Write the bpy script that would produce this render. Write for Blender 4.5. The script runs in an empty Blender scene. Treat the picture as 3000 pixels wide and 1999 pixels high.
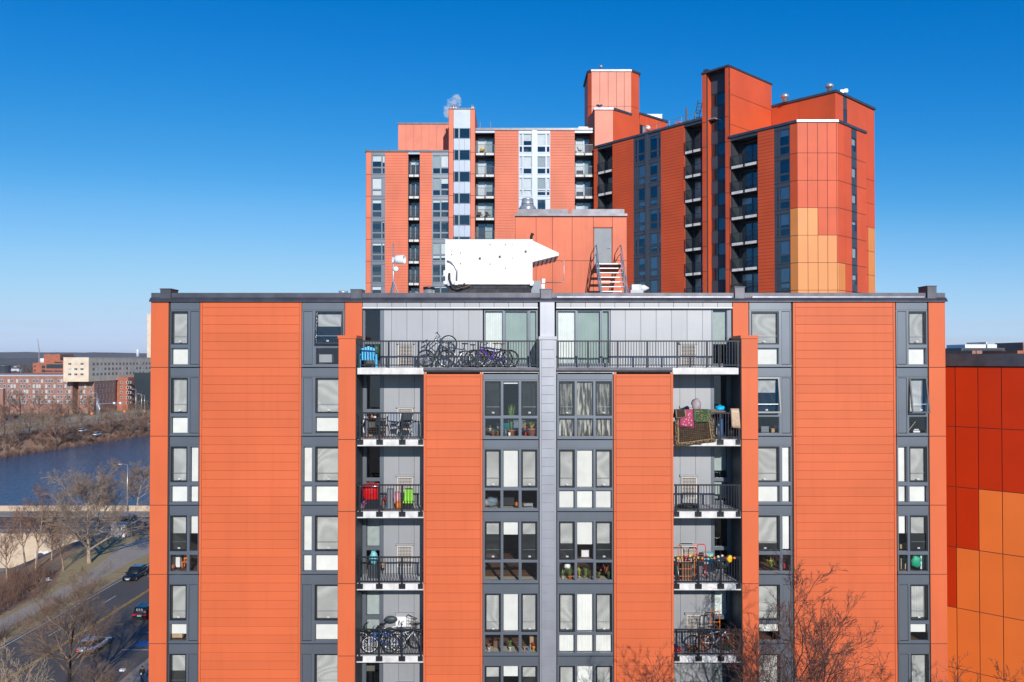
import bpy, math, random
from mathutils import Vector, Matrix, noise
random.seed(7)
R = math.radians
SC = bpy.context.scene
COL = SC.collection
# ------------------------------------------------------------------ camera, sky, sun, exposure
H = 32.8                                    # height of the camera over the street
cam_data = bpy.data.cameras.new('camera')
cam_data.lens = 28.0; cam_data.sensor_width = 36.0
cam_data.shift_y = 0.00697
cam_data.clip_start = 0.5; cam_data.clip_end = 40000
cam = bpy.data.objects.new('camera', cam_data); COL.objects.link(cam)
cam.location = (0, 0, H); cam.rotation_euler = (R(90.8), 0, 0)
SC.camera = cam
SUN_EL, SUN_AZ = 21.5, 12.2                 # azimuth to the right of straight behind the camera
w = bpy.data.worlds.new('World'); SC.world = w; w.use_nodes = True
nt = w.node_tree; nt.nodes.clear()
sky = nt.nodes.new('ShaderNodeTexSky'); sky.sky_type = 'NISHITA'; sky.sun_disc = False
sky.sun_elevation = R(SUN_EL); sky.sun_rotation = R(180 - SUN_AZ)
sky.air_density = 0.75; sky.dust_density = 0.0; sky.ozone_density = 4.5; sky.altitude = 0
bg = nt.nodes.new('ShaderNodeBackground'); bg.inputs[1].default_value = 0.115
wo = nt.nodes.new('ShaderNodeOutputWorld')
# the photograph's polarised, saturated sky: one tone curve over the whole sky
m1 = nt.nodes.new('ShaderNodeVectorMath'); m1.operation = 'SCALE'; m1.inputs['Scale'].default_value = 0.115
cv = nt.nodes.new('ShaderNodeRGBCurve'); cv.mapping.use_clip = False; cv.mapping.extend = 'HORIZONTAL'
for ch, pts in enumerate((((0, 0), (.105, .0), (.184, .061), (.258, .184), (.42, .38), (.70, .53), (1, .58)),
                          ((0, 0), (.12, .10), (.223, .195), (.376, .361), (.509, .515), (.75, .675), (1, .71)),
                          ((0, 0), (.25, .38), (.479, .631), (.737, .813), (.913, .925), (1, .945)))):
    c = cv.mapping.curves[ch]
    while len(c.points) < len(pts): c.points.new(.5, .5)
    for p, (x, y) in zip(c.points, pts): p.location = (x, y)
cv.mapping.update()
m2 = nt.nodes.new('ShaderNodeVectorMath'); m2.operation = 'SCALE'; m2.inputs['Scale'].default_value = 1 / 0.115
nt.links.new(sky.outputs[0], m1.inputs[0]); nt.links.new(m1.outputs[0], cv.inputs['Color']); nt.links.new(cv.outputs[0], m2.inputs[0])
# thin high cloud streaks close to the horizon
tcw = nt.nodes.new('ShaderNodeTexCoord'); mpw = nt.nodes.new('ShaderNodeMapping'); mpw.inputs['Scale'].default_value = (2.2, 2.2, 55)
nw = nt.nodes.new('ShaderNodeTexNoise'); nw.inputs['Scale'].default_value = 1.6; nw.inputs['Detail'].default_value = 5
rw = nt.nodes.new('ShaderNodeMapRange'); rw.inputs[1].default_value = .50; rw.inputs[2].default_value = .66; rw.inputs[3].default_value = 0; rw.inputs[4].default_value = .55
sw_ = nt.nodes.new('ShaderNodeSeparateXYZ'); rz_ = nt.nodes.new('ShaderNodeMapRange'); rz_.inputs[1].default_value = .075; rz_.inputs[2].default_value = .02; rz_.inputs[3].default_value = 0; rz_.inputs[4].default_value = 1
mw_ = nt.nodes.new('ShaderNodeMath'); mw_.operation = 'MULTIPLY'; mixw = nt.nodes.new('ShaderNodeMix'); mixw.data_type = 'RGBA'; mixw.inputs[7].default_value = (4.6, 5.4, 6.9, 1)
nt.links.new(tcw.outputs['Generated'], mpw.inputs[0]); nt.links.new(mpw.outputs[0], nw.inputs['Vector']); nt.links.new(nw.outputs[0], rw.inputs[0])
nt.links.new(tcw.outputs['Generated'], sw_.inputs[0]); nt.links.new(sw_.outputs[2], rz_.inputs[0]); nt.links.new(rw.outputs[0], mw_.inputs[0]); nt.links.new(rz_.outputs[0], mw_.inputs[1])
nt.links.new(mw_.outputs[0], mixw.inputs[0]); nt.links.new(m2.outputs[0], mixw.inputs[6])
nt.links.new(mixw.outputs[2], bg.inputs[0]); nt.links.new(bg.outputs[0], wo.inputs[0])
sun_data = bpy.data.lights.new('sun', 'SUN'); sun_data.energy = 4.55; sun_data.angle = R(0.5); sun_data.color = (1.0, 0.95, 0.88)
sun = bpy.data.objects.new('sun', sun_data); COL.objects.link(sun)
_sd = Vector((math.sin(R(SUN_AZ)) * math.cos(R(SUN_EL)), -math.cos(R(SUN_AZ)) * math.cos(R(SUN_EL)), math.sin(R(SUN_EL))))
sun.rotation_euler = _sd.to_track_quat('Z', 'Y').to_euler(); sun.location = (20, -60, 90)
SC.view_settings.view_transform = 'Standard'; SC.view_settings.look = 'None'
SC.view_settings.exposure = 0.0; SC.view_settings.gamma = 1.0; SC.view_settings.use_curve_mapping = False
SC.cycles.max_bounces = 8; SC.cycles.diffuse_bounces = 3; SC.cycles.glossy_bounces = 3
SC.cycles.transparent_max_bounces = 16; SC.cycles.transmission_bounces = 4
SC.cycles.volume_bounces = 0
SC.cycles.caustics_reflective = False; SC.cycles.caustics_refractive = False

# ------------------------------------------------------------------ materials
MATS = {}
def mat(name, col, rough=0.6, metal=0.0, spec=0.5, var=0.06, nscale=1.5, col2=None, bump=0.0, bscale=30.0, rnd=0.0, coat=0.0, streak=0.0, detail=4.0):
    m = bpy.data.materials.new(name); m.use_nodes = True
    t = m.node_tree; n = t.nodes; l = t.links
    b = n['Principled BSDF']
    b.inputs['Roughness'].default_value = rough; b.inputs['Metallic'].default_value = metal
    b.inputs['Specular IOR Level'].default_value = spec
    if coat: b.inputs['Coat Weight'].default_value = coat; b.inputs['Coat Roughness'].default_value = 0.06
    g = n.new('ShaderNodeNewGeometry')
    no = n.new('ShaderNodeTexNoise'); no.inputs['Scale'].default_value = nscale; no.inputs['Detail'].default_value = detail
    l.new(g.outputs['Position'], no.inputs['Vector'])
    c2 = col2 if col2 else tuple(max(0, c * (1 - 2.2 * var)) for c in col)
    c1 = col if col2 else tuple(c * (1 + 0.8 * var) for c in col)
    mx = n.new('ShaderNodeMix'); mx.data_type = 'RGBA'
    mx.inputs[6].default_value = (*c2, 1); mx.inputs[7].default_value = (*c1, 1)
    rp = n.new('ShaderNodeMapRange'); rp.inputs[1].default_value = 0.32; rp.inputs[2].default_value = 0.68
    l.new(no.outputs[0], rp.inputs[0]); l.new(rp.outputs[0], mx.inputs[0])
    out = mx.outputs[2]
    if streak:
        sn = n.new('ShaderNodeTexNoise'); sn.inputs['Scale'].default_value = 1.0; sn.inputs['Detail'].default_value = 3
        mp = n.new('ShaderNodeMapping'); mp.inputs['Scale'].default_value = (5, 5, 0.35)
        l.new(g.outputs['Position'], mp.inputs[0]); l.new(mp.outputs[0], sn.inputs['Vector'])
        sr = n.new('ShaderNodeMapRange'); sr.inputs[1].default_value = 0.5; sr.inputs[2].default_value = 0.75
        sr.inputs[3].default_value = 1.0; sr.inputs[4].default_value = 1.0 - streak
        l.new(sn.outputs[0], sr.inputs[0])
        vm = n.new('ShaderNodeVectorMath'); vm.operation = 'SCALE'
        l.new(out, vm.inputs[0]); l.new(sr.outputs[0], vm.inputs['Scale']); out = vm.outputs[0]
    if rnd:
        oi = n.new('ShaderNodeObjectInfo')
        r2 = n.new('ShaderNodeMapRange'); r2.inputs[3].default_value = 1 - rnd; r2.inputs[4].default_value = 1 + rnd * 0.6
        l.new(oi.outputs['Random'], r2.inputs[0])
        vm = n.new('ShaderNodeVectorMath'); vm.operation = 'SCALE'
        l.new(out, vm.inputs[0]); l.new(r2.outputs[0], vm.inputs['Scale']); out = vm.outputs[0]
    l.new(out, b.inputs['Base Color'])
    if bump:
        bn = n.new('ShaderNodeTexNoise'); bn.inputs['Scale'].default_value = bscale; bn.inputs['Detail'].default_value = 3
        l.new(g.outputs['Position'], bn.inputs['Vector'])
        bp = n.new('ShaderNodeBump'); bp.inputs['Strength'].default_value = bump; bp.inputs['Distance'].default_value = 0.02
        l.new(bn.outputs[0], bp.inputs['Height']); l.new(bp.outputs[0], b.inputs['Normal'])
    MATS[name] = m
    return m
CORAL = (0.63, 0.130, 0.045)
mat('coral_panel', CORAL, 0.5, spec=0.3, var=0.028, nscale=0.5, rnd=0.055, streak=0.06, bump=0.04, bscale=2.5)
mat('coral_dark', (0.36, 0.07, 0.03), 0.7)
mat('coral_lit', (0.70, 0.175, 0.092), 0.5, spec=0.3, var=0.06, nscale=0.35, rnd=0.06, streak=0.08)  # same cladding as coral_far, sun glare on frontal faces put into the colour
mat('coral_far', (0.64, 0.095, 0.030), 0.5, spec=0.3, var=0.05, nscale=0.35, rnd=0.05, streak=0.07)
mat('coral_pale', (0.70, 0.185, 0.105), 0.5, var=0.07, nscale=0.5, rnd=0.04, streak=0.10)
mat('coral_mid', (0.66, 0.155, 0.072), 0.5, spec=0.3, var=0.07, nscale=0.5, rnd=0.05, streak=0.12)
mat('red_panel', (0.52, 0.032, 0.003), 0.5, spec=0.2, var=0.04, nscale=0.5, rnd=0.06)
mat('amber_panel', (0.80, 0.185, 0.034), 0.5, spec=0.25, var=0.03, nscale=0.5, rnd=0.04)
mat('amber_far', (0.72, 0.25, 0.06), 0.5, var=0.03, nscale=0.5, rnd=0.04)
mat('slate_panel', (0.05, 0.062, 0.08), 0.5, var=0.04, nscale=0.6, rnd=0.05)
mat('frame_slate', (0.05, 0.06, 0.075), 0.5)
mat('grey_panel', (0.145, 0.165, 0.195), 0.40, metal=0.5, var=0.04, nscale=0.6, rnd=0.04, streak=0.05)
mat('light_panel', (0.33, 0.34, 0.36), 0.5, metal=0.35, var=0.03, nscale=0.8, rnd=0.035, streak=0.05)
mat('far_light_panel', (0.36, 0.42, 0.52), 0.4, metal=0.1, var=0.04, rnd=0.04)
mat('pier_panel', (0.36, 0.37, 0.41), 0.40, metal=0.5, var=0.04, nscale=1.2, rnd=0.05, streak=0.06)
mat('charcoal_panel', (0.045, 0.055, 0.065), 0.5, var=0.08)
mat('joint', (0.03, 0.03, 0.035), 0.8)
mat('frame_grey', (0.15, 0.172, 0.205), 0.40, metal=0.5, var=0.03)
mat('frame_black', (0.012, 0.014, 0.018), 0.35, var=0.05)
mat('flashing', (0.11, 0.11, 0.13), 0.38, metal=0.55, var=0.12, nscale=2.2, streak=0.1, bump=0.15, bscale=1.2)
mat('flashing_bright', (0.30, 0.30, 0.33), 0.35, metal=0.8, var=0.1, nscale=3, bump=0.3, bscale=1.5)
mat('white_slab', (0.70, 0.68, 0.65), 0.7, var=0.10, nscale=3, streak=0.22, bump=0.2)
mat('slab_floor', (0.55, 0.55, 0.55), 0.8, var=0.1, nscale=4)
mat('rail_black', (0.014, 0.016, 0.022), 0.32, var=0.05)
mat('blind_white', (0.86, 0.86, 0.84), 0.85, var=0.04, nscale=2.5, rnd=0.09)
mat('blind_grey', (0.46, 0.49, 0.48), 0.85, var=0.05, nscale=5, rnd=0.06)
mat('curtain_teal', (0.36, 0.43, 0.41), 0.85, var=0.06)
mat('room_wall', (0.16, 0.145, 0.13), 0.9, var=0.1)
mat('room_floor', (0.20, 0.10, 0.055), 0.6, var=0.2, nscale=4)
mat('room_dark', (0.035, 0.038, 0.042), 0.9)
mat('roof_membrane', (0.32, 0.32, 0.32), 0.9, var=0.1)
mat('grille', (0.62, 0.56, 0.50), 0.6, var=0.05)
mat('grille_dark', (0.05, 0.05, 0.06), 0.8)
mat('steel', (0.42, 0.44, 0.47), 0.35, metal=0.8, var=0.1, nscale=3)
mat('galv', (0.55, 0.56, 0.58), 0.35, metal=0.6, var=0.12, nscale=6)
mat('white_paint', (0.79, 0.79, 0.79), 0.45, var=0.04, nscale=1.2, streak=0.08)
mat('black', (0.015, 0.015, 0.017), 0.5)
mat('rubber', (0.018, 0.018, 0.018), 0.75)
mat('chrome', (0.6, 0.6, 0.62), 0.15, metal=1.0)
for nm_, c_ in dict(cyan=(0.0, 0.42, 0.75), red=(0.62, 0.008, 0.012), lime=(0.30, 0.75, 0.03), pink=(0.75, 0.33, 0.36), purple=(0.13, 0.02, 0.42),
                    magenta=(0.65, 0.10, 0.45), blue=(0.03, 0.13, 0.42), orange=(0.80, 0.20, 0.02), yellow=(0.80, 0.48, 0.02), brown=(0.16, 0.075, 0.035),
                    teal=(0.01, 0.15, 0.18), aqua=(0.18, 0.52, 0.55), green=(0.01, 0.40, 0.22), terracotta=(0.42, 0.13, 0.065), cardboard=(0.42, 0.27, 0.14),
                    beige=(0.52, 0.36, 0.24), leaf=(0.13, 0.22, 0.05), leaf_yellow=(0.38, 0.36, 0.06), greyblue=(0.16, 0.22, 0.28), cream=(0.6, 0.55, 0.45),
                    darkwood=(0.10, 0.05, 0.03), mauve=(0.36, 0.29, 0.30), darkgreen=(0.02, 0.08, 0.04)).items():
    mat(nm_, c_, 0.5, var=0.08, nscale=9)
def glass(name, tint, refl, rough=0.0):
    m = bpy.data.materials.new(name); m.use_nodes = True
    t = m.node_tree; n = t.nodes; l = t.links; n.clear()
    o = n.new('ShaderNodeOutputMaterial'); mx = n.new('ShaderNodeMixShader')
    tr = n.new('ShaderNodeBsdfTransparent'); tr.inputs[0].default_value = (*tint, 1)
    gl = n.new('ShaderNodeBsdfGlossy'); gl.inputs['Roughness'].default_value = rough; gl.inputs[0].default_value = (0.9, 0.95, 1, 1)
    lw = n.new('ShaderNodeFresnel'); lw.inputs[0].default_value = 1.5
    ad = n.new('ShaderNodeMath'); ad.operation = 'ADD'; ad.inputs[1].default_value = refl
    g = n.new('ShaderNodeNewGeometry'); no = n.new('ShaderNodeTexNoise'); no.inputs['Scale'].default_value = 0.9; no.inputs['Detail'].default_value = 1
    bp = n.new('ShaderNodeBump'); bp.inputs['Strength'].default_value = 0.35; bp.inputs['Distance'].default_value = 0.01
    l.new(g.outputs['Position'], no.inputs['Vector']); l.new(no.outputs[0], bp.inputs['Height']); l.new(bp.outputs[0], gl.inputs['Normal'])
    l.new(lw.outputs[0], ad.inputs[0]); l.new(ad.outputs[0], mx.inputs[0])
    l.new(tr.outputs[0], mx.inputs[1]); l.new(gl.outputs[0], mx.inputs[2]); l.new(mx.outputs[0], o.inputs[0])
    MATS[name] = m
glass('window_glass', (0.97, 0.985, 0.98), 0.045)
glass('sliding_glass', (0.90, 0.95, 0.95), 0.04)
glass('far_glass', (0.90, 0.94, 0.96), 0.10)
glass('car_glass', (0.10, 0.12, 0.14), 0.10)
def lace_mat():
    m = bpy.data.materials.new('lace'); m.use_nodes = True; t = m.node_tree; n = t.nodes; l = t.links; b = n['Principled BSDF']; b.inputs['Roughness'].default_value = .9
    g = n.new('ShaderNodeNewGeometry'); mp = n.new('ShaderNodeMapping'); mp.inputs['Scale'].default_value = (13, 1, 1.7); no = n.new('ShaderNodeTexNoise'); no.inputs['Scale'].default_value = 1.0; no.inputs['Detail'].default_value = 3
    r = n.new('ShaderNodeValToRGB'); e = r.color_ramp.elements; e[0].position = .44; e[0].color = (.06, .058, .055, 1); e[1].position = .66; e[1].color = (.58, .56, .50, 1)
    l.new(g.outputs['Position'], mp.inputs[0]); l.new(mp.outputs[0], no.inputs['Vector']); l.new(no.outputs[0], r.inputs[0]); l.new(r.outputs[0], b.inputs['Base Color']); MATS['lace'] = m
lace_mat()
def screen_mat():
    m = bpy.data.materials.new('insect_screen'); m.use_nodes = True
    t = m.node_tree; n = t.nodes; l = t.links; n.clear()
    o = n.new('ShaderNodeOutputMaterial'); mx = n.new('ShaderNodeMixShader')
    tr = n.new('ShaderNodeBsdfTransparent'); df = n.new('ShaderNodeBsdfDiffuse'); df.inputs[0].default_value = (0.10, 0.11, 0.115, 1)
    g = n.new('ShaderNodeNewGeometry')
    no = n.new('ShaderNodeTexNoise'); no.inputs['Scale'].default_value = 0.55; no.inputs['Detail'].default_value = 1
    no.inputs['Distortion'].default_value = 0.5
    l.new(g.outputs['Position'], no.inputs['Vector'])
    mu = n.new('ShaderNodeMath'); mu.operation = 'MULTIPLY'; mu.inputs[1].default_value = 60
    si = n.new('ShaderNodeMath'); si.operation = 'SINE'
    mr = n.new('ShaderNodeMapRange'); mr.inputs[1].default_value = -1; mr.inputs[2].default_value = 1; mr.inputs[3].default_value = 0.24; mr.inputs[4].default_value = 0.35
    l.new(no.outputs[0], mu.inputs[0]); l.new(mu.outputs[0], si.inputs[0]); l.new(si.outputs[0], mr.inputs[0]); l.new(mr.outputs[0], mx.inputs[0])
    l.new(tr.outputs[0], mx.inputs[1]); l.new(df.outputs[0], mx.inputs[2]); l.new(mx.outputs[0], o.inputs[0])
    MATS['insect_screen'] = m
screen_mat()

# ------------------------------------------------------------------ mesh helpers
class MB:
    def __init__(s, M=None): s.v = []; s.f = []; s.m = []; s.M = M
    def add(s, vs, fs, m=0):
        o = len(s.v)
        s.v += [tuple(s.M @ Vector(p)) for p in vs] if s.M is not None else [tuple(p) for p in vs]
        s.f += [tuple(i + o for i in f) for f in fs]; s.m += [m] * len(fs)
        return s
    def box(s, x0, x1, y0, y1, z0, z1, m=0):
        return s.add([(x0, y0, z0), (x1, y0, z0), (x1, y1, z0), (x0, y1, z0), (x0, y0, z1), (x1, y0, z1), (x1, y1, z1), (x0, y1, z1)],
                     [(0, 3, 2, 1), (4, 5, 6, 7), (0, 1, 5, 4), (1, 2, 6, 5), (2, 3, 7, 6), (3, 0, 4, 7)], m)
    def prism(s, poly, z0, z1, m=0):            # poly counter-clockwise seen from above
        n = len(poly)
        vs = [(x, y, z0) for x, y in poly] + [(x, y, z1) for x, y in poly]
        fs = [(i, (i + 1) % n, (i + 1) % n + n, i + n) for i in range(n)] + [tuple(range(n - 1, -1, -1)), tuple(range(n, 2 * n))]
        return s.add(vs, fs, m)
    def tube(s, pts, r, n=6, m=0, closed=False, cap=True):
        pts = [Vector(p) for p in pts]; k = len(pts)
        rs = r if isinstance(r, (list, tuple)) else [r] * k
        vs = []; up = None
        for i, p in enumerate(pts):
            a = pts[(i - 1) % k] if (i or closed) else p; b = pts[(i + 1) % k] if (i < k - 1 or closed) else p
            t = (b - a)
            t = t.normalized() if t.length > 1e-9 else Vector((0, 0, 1))
            if up is None: up = t.orthogonal().normalized()
            u = (up - t * up.dot(t)); u = u.normalized() if u.length > 1e-6 else t.orthogonal().normalized(); up = u
            w_ = t.cross(u)
            for j in range(n):
                a_ = 2 * math.pi * j / n
                vs.append(p + (u * math.cos(a_) + w_ * math.sin(a_)) * rs[i])
        fs = []
        for i in range(k if closed else k - 1):
            for j in range(n):
                a0 = i * n + j; a1 = i * n + (j + 1) % n; b0 = ((i + 1) % k) * n + j; b1 = ((i + 1) % k) * n + (j + 1) % n
                fs.append((a0, a1, b1, b0))
        if cap and not closed: fs += [tuple(range(n - 1, -1, -1)), tuple(range((k - 1) * n, k * n))]
        return s.add(vs, fs, m)
    def lathe(s, prof, c=(0, 0, 0), n=12, m=0, axis='z'):
        vs = []
        for r, h in prof:
            for j in range(n):
                a = 2 * math.pi * j / n; x, y = r * math.cos(a), r * math.sin(a)
                p = (x, y, h) if axis == 'z' else ((h, x, y) if axis == 'x' else (x, -h, y))
                vs.append((p[0] + c[0], p[1] + c[1], p[2] + c[2]))
        fs = []
        for i in range(len(prof) - 1):
            for j in range(n): fs.append((i * n + j, i * n + (j + 1) % n, (i + 1) * n + (j + 1) % n, (i + 1) * n + j))
        fs += [tuple(range(n - 1, -1, -1)), tuple(range((len(prof) - 1) * n, len(prof) * n))]
        return s.add(vs, fs, m)
    def ring(s, c, r, tr, n=20, k=4, ax='y', m=0):
        pts = []
        for j in range(n):
            a = 2 * math.pi * j / n
            d = {'y': (math.cos(a) * r, 0, math.sin(a) * r), 'x': (0, math.cos(a) * r, math.sin(a) * r), 'z': (math.cos(a) * r, math.sin(a) * r, 0)}[ax]
            pts.append((c[0] + d[0], c[1] + d[1], c[2] + d[2]))
        return s.tube(pts, tr, k, m, closed=True)
    def blob(s, c, r, n=10, k=7, m=0, jit=0.0, seed=1):
        rr = r if isinstance(r, (tuple, list)) else (r, r, r); rg = random.Random(seed); vs = []; fs = []
        for i in range(1, k):
            th = math.pi * i / k
            for j in range(n):
                a = 2 * math.pi * j / n; q = 1 + jit * (rg.random() - 0.5) * 2
                vs.append((c[0] + rr[0] * math.sin(th) * math.cos(a) * q, c[1] + rr[1] * math.sin(th) * math.sin(a) * q, c[2] + rr[2] * math.cos(th) * q))
        vs.append((c[0], c[1], c[2] + rr[2])); vs.append((c[0], c[1], c[2] - rr[2])); T = len(vs) - 2; Bt = T + 1
        for i in range(k - 2):
            for j in range(n): fs.append((i * n + j, (i + 1) * n + j, (i + 1) * n + (j + 1) % n, i * n + (j + 1) % n))
        for j in range(n): fs.append((T, j, (j + 1) % n)); fs.append((Bt, (k - 2) * n + (j + 1) % n, (k - 2) * n + j))
        return s.add(vs, fs, m)
    def mesh(s, name, mats, smooth=False):
        me = bpy.data.meshes.new(name); me.from_pydata(s.v, [], s.f)
        for q in (mats if isinstance(mats, (list, tuple)) else [mats]): me.materials.append(MATS[q] if isinstance(q, str) else q)
        if any(s.m): me.polygons.foreach_set('material_index', s.m)
        if smooth: me.polygons.foreach_set('use_smooth', [True] * len(s.f))
        me.update(); return me
I4 = Matrix.Identity(4)
WM = {}
def place(ob, parent=None, Mw=I4):
    COL.objects.link(ob); WM[ob.name] = Mw.copy()
    if parent is not None: ob.parent = parent; ob.matrix_basis = WM[parent.name].inverted() @ Mw
    else: ob.matrix_basis = Mw
    return ob
def link(name, me, parent=None, Mw=I4, label=None, kind=None):
    o = bpy.data.objects.new(name, me); place(o, parent, Mw)
    if label: o['label'] = label
    if kind: o['kind'] = kind
    return o
def T(x, y, z): return Matrix.Translation((x, y, z))
def RZ(a): return Matrix.Rotation(a, 4, 'Z')
def RX(a): return Matrix.Rotation(a, 4, 'X')
def RY(a): return Matrix.Rotation(a, 4, 'Y')
def thing(name, label, cat, Mw=I4, group=None):
    o = bpy.data.objects.new(name, None); o.empty_display_size = 0.3; place(o, None, Mw)
    o['label'] = label; o['category'] = cat
    if group: o['group'] = group
    return o
def tag(o, label, cat, group=None):
    o['label'] = label; o['category'] = cat
    if group: o['group'] = group
    return o
def part(name, mb, mats, parent, smooth=False, label=None, kind=None):   # vertices in the parent's frame
    return link(name, mb.mesh(name, mats, smooth), parent, WM[parent.name], label, kind)
_C = {}
def block(name, P, M, x0, x1, y0, y1, z0, z1, m, bev=0.0, kind=None):
    if x1 - x0 < 1e-4 or z1 - z0 < 1e-4: return None
    k = (round(x1 - x0, 3), round(y1 - y0, 3), round(z1 - z0, 3), m, bev)
    if k not in _C:
        a, b, c = x1 - x0, y1 - y0, z1 - z0
        if bev:
            mb = MB(); e = bev                         # front face is bevelled
            mb.add([(0, e, 0), (a, e, 0), (a, e, c), (0, e, c), (e, 0, e), (a - e, 0, e), (a - e, 0, c - e), (e, 0, c - e), (0, b, 0), (a, b, 0), (a, b, c), (0, b, c)],
                   [(4, 5, 6, 7), (0, 1, 5, 4), (1, 2, 6, 5), (2, 3, 7, 6), (3, 0, 4, 7), (0, 8, 9, 1), (1, 9, 10, 2), (2, 10, 11, 3), (3, 11, 8, 0), (8, 11, 10, 9)])
        else: mb = MB().box(0, a, 0, b, 0, c)
        _C[k] = mb.mesh(name, m)
    return link(name, _C[k], P, M @ T(x0, y0, z0), kind=kind)
def cached(key, fn):
    if key not in _C: _C[key] = fn()
    return _C[key]
def copy_tree(o, Mw, parent=None, label=None):
    c = o.copy(); COL.objects.link(c); WM[c.name] = Mw.copy()
    if parent is not None: c.parent = parent; c.matrix_basis = WM[parent.name].inverted() @ Mw
    else: c.matrix_basis = Mw
    if label: c['label'] = label
    for ch in [q for q in KIDS.get(o.name, [])]: copy_tree(ch, Mw @ WM[o.name].inverted() @ WM[ch.name], c)
    return c
KIDS = {}
def note_kids():
    KIDS.clear()
    for o in COL.objects:
        if o.parent: KIDS.setdefault(o.parent.name, []).append(o)
def pleat_mesh(wd, ht, n, amp, m, wob=0.0):
    def f():
        mb = MB(); vs = []
        for i in range(n + 1):
            x = wd * i / n; y = amp * math.sin(i * 2.1) * (0.6 + 0.4 * math.sin(i * 0.7))
            vs += [(x, y, 0), (x, y * 0.8, ht)]
        mb.add(vs, [(2 * i, 2 * i + 2, 2 * i + 3, 2 * i + 1) for i in range(n)])
        return mb.mesh('curtain', m, True)
    return cached(('pleat', round(wd, 3), round(ht, 3), n, amp, m), f)
def ring_mesh(wd, ht, fw, dp, m):
    def f():
        mb = MB(); mb.box(0, fw, 0, dp, 0, ht); mb.box(wd - fw, wd, 0, dp, 0, ht); mb.box(fw, wd - fw, 0, dp, 0, fw); mb.box(fw, wd - fw, 0, dp, ht - fw, ht)
        return mb.mesh('window_frame', m)
    return cached(('ring', round(wd, 3), round(ht, 3), fw, dp, m), f)
def quad_mesh(wd, ht, m):
    return cached(('quad', round(wd, 3), round(ht, 3), m), lambda: MB().add([(0, 0, 0), (wd, 0, 0), (wd, 0, ht), (0, 0, ht)], [(0, 1, 2, 3)]).mesh('pane', m))
def handle_mesh():
    def f():
        mb = MB(); mb.box(0, 0.09, -0.02, 0, 0.0, 0.014); mb.box(0.07, 0.09, -0.03, 0, 0, 0.045); mb.box(0.0, 0.075, -0.035, -0.015, 0.035, 0.05)
        return mb.mesh('handle', 'white_paint')
    return cached('handle', f)
FARF = ['frame_grey']
def window(P, M, x0, x1, z0, z1, kind='fixed', blind=1.0, bk='blind_white', opened=0.0, d=0.03, far=False, fw=None, room=0.0, gl=None):
    """one glazed unit: the frame is the part, pane, blind, handle its pieces. blind = share of the height covered"""
    wd, ht = x1 - x0, z1 - z0
    sash = kind == 'sash'
    fw = fw or (0.055 if sash else 0.016)
    Mw = M @ T(x0, d, z0)
    fm = 'frame_black' if (sash and not far) else FARF[0] if far else 'frame_grey'
    f = link('window', ring_mesh(wd, ht, fw, 0.07, fm), P, Mw)
    Ms = Mw
    if opened:
        Ms = Mw @ T(0, 0, ht) @ RX(R(-opened)) @ T(0, 0, -ht)
        link('sash', ring_mesh(wd, ht, fw, 0.05, fm), f, Ms @ T(0, -0.055, 0))
    g = gl or ('far_glass' if far else 'window_glass')
    link('pane', quad_mesh(wd - 2 * fw, ht - 2 * fw, g), f, Ms @ T(fw, 0.03 - (0.05 if opened else 0), fw))
    if sash and not far:
        link('insect_screen', quad_mesh(wd - 2 * fw, ht - 2 * fw, 'insect_screen'), f, Mw @ T(fw, 0.075, fw))
        link('handle', handle_mesh(), f, Ms @ T(wd * 0.44, 0.03 - (0.05 if opened else 0) - 0.004, fw + 0.04))
        link('restrictor_bar', cached(('bar', round(wd, 3)), lambda: MB().box(0, wd - 2 * fw, 0, 0.012, 0, 0.012).mesh('restrictor_bar', 'steel')), f, Ms @ T(fw, 0.04, ht * 0.25))
    if blind > 0.01:
        bh = (ht - 2 * fw) * blind; ins = 0.012 if not far else 0.0
        if bk in ('lace', 'curtain_teal', 'curtain'):
            link('curtain', pleat_mesh(wd - 2 * fw - 2 * ins, bh, max(10, int(wd * 34)), 0.03, 'blind_white' if bk == 'curtain' else bk), f, Mw @ T(fw + ins, 0.15, ht - fw - bh))
        else:
            link('blind', cached(('bl', round(wd - 2 * fw, 3), round(bh, 3), bk), lambda: MB().box(0, wd - 2 * fw - 2 * ins, 0, 0.01, 0, bh).mesh('blind', bk)), f, Mw @ T(fw + ins, 0.13, ht - fw - bh))
    return f
def siding(P, M, x0, x1, z0, z1, m, pitch=0.3375, d=0.0, trim=0.08, joined=False, joints=None, base=None):
    """stacked horizontal planks over a dark backing with narrow plain trims at both sides"""
    gap = 0.007; back = 'coral_dark'
    block('backing_wall', P, M, x0, x1, d + 0.03, d + 0.25, z0, z1, back)
    b0 = base if base is not None else z1
    rows = []; z = b0
    while z > z0 - 1e-4:
        a, b = max(z - pitch, z0), min(z, z1)
        if b - a > 0.05: rows.append((a, b))
        z -= pitch
    if joined:
        mb = MB()
        for a, b in rows: mb.box(x0, x1, d, d + 0.03, a + 0.03, b)
        link('siding', MB().add(mb.v, mb.f).mesh('siding', m), P, M, kind='stuff'); return
    for a, b in rows:
        g = gap / 2
        block('plank', P, M, x0 + trim + 0.01, x1 - trim - 0.01, d, d + 0.03, a + g, b - g, m, bev=0.004)
    js = joints or [z0, z1]
    for a, b in zip(js[:-1], js[1:]):
        if b - a > 0.1:
            block('trim', P, M, x0, x0 + trim, d - 0.004, d + 0.03, a + 0.012, b - 0.012, m)
            block('trim', P, M, x1 - trim, x1, d - 0.004, d + 0.03, a + 0.012, b - 0.012, m)
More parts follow.
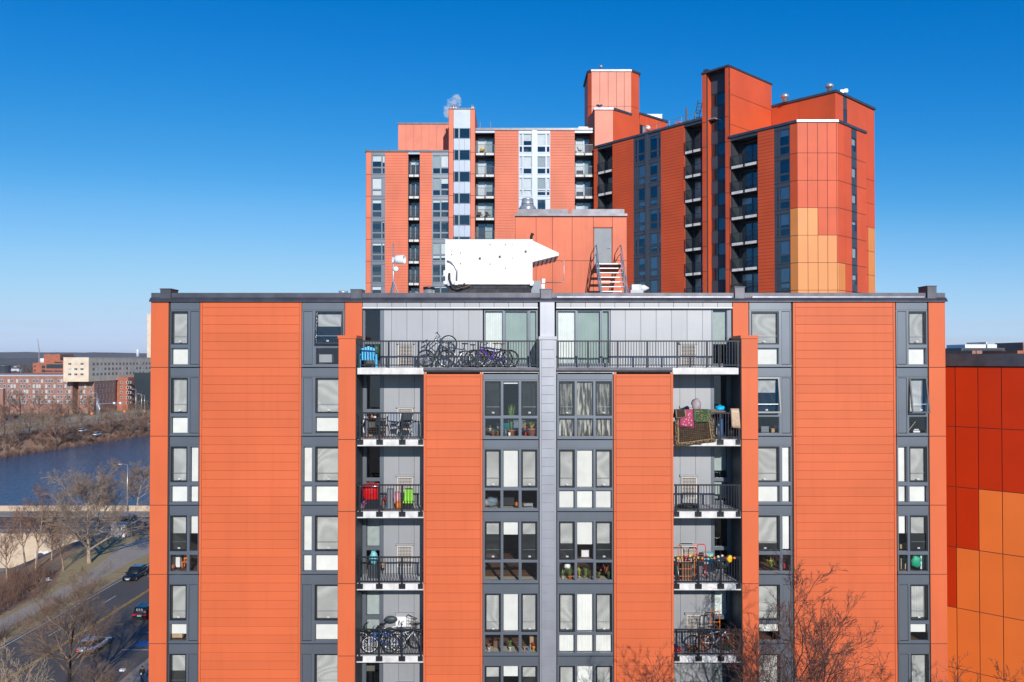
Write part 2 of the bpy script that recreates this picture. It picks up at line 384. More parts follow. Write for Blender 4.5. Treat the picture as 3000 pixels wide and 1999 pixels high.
def panels(P, M, x0, x1, zs, m, d=0.0, th=0.03, gap=0.014, back='joint', xs=None, bt=0.25, nm='panel'):
    xs = xs or [x0, x1]
    if back: block('backing_wall', P, M, x0, x1, d + th, d + th + bt, zs[0], zs[-1], back)
    for i, (a, b) in enumerate(zip(zs[:-1], zs[1:])):
        for j, (c, e) in enumerate(zip(xs[:-1], xs[1:])):
            mm = m(i, j) if callable(m) else m
            block(nm, P, M, c + gap / 2, e - gap / 2, d, d + th, a + gap / 2, b - gap / 2, mm, bev=0.004)
def frame2(ox, oy, ang): return T(ox, oy, 0) @ RZ(ang)
# ------------------------------------------------------------------ the near apartment block
YM, YF = 31.3, 30.0
def XM(x): return (x - 1176.5) / 58.47
def XF(x): return (x - 1176.5) / 61.0
def XB(x): return (x - 1176.5) * (YM + 0.13) / 1830
L = [H - 0.32 - 2.7 * k for k in range(0, 13)]          # floor lines, from below the top storey down
ROOF = H + 2.26
NEAR = thing('apartment_block', 'near apartment block with orange siding, grey window strips and stacked balconies', 'apartment building', T(0, YM, 0))
MM = frame2(0, YM, 0); MF = frame2(0, YF, 0)
LOW = L[5]
B = NEAR
LW = L[5]
# solid body behind the rooms and everything below the detailed storeys
part('core_wall', MB(T(0, -YM, 0)).box(-14.1, 16.9, YM + 4.2, YM + 22, 0, H + 2.2), 'room_wall', B)
part('roof', MB(T(0, -YM, 0)).box(-14.1, 16.9, YM + 0.35, YM + 22, H + 2.2, H + 2.3), 'roof_membrane', B)
part('lower_wall', MB(T(0, -YM, 0)).box(-14.15, 17.0, YM + 0.05, YM + 4.2, 0, LOW), 'grey_panel', B)
part('side_wall', MB(T(0, -YM, 0)).box(-14.2, -14.0, YM + 0.25, YM + 22, 0, H + 2.2), 'coral_panel', B)
part('side_wall', MB(T(0, -YM, 0)).box(16.85, 17.05, YM + 0.25, YM + 22, 0, H + 2.2), 'coral_panel', B)
for k in range(0, 6):                                   # floors, ceilings and party walls of the rooms behind the glass
    block('room_floor', B, MM, -14.0, 16.85, 0.16, 4.2, L[k] - 0.22, L[k], 'room_floor')
    block('room_ceiling', B, MM, -14.0, 16.85, 0.16, 4.2, L[k] - 0.26, L[k] - 0.222, 'room_wall')
    if k >= 1:
        for a, b in ((1109, 1238), (1279.5, 1408.6)):
            block('room_floor', B, MF, XF(a), XF(b), 0.12, 1.45, L[k] - 0.2, L[k] - 0.002, 'room_floor')
for x in (388, 460, 692, 792, 1236, 1280, 1684, 1722, 1820, 2058, 2132):
    block('party_wall', B, MM, XM(x) - 0.06, XM(x) + 0.06, 0.26, 4.2, LOW, H + 2.2, 'room_wall')
# corner piers and orange siding fields
zc = [L[k] for k in range(5, -1, -1)] + [ROOF]
for a, b in ((345.5, 387.2), (2133.6, 2173)):
    panels(B, MM, XM(a), XM(b), zc, 'coral_panel', gap=0.022)
    panels(B, MM, XM(a), XM(b), [0] + L[11:4:-1], 'coral_panel', gap=0.022)
for a, b in ((459.7, 692.5), (1822.7, 2057.5)):
    siding(B, MM, XM(a), XM(b), LOW, ROOF, 'coral_panel', joints=zc, base=L[0] + 2.7)
    panels(B, MM, XM(a), XM(b), [0] + L[11:4:-1], 'coral_panel', gap=0.022)
for x in (387.2, 458.9, 692.5, 2057.5, 2131.8):          # dark reveals between the fields
    block('reveal', B, MM, XM(x), XM(x) + 0.045, 0.04, 0.25, LOW, ROOF, 'joint')
block('reveal', B, MM, XM(1818), XM(1822.7), 0.04, 0.25, LOW, ROOF, 'joint')
# short orange piers beside the top balconies, on the wall plane
for a, b in ((792, 832.5), (1683.6, 1721)):
    panels(B, MM, XM(a), XM(b), [L[0], ROOF], 'coral_panel', gap=0.02)
def strip(M, xa, xb, cols, row, spec, mgrey='grey_panel', ztop=None, top=2.30, mid=(0.77, 0.90), X=XM, bay=False):
    """one storey of a window strip. cols: (x0, x1, kind); spec: per column (upper, lower) glazing"""
    b = L[row]; zt = ztop if ztop is not None else b + 2.7
    t = b + top
    xa, xb = X(xa), X(xb)
    hd = zt - t
    block('header_panel', B, M, xa, xb, 0.0, 0.14, t + 0.05, zt - 0.02, mgrey, bev=0.004)
    block('head_trim', B, M, xa, xb, 0.02, 0.14, t, t + 0.045, 'frame_grey')
    block('sill_trim', B, M, xa, xb, -0.02, 0.14, b + 0.02, b + 0.11, 'frame_grey')
    edges = [xa] + [v for c in cols for v in (X(c[0]), X(c[1]))] + [xb]
    for i in range(0, len(edges), 2):
        block('mullion', B, M, edges[i], edges[i + 1], 0.0, 0.14, b + 0.112, t - 0.002, 'frame_grey')
    for (c, sp) in zip(cols, spec):
        x0, x1 = X(c[0]), X(c[1])
        if sp is None:
            block('side_panel', B, M, x0 + 0.01, x1 - 0.01, 0.012, 0.04, b + 0.13, t - 0.02, mgrey, bev=0.004)
            block('panel_backing', B, M, x0, x1, 0.05, 0.13, b + 0.11, t, 'joint')
            continue
        up, lo = sp
        block('transom', B, M, x0, x1, 0.0, 0.13, b + mid[0], b + mid[1], 'frame_grey')
        window(B, M, x0, x1, b + mid[1], t, **up)
        window(B, M, x0, x1, b + 0.11, b + mid[0], **lo)
S = lambda bl=1.0, bk='blind_white', **k: dict(kind='sash', blind=bl, bk=bk, **k)
Fx = lambda bl=1.0, bk='blind_white', **k: dict(kind='fixed', blind=bl, bk=bk, **k)
# strip beside the left corner, strip left of the pier, their mirror images on the right
ST = {
 1: (391.5, 458.5, [(393, 432, 's'), (437, 457, 'n')], [
     [(S(), Fx()), None], [(S(), Fx()), None], [(S(), Fx()), (Fx(), Fx())], [(S(.52), Fx(0)), (Fx(.52), Fx(0))],
     [(S(), Fx(.66)), None], [(S(.5), Fx(0)), None]]),
 2: (693.5, 791.5, [(697, 718, 'n'), (724.8, 788, 's')], [
     [None, (S(.45, opened=9), Fx(0))], [None, (S(), Fx(.9))], [(Fx(), Fx()), (S(), Fx())], [(Fx(), Fx()), (S(), Fx())],
     [None, (S(), Fx())], [None, (S(), Fx())]]),
 3: (1722, 1818, [(1726, 1790, 's'), (1796, 1816, 'n')], [
     [(S(), Fx()), None], [(S(.42, opened=10), Fx(0)), None], [(S(), Fx()), (Fx(), Fx())], [(S(.82), Fx(0)), (Fx(.97), Fx(0))],
     [(S(), Fx(.5)), None], [(S(), Fx()), None]]),
 4: (2059.5, 2131, [(2062.5, 2083, 'n'), (2088, 2129, 's')], [
     [None, (S(), Fx())], [None, (S(1.0, 'curtain', opened=10), Fx(0))], [(Fx(), Fx()), (S(), Fx())], [(Fx(.52), Fx(0)), (S(.52), Fx(0))],
     [None, (S(.98, 'curtain'), Fx(.55))], [None, (S(), Fx())]]),
}
for q, (xa, xb, cols, rows) in ST.items():
    for r, spec in enumerate(rows):
        strip(MM, xa, xb, cols, r, spec, ztop=ROOF if r == 0 else None, top=2.21 if r == 0 else 2.30)
# projecting bays: siding, window strips, side walls
bt = H - 0.46                                            # top of the bay under its metal cap
zb = [L[k] for k in range(5, 0, -1)] + [L[0] - 0.16]
for a, b in ((974, 1109), (1410, 1546.5)):
    siding(B, MF, XF(a), XF(b), LOW, L[0] - 0.16, 'coral_panel', joints=[L[5], L[4], L[3], L[2], L[1], L[0] - 0.16], base=L[0] - 0.01)
    panels(B, MF, XF(a), XF(b), [0] + L[11:4:-1], 'coral_panel')
for sx, q in ((974, 1), (1546.5, -1)):
    x = XF(sx)
    x0, x1 = (x, x + 0.2) if q > 0 else (x - 0.2, x)
    block('bay_side_wall', B, MF, x0 + 0.001, x1 - 0.001, 0.255, 1.5, 0, L[0] - 0.16, 'charcoal_panel')
for a, b in ((1109, 1238), (1279.5, 1408.6)):
    block('lower_bay_wall', B, MF, XF(a), XF(b), 0.02, 1.35, 0, LOW, 'grey_panel')
D0 = lambda: Fx(0); LC = lambda: 'lace'
BL = [[(S(0), Fx(0)), (Fx(.07), Fx(0)), (S(0), Fx(0))], [(S(), Fx(0)), (Fx(), Fx(0)), (S(), Fx(0))], [(S(.34), Fx(0)), (Fx(.36), Fx(0)), (S(.34), Fx(0))],
      [(S(), Fx(.0)), (Fx(), Fx(.0)), (S(), Fx(.0))], [(S(.3), Fx(0)), (Fx(.3), Fx(0)), (S(.3), Fx(0))]]
BR = [[(S(1, 'lace'), Fx(1, 'lace')), (Fx(1, 'lace'), Fx(1, 'lace')), (S(1, 'lace'), Fx(1, 'lace'))], [(S(), Fx()), (Fx(), Fx()), (S(), Fx())],
      [(S(.6), Fx(0)), (Fx(.62), Fx(0)), (S(.6), Fx(0))], [(S(1, 'curtain'), Fx(1, 'curtain')), (Fx(1, 'curtain'), Fx(1, 'curtain')), (S(1, 'curtain'), Fx(1, 'curtain'))],
      [(S(), Fx()), (Fx(), Fx()), (S(), Fx())]]
for xa, xb, cols, rows in ((1110, 1237.5, [(1114, 1151, 's'), (1155.6, 1192.5, 'n'), (1197.5, 1234.8, 's')], BL),
                           (1280, 1408, [(1284, 1320.5, 's'), (1325, 1363.5, 'n'), (1368, 1406, 's')], BR)):
    for r, spec in enumerate(rows):
        strip(MF, xa, xb, cols, r + 1, spec, X=XF, ztop=(L[0] - 0.16) if r == 0 else None, top=2.20 if r == 0 else 2.33, mid=(.80, .89), bay=True)
for x in (1109, 1408.2): block('reveal', B, MF, XF(x) - 0.02, XF(x) + 0.02, 0.05, 0.2, LOW, L[0] - 0.16, 'joint')
for x in (1238, 1279): block('reveal', B, MF, XF(x) - 0.03, XF(x) + 0.03, 0.03, 0.2, LOW, L[0] - 0.2, 'joint')
# room shells inside the bays so that the wall plane does not cut the rooms
# central grey pier: stacked narrow panels, taller plain piece above
x0, x1 = XF(1240), XF(1277.5)
zz = [LOW]
while zz[-1] < H + 0.86 - 0.2: zz.append(zz[-1] + 0.3375)
zz[-1] = H + 0.74
panels(B, MF, x0 + 0.06, x1 - 0.06, zz, 'pier_panel', d=-0.05, gap=0.012, nm='pier_panel', back=None)
block('pier_core', B, MF, x0, x1, -0.025, 1.5, 0, H + 0.74, 'pier_panel')
block('pier_cap', B, MF, x0 - 0.03, x1 + 0.03, -0.09, 1.3, H + 0.74, H + 0.86, 'pier_panel')
block('pier_head', B, MM, XM(1240.5), XM(1274.5), -0.05, 0.25, H + 0.86, ROOF, 'pier_panel', bev=0.01)
# projecting orange piers at the outer ends of the balconies
for (a, b, inner) in ((777.3, 818, 1), (1703, 1742, -1)):
    zs = [0] + L[11:-1:-1] if False else [0] + [L[k] for k in range(11, -1, -1)] + [H + 0.78]
    x0, x1 = XF(a), XF(b)
    panels(B, MF, x0, x1, zs, 'coral_panel', gap=0.022, bt=0.02)
    block('pier_core', B, MF, x0, x1, 0.05, 1.3, 0, H + 0.78, 'charcoal_panel')
    block('pier_cap', B, MF, x0 - 0.02, x1 + 0.02, -0.03, 1.29, H + 0.78, H + 0.90, 'coral_panel')
    sx = (x1, x1 + 0.012) if inner > 0 else (x0 - 0.012, x0)
    for k in range(-1, 5):                               # cladding of the inner faces
        zt = H + 0.78 if k < 0 else L[k] - 0.01
        for i in range(3): block('side_panel', B, MF, sx[0], sx[1], 0.06 + 0.41 * i, 0.06 + 0.41 * i + 0.40, L[k + 1] + 0.01, zt, 'charcoal_panel')
# balcony slabs, caps over the bays, railings
def slab(a, b, z, cap=False, X=XF):
    block('balcony_slab', B, MF, a, b, 0.0, 1.42, z - 0.25, z, 'white_slab', bev=0.012)
    block('balcony_floor', B, MF, a + 0.02, b - 0.02, 0.05, 1.40, z + 0.001, z + 0.006, 'slab_floor')
POSTM = {}
def railing(a, b, z, posts, plates=True, n_per=None):
    h = 1.03; y = 0.0
    mb = MB()
    mb.box(a, b, y - 0.055, y - 0.005, z + h - 0.055, z + h); mb.box(a, b, y - 0.045, y - 0.015, z + 0.08, z + 0.12)
    rl = link('railing', mb.mesh('railing', 'rail_black'), B, MF)
    for p in posts: block('post', rl, MF, p - 0.035, p + 0.035, y - 0.058, y + 0.0, z - 0.02 if plates else z + 0.02, z + h - 0.05, 'rail_black')
    if plates:
        for p in posts:
            q0, q1 = max(p - 0.125, a), min(p + 0.125, b)
            pl = block('post_plate', rl, MF, q0, q1, y - 0.03, y - 0.001, z - 0.19, z - 0.0, 'rail_black')
            link('bolt', cached(('bolts', round(q1 - q0, 2)), lambda: (lambda m_: [m_.box(t_ - 0.008, t_ + 0.008, -0.01, 0, 0.02, 0.036) for t_ in (0.03, (q1 - q0) / 2, q1 - q0 - 0.03)] and m_)(MB()).mesh('bolt', 'steel')), rl, MF @ T(q0, y - 0.031, z - 0.19))
    bal = cached(('baluster',), lambda: MB().box(-0.0105, 0.0105, -0.01, 0.01, 0, h - 0.165).mesh('baluster', 'rail_black'))
    seq = sorted(posts)
    for p, q in zip(seq[:-1], seq[1:]):
        n = n_per or max(1, round((q - p) / 0.105)) - 1
        for i in range(n):
            link('baluster', bal, rl, MF @ T(p + (q - p) * (i + 1) / (n + 1), y - 0.03, z + 0.12))
lp = [XF(v) for v in (825, 893.5, 962, 1031, 1099, 1167.5, 1235)]
slab(XF(821), XF(973.8), L[0]); slab(XF(973.9), XF(1238), L[0]); slab(XF(1279), XF(1544.9), L[0]); slab(XF(1545), XF(1697), L[0])
railing(XF(819), XF(1237), L[0], lp, plates=False)
railing(XF(1280), XF(1699), L[0], [XF(1282), XF(1351), XF(1419), XF(1487), XF(1556), XF(1624), XF(1695)], plates=False)
for a, b in ((974, 1238.5), (1278.5, 1545)):
    block('metal_cap', B, MF, XF(a) - 0.01, XF(b), -0.07, 0.0, L[0] - 0.10, L[0] + 0.0, 'flashing')
    block('cap_trim', B, MF, XF(a), XF(b), -0.03, 0.0, L[0] - 0.155, L[0] - 0.105, 'joint')
for k in range(1, 6):
    z = L[k]
    slab(XF(821), XF(973.6), z); slab(XF(1547), XF(1701), z)
    railing(XF(820), XF(973), z, [XF(v) for v in (828, 873, 925, 969)])
    railing(XF(1547.5), XF(1700), z, [XF(v) for v in (1552, 1603, 1654, 1697)])
# balcony back walls: cladding, glazed doors, through-wall units
def ac_unit(x0, z0, wd=0.60, ht=0.84):
    g = link('air_conditioner', ring_mesh(wd, ht, 0.035, 0.05, 'grille'), B, MB_ @ T(x0, -0.05, z0))
    mb = MB()
    for i in range(1, 9): mb.box(0.035 + (wd - .07) * i / 9 - .005, 0.035 + (wd - .07) * i / 9 + .005, 0.005, 0.012, 0.035, ht - 0.035)
    for i in range(1, 14): mb.box(0.035, wd - 0.035, 0.013, 0.02, 0.035 + (ht - .07) * i / 14 - .009, 0.035 + (ht - .07) * i / 14 + .009)
    link('grille', mb.mesh('grille', 'grille'), g, MB_ @ T(x0, -0.05, z0))
    block('vent_core', g, MB_, x0 + 0.03, x0 + wd - 0.03, -0.025, -0.002, z0 + 0.03, z0 + ht - 0.03, 'grille_dark')
    block('vent_hood', g, MB_, x0 - 0.06, x0 + wd + 0.06, -0.09, -0.001, z0 + ht + 0.02, z0 + ht + 0.10, 'light_panel')
MB_ = frame2(0, YM + 0.13, 0)
def back_wall(x0, x1, z0, z1, seams, openings, mt='light_panel'):
    """vertical cladding panels around full-height openings; openings: (a, b) in x"""
    xs = sorted([x0, x1] + seams)
    for a, b in zip(xs[:-1], xs[1:]):
        if any(o[0] - 1e-3 <= a and b <= o[1] + 1e-3 for o in openings): continue
        block('cladding_panel', B, MB_, a + 0.004, b - 0.004, 0, 0.03, z0 + 0.005, z1, mt, bev=0.003)
        block('backing_wall', B, MB_, a, b, 0.03, 0.1, z0, z1, 'joint')
z0, z1 = L[0] + 0.0, H + 2.0
# top left: window/door at the pier, panels, sliding door
sm = [XB(v) for v in (834, 876 + 6, 899.5, 935, 970.5, 1006, 1041.5, 1077, 1109.5, 1236)]
back_wall(sm[0], sm[-1], z0, z1, sm[1:-1], [(sm[0], sm[1]), (sm[-2], sm[-1])])
sm = [XB(v) for v in (1277, 1403, 1437, 1472.5, 1508, 1543.5, 1579, 1614.5, 1635, 1683)]
back_wall(sm[0], sm[-1], z0, z1, sm[1:-1], [(sm[0], sm[1]), (sm[-2], sm[-1])])
ac_unit(XB(915), H - 0.26); ac_unit(XB(1563.5), H - 0.26)
def door_unit(xa, xb, g0, g1, zf, zt, bl, bk='blind_grey', lower=True, lowb=0.0, gl='sliding_glass'):
    """window over a lower light beside a balcony door, xa..xb the opening, g0..g1 the glass"""
    block('door_jamb', B, MB_, xa, g0, -0.01, 0.12, zf, zt, 'frame_grey'); block('door_jamb', B, MB_, g1, xb, -0.01, 0.12, zf, zt, 'frame_grey')
    block('transom', B, MB_, g0, g1, -0.005, 0.12, zf + 0.92, zf + 1.04, 'frame_grey')
    block('door_sill', B, MB_, g0, g1, -0.005, 0.12, zf, zf + 0.13, 'frame_grey')
    block('head_trim', B, MB_, g0, g1, -0.005, 0.12, zt - 0.06, zt, 'frame_grey')
    window(B, MB_, g0, g1, zf + 1.04, zt - 0.06, blind=bl, bk=bk, gl=gl)
    window(B, MB_, g0, g1, zf + 0.13, zf + 0.92, blind=lowb, bk=bk, gl=gl)
def slider(xa, xb, cuts, zf, zt):
    block('door_sill', B, MB_, xa, xb, -0.03, 0.12, zf, zf + 0.12, 'frame_grey')
    block('head_trim', B, MB_, xa, xb, -0.02, 0.12, zt - 0.05, zt, 'frame_black')
    for i, (a, b, bl, bk) in enumerate(cuts):
        f = window(B, MB_, a, b, zf + 0.12, zt - 0.05, blind=bl, bk=bk, gl='sliding_glass', fw=0.05, d=0.0 + 0.03 * (i % 2))
        f.name = 'sliding_door'
door_unit(sm[-2], sm[-1], XB(1638), XB(1671), L[0], z1, 1.0, 'blind_grey')
door_unit(XB(834), XB(882), XB(838), XB(874), L[0], z1, 0.0)
slider(XB(1109.5), XB(1236), [(XB(1112), XB(1158), 1.0, 'curtain'), (XB(1158), XB(1215), 1.0, 'curtain_teal'), (XB(1215), XB(1235), 1.0, 'curtain_teal')], L[0], z1)
slider(XB(1277), XB(1403), [(XB(1278), XB(1325), 1.0, 'curtain'), (XB(1325), XB(1382), 1.0, 'curtain_teal'), (XB(1382), XB(1402), 1.0, 'curtain_teal')], L[0], z1)
# header band of panels over the top balconies
for a, b in ((832.8, 1236), (1278, 1683)):
    n = 12; xs = [XM(a) + (XM(b) - XM(a)) * i / n for i in range(n + 1)]
    panels(B, MM, XM(a), XM(b), [H + 2.03, ROOF - 0.02], 'light_panel', xs=xs, gap=0.01, nm='header_panel')
    block('drip_edge', B, MM, XM(a), XM(b), -0.05, 0.2, H + 2.0, H + 2.035, 'white_paint')
# lower balconies
LB = [(1.0, 0), (0.0, 0), (0.98, 0), (0.0, 0), (1.0, 0), (0.0, 0)]
for k in range(1, 6):
    zf, zt = L[k], L[k - 1] - 0.25
    back_wall(XB(834), XB(985), zf, zt, [XB(882), XB(917), XB(952.5)], [(XB(834), XB(882))])
    door_unit(XB(834), XB(882), XB(842), XB(874), zf, zt, {1: 0, 2: 0, 3: 1, 4: 1, 5: 0}[k], 'blind_grey', lowb=0.9 if k == 4 else 0)
    back_wall(XB(1536), XB(1684), zf, zt, [XB(1562), XB(1597.5), XB(1633)], [(XB(1633), XB(1684))])
    door_unit(XB(1633), XB(1684), XB(1640), XB(1671), zf, zt, {1: 0, 2: .8, 3: 0, 4: 1, 5: 1}[k], 'curtain' if k == 4 else 'blind_grey', lowb=0.9 if k == 2 else 0)
    ac_unit(XB(914), zf + 0.25); ac_unit(XB(1564.5 if k != 4 else 1575), zf + 0.25)
    for s in (0.006,): block('ceiling_panel', B, MF, XF(821), XF(973), 0.03, 1.4, zt - 0.004, zt - 0.001, 'light_panel')
# roof edge: overhanging metal fascia, upper curb, five upstands
prof_x0, prof_x1 = XM(344), XM(2176)
mb = MB()
P_ = [(-0.10, ROOF), (-0.10, ROOF + 0.03), (0.02, ROOF + 0.16), (0.10, ROOF + 0.18), (0.10, ROOF + 0.36), (0.55, ROOF + 0.40), (0.55, ROOF - 0.0)]
vs = [(prof_x0, y, z) for y, z in P_] + [(prof_x1, y, z) for y, z in P_]
n = len(P_)
mb.add(vs, [(i, i + 1, n + i + 1, n + i) for i in range(n - 1)] + [(0, n, 2 * n - 1, n - 1), tuple(range(n)), tuple(range(2 * n - 1, n - 1, -1))])
link('roof_edge', mb.mesh('roof_edge', 'flashing'), B, MM)
for a, b, y in ((367, 391.5, 665.5), (805, 831, 667), (1242, 1268, 666), (1689, 1712, 661.5), (2132, 2153.5, 659)):
    zt = H + (826 - y) / 58.2
    up = block('upstand', B, MM, XM(a), XM(b), 0.0, 0.7, ROOF + 0.05, zt - 0.0, 'flashing', bev=0.01)
    block('upstand_cap', B, MM, XM(a) - 0.015, XM(b) + 0.015, -0.02, 0.72, zt, zt + 0.03, 'flashing')
for a, b in ((1280, 1683), (1730, 2126)):
    block('edge_strip', B, MM, XM(a), XM(b), 0.03, 0.099, ROOF + 0.165, ROOF + 0.22, 'flashing_bright')
for i in range(9):                                       # overlaps of the fascia lengths
    x = prof_x0 + 1.2 + i * 3.45
    block('lap_joint', B, MM, x, x + 0.05, -0.106, -0.1, ROOF + 0.004, ROOF + 0.028, 'flashing')
    block('lap_joint', B, MM, x + .8, x + .83, 0.094, 0.1, ROOF + 0.17, ROOF + 0.355, 'flashing')
block('fascia_shadow_gap', B, MM, XM(346), XM(2172), 0.01, 0.3, ROOF, ROOF + 0.001, 'joint')

# ------------------------------------------------------------------ the panelled wing at the right edge
WR_O = (17.0, 37.68); WR_A = math.atan2(-1.9, 2.05)
MW = frame2(WR_O[0], WR_O[1], WR_A)
def wr_s(x):                                             # distance along the wing at an image column
    t = (x - 1176.5) / 1830; c, s_ = math.cos(WR_A), math.sin(WR_A)
    return (WR_O[1] * t - WR_O[0]) / (c - s_ * t)
WING = thing('panelled_wing', 'deep red and amber panelled building behind the right edge of the near block', 'building', T(WR_O[0], WR_O[1], 0))
xs = [wr_s(2170), wr_s(2193.8)]
st = wr_s(2246) - wr_s(2193.8)
while xs[-1] < wr_s(2353) + 3: xs.append(xs[-1] + st)
zs = [H - 0.32 - 2.66 * k for k in range(9, -1, -1)]
def wmat(i, j):
    r = len(zs) - 2 - i                                   # 0 = top storey
    if r <= 1: return 'red_panel'
    if r == 2: return 'red_panel' if j <= 1 else 'amber_panel'
    if r == 3: return 'red_panel' if j <= 0 else 'amber_panel'
    return 'amber_panel'
panels(WING, MW, xs[0], xs[-1], zs, wmat, xs=xs, gap=0.03)
part('core_wall', MB(RZ(WR_A)).box(-2.5, xs[-1], 0.28, 16, 0, H - 0.33), 'joint', WING)
mb = MB(RZ(WR_A)); mb.box(-2.5, xs[-1] + .1, -0.10, 0.3, H - 0.30, H - 0.05); mb.box(-2.5, xs[-1] + .1, 0.02, 0.5, H - 0.05, H + 0.10); mb.box(-2.5, xs[-1] + .1, 0.08, 16, H + 0.10, H + 0.24)
part('roof_edge', mb, 'flashing', WING)
# ------------------------------------------------------------------ the far tower
YT = 98.8
TOW = thing('apartment_tower', 'tall stepped apartment tower with orange, red and amber facades behind the near block', 'apartment building', T(0, YT, 0))
TB = TOW
MT = frame2(0, YT, 0)
def XT(x): return (x - 1176.5) / 18.52
def ZT(y): return H + (826 - y) / 18.52
J = [H + 22.98 - 2.7 * k for k in range(-1, 12)]          # J[0] = one storey above the joint line 22.98
def Jk(k): return H + 22.98 - 2.7 * k
LOWT = Jk(6)
WA = math.atan2(-19.6, 17.5)
WO = (10.2, 98.0)
MWI = frame2(WO[0], WO[1], WA)
u_ = Vector((math.cos(WA), math.sin(WA))); v_ = Vector((-math.sin(WA), math.cos(WA)))
def ws(x):
    t = (x - 1176.5) / 1830; c, s_ = math.cos(WA), math.sin(WA)
    return (WO[1] * t - WO[0]) / (c - s_ * t)
def tpart(name, mb, m, kind=None, nobase=False): return part(name, mb, m, TB, kind=kind)
TT = T(0, -YT, 0)
# solid bodies
L1X0, L1X1, TX1 = XT(839.7), XT(1031), XT(1366)
tpart('core_wall', MB(TT).box(L1X0 + 0.05, XT(1092), YT + 1.7, YT + 14, 0, H + 25.75), 'room_dark')
tpart('core_wall', MB(TT).box(XT(1091), 11.6, YT + 1.7, YT + 14, 0, H + 28.45), 'room_dark')
tpart('roof', MB(TT).box(L1X0, XT(1092), YT + 0.3, YT + 14, H + 25.75, H + 25.85), 'roof_membrane')
tpart('roof', MB(TT).box(XT(1091), 11.6, YT + 0.3, YT + 14, H + 28.45, H + 28.55), 'roof_membrane')
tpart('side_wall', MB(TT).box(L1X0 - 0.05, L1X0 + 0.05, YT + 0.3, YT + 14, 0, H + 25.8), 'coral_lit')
def tstrip(M, X, xa, xb, cols, zbot, ztop, spec, mg='grey_panel', trans=0.9):
    """one storey of a far window strip"""
    t = ztop - 0.42; b = zbot + 0.10
    block('header_panel', TB, M, X(xa), X(xb), 0, 0.14, t + 0.03, ztop - 0.03, mg)
    block('sill_trim', TB, M, X(xa), X(xb), 0.0, 0.14, zbot + 0.0, b, mg)
    edges = [X(xa)] + [v for c in cols for v in (X(c[0]), X(c[1]))] + [X(xb)]
    for i in range(0, len(edges), 2):
        if edges[i + 1] - edges[i] > 0.02: block('mullion', TB, M, edges[i], edges[i + 1], 0.0, 0.14, b, t, mg)
    for c, sp in zip(cols, spec):
        x0, x1 = X(c[0]), X(c[1])
        if sp is None: block('side_panel', TB, M, x0, x1, 0.02, 0.14, b, t, mg); continue
        zm = b + (t - b) * 0.34
        block('transom', TB, M, x0, x1, 0.01, 0.12, zm - 0.05, zm + 0.05, mg)
        window(TB, M, x0, x1, zm + 0.05, t + 0.02, 'fixed', sp[0], far=True, fw=0.045, bk=sp[2] if len(sp) > 2 else 'blind_white')
        window(TB, M, x0, x1, b, zm - 0.05, 'fixed', sp[1], far=True, fw=0.045)
def tbalc(M, x0, x1, zf, zt, wall='charcoal_panel', door='light', rot=0, seed=0):
    """recessed balcony bay: slab, railing, side walls, glazed door"""
    rg = random.Random(seed)
    block('balcony_slab', TB, M, x0 + 0.12, x0 + (x1 - x0) * 0.46, -0.02, 0.0, zf - 0.16, zf + 0.12, 'white_slab')
    block('balcony_slab', TB, M, x0 + (x1 - x0) * 0.54, x1 - 0.12, -0.02, 0.0, zf - 0.16, zf + 0.12, 'white_slab')
    block('balcony_floor', TB, M, x0, x1, 0.0, 1.68, zf - 0.17, zf + 0.1, 'charcoal_panel')
    mb = MB(); mb.box(x0, x1, -0.05, 0.0, zf + 1.12, zf + 1.17); mb.box(x0, x1, -0.04, -0.01, zf + 0.2, zf + 0.23)
    for q in (x0 + 0.03, (x0 + x1) / 2, x1 - 0.03): mb.box(q - 0.03, q + 0.03, -0.05, 0.0, zf - 0.1, zf + 1.15)
    n = int((x1 - x0) / 0.13)
    for i in range(n): q = x0 + (x1 - x0) * (i + 0.5) / n; mb.box(q - 0.010, q + 0.010, -0.035, -0.015, zf + 0.2, zf + 1.13)
    link('railing', mb.mesh('railing', 'rail_black'), TB, M)
    a, b = x0 + (x1 - x0) * 0.1, x1 - (x1 - x0) * 0.06; m_ = (a + b) / 2
    MD = M @ T(0, 1.45, 0)
    block('door_surround', TB, MD, x0, a, 0, 0.2, zf, zt, wall); block('door_surround', TB, MD, b, x1, 0, 0.2, zf, zt, wall)
    block('door_surround', TB, MD, a, b, 0, 0.2, zt - 0.22, zt, wall)
    for q, (c, e) in enumerate(((a, m_), (m_, b))):
        window(TB, MD, c, e, zf + 0.1, zt - 0.22, 'fixed', rg.choice((1, 1, 0, 0.6)) if door == 'light' else rg.choice((0, 0, 0, .3)), bk='curtain_teal' if q else 'blind_white', far=True, fw=0.06).name = 'sliding_door'
rg = random.Random(5)
# ---- left part, facing the street
def col_j(lo, top): 
    zz_ = [lo]
    k = 12
    zs_ = [Jk(k) for k in range(12, -2, -1)]
    return [lo] + [z for z in zs_ if lo + 0.1 < z < top - 0.3] + [top]
R1 = H + 25.8
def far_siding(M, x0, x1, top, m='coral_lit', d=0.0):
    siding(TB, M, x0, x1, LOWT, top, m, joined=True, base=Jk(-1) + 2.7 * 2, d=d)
    block('lower_wall', TB, M, x0, x1, d, d + 0.28, 0, LOWT, m)
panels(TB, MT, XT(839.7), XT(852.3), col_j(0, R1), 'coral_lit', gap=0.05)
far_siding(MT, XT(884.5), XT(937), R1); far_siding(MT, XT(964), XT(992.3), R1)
for x0, x1 in ((937, 937.5), (963.5, 964)): block('recess_wall', TB, MT, XT(x0) - (0.1 if x0 == 937 else 0), XT(x1) + (0.1 if x0 != 937 else 0), 0.29, 1.7, 0, R1 - 0.05, 'charcoal_panel')
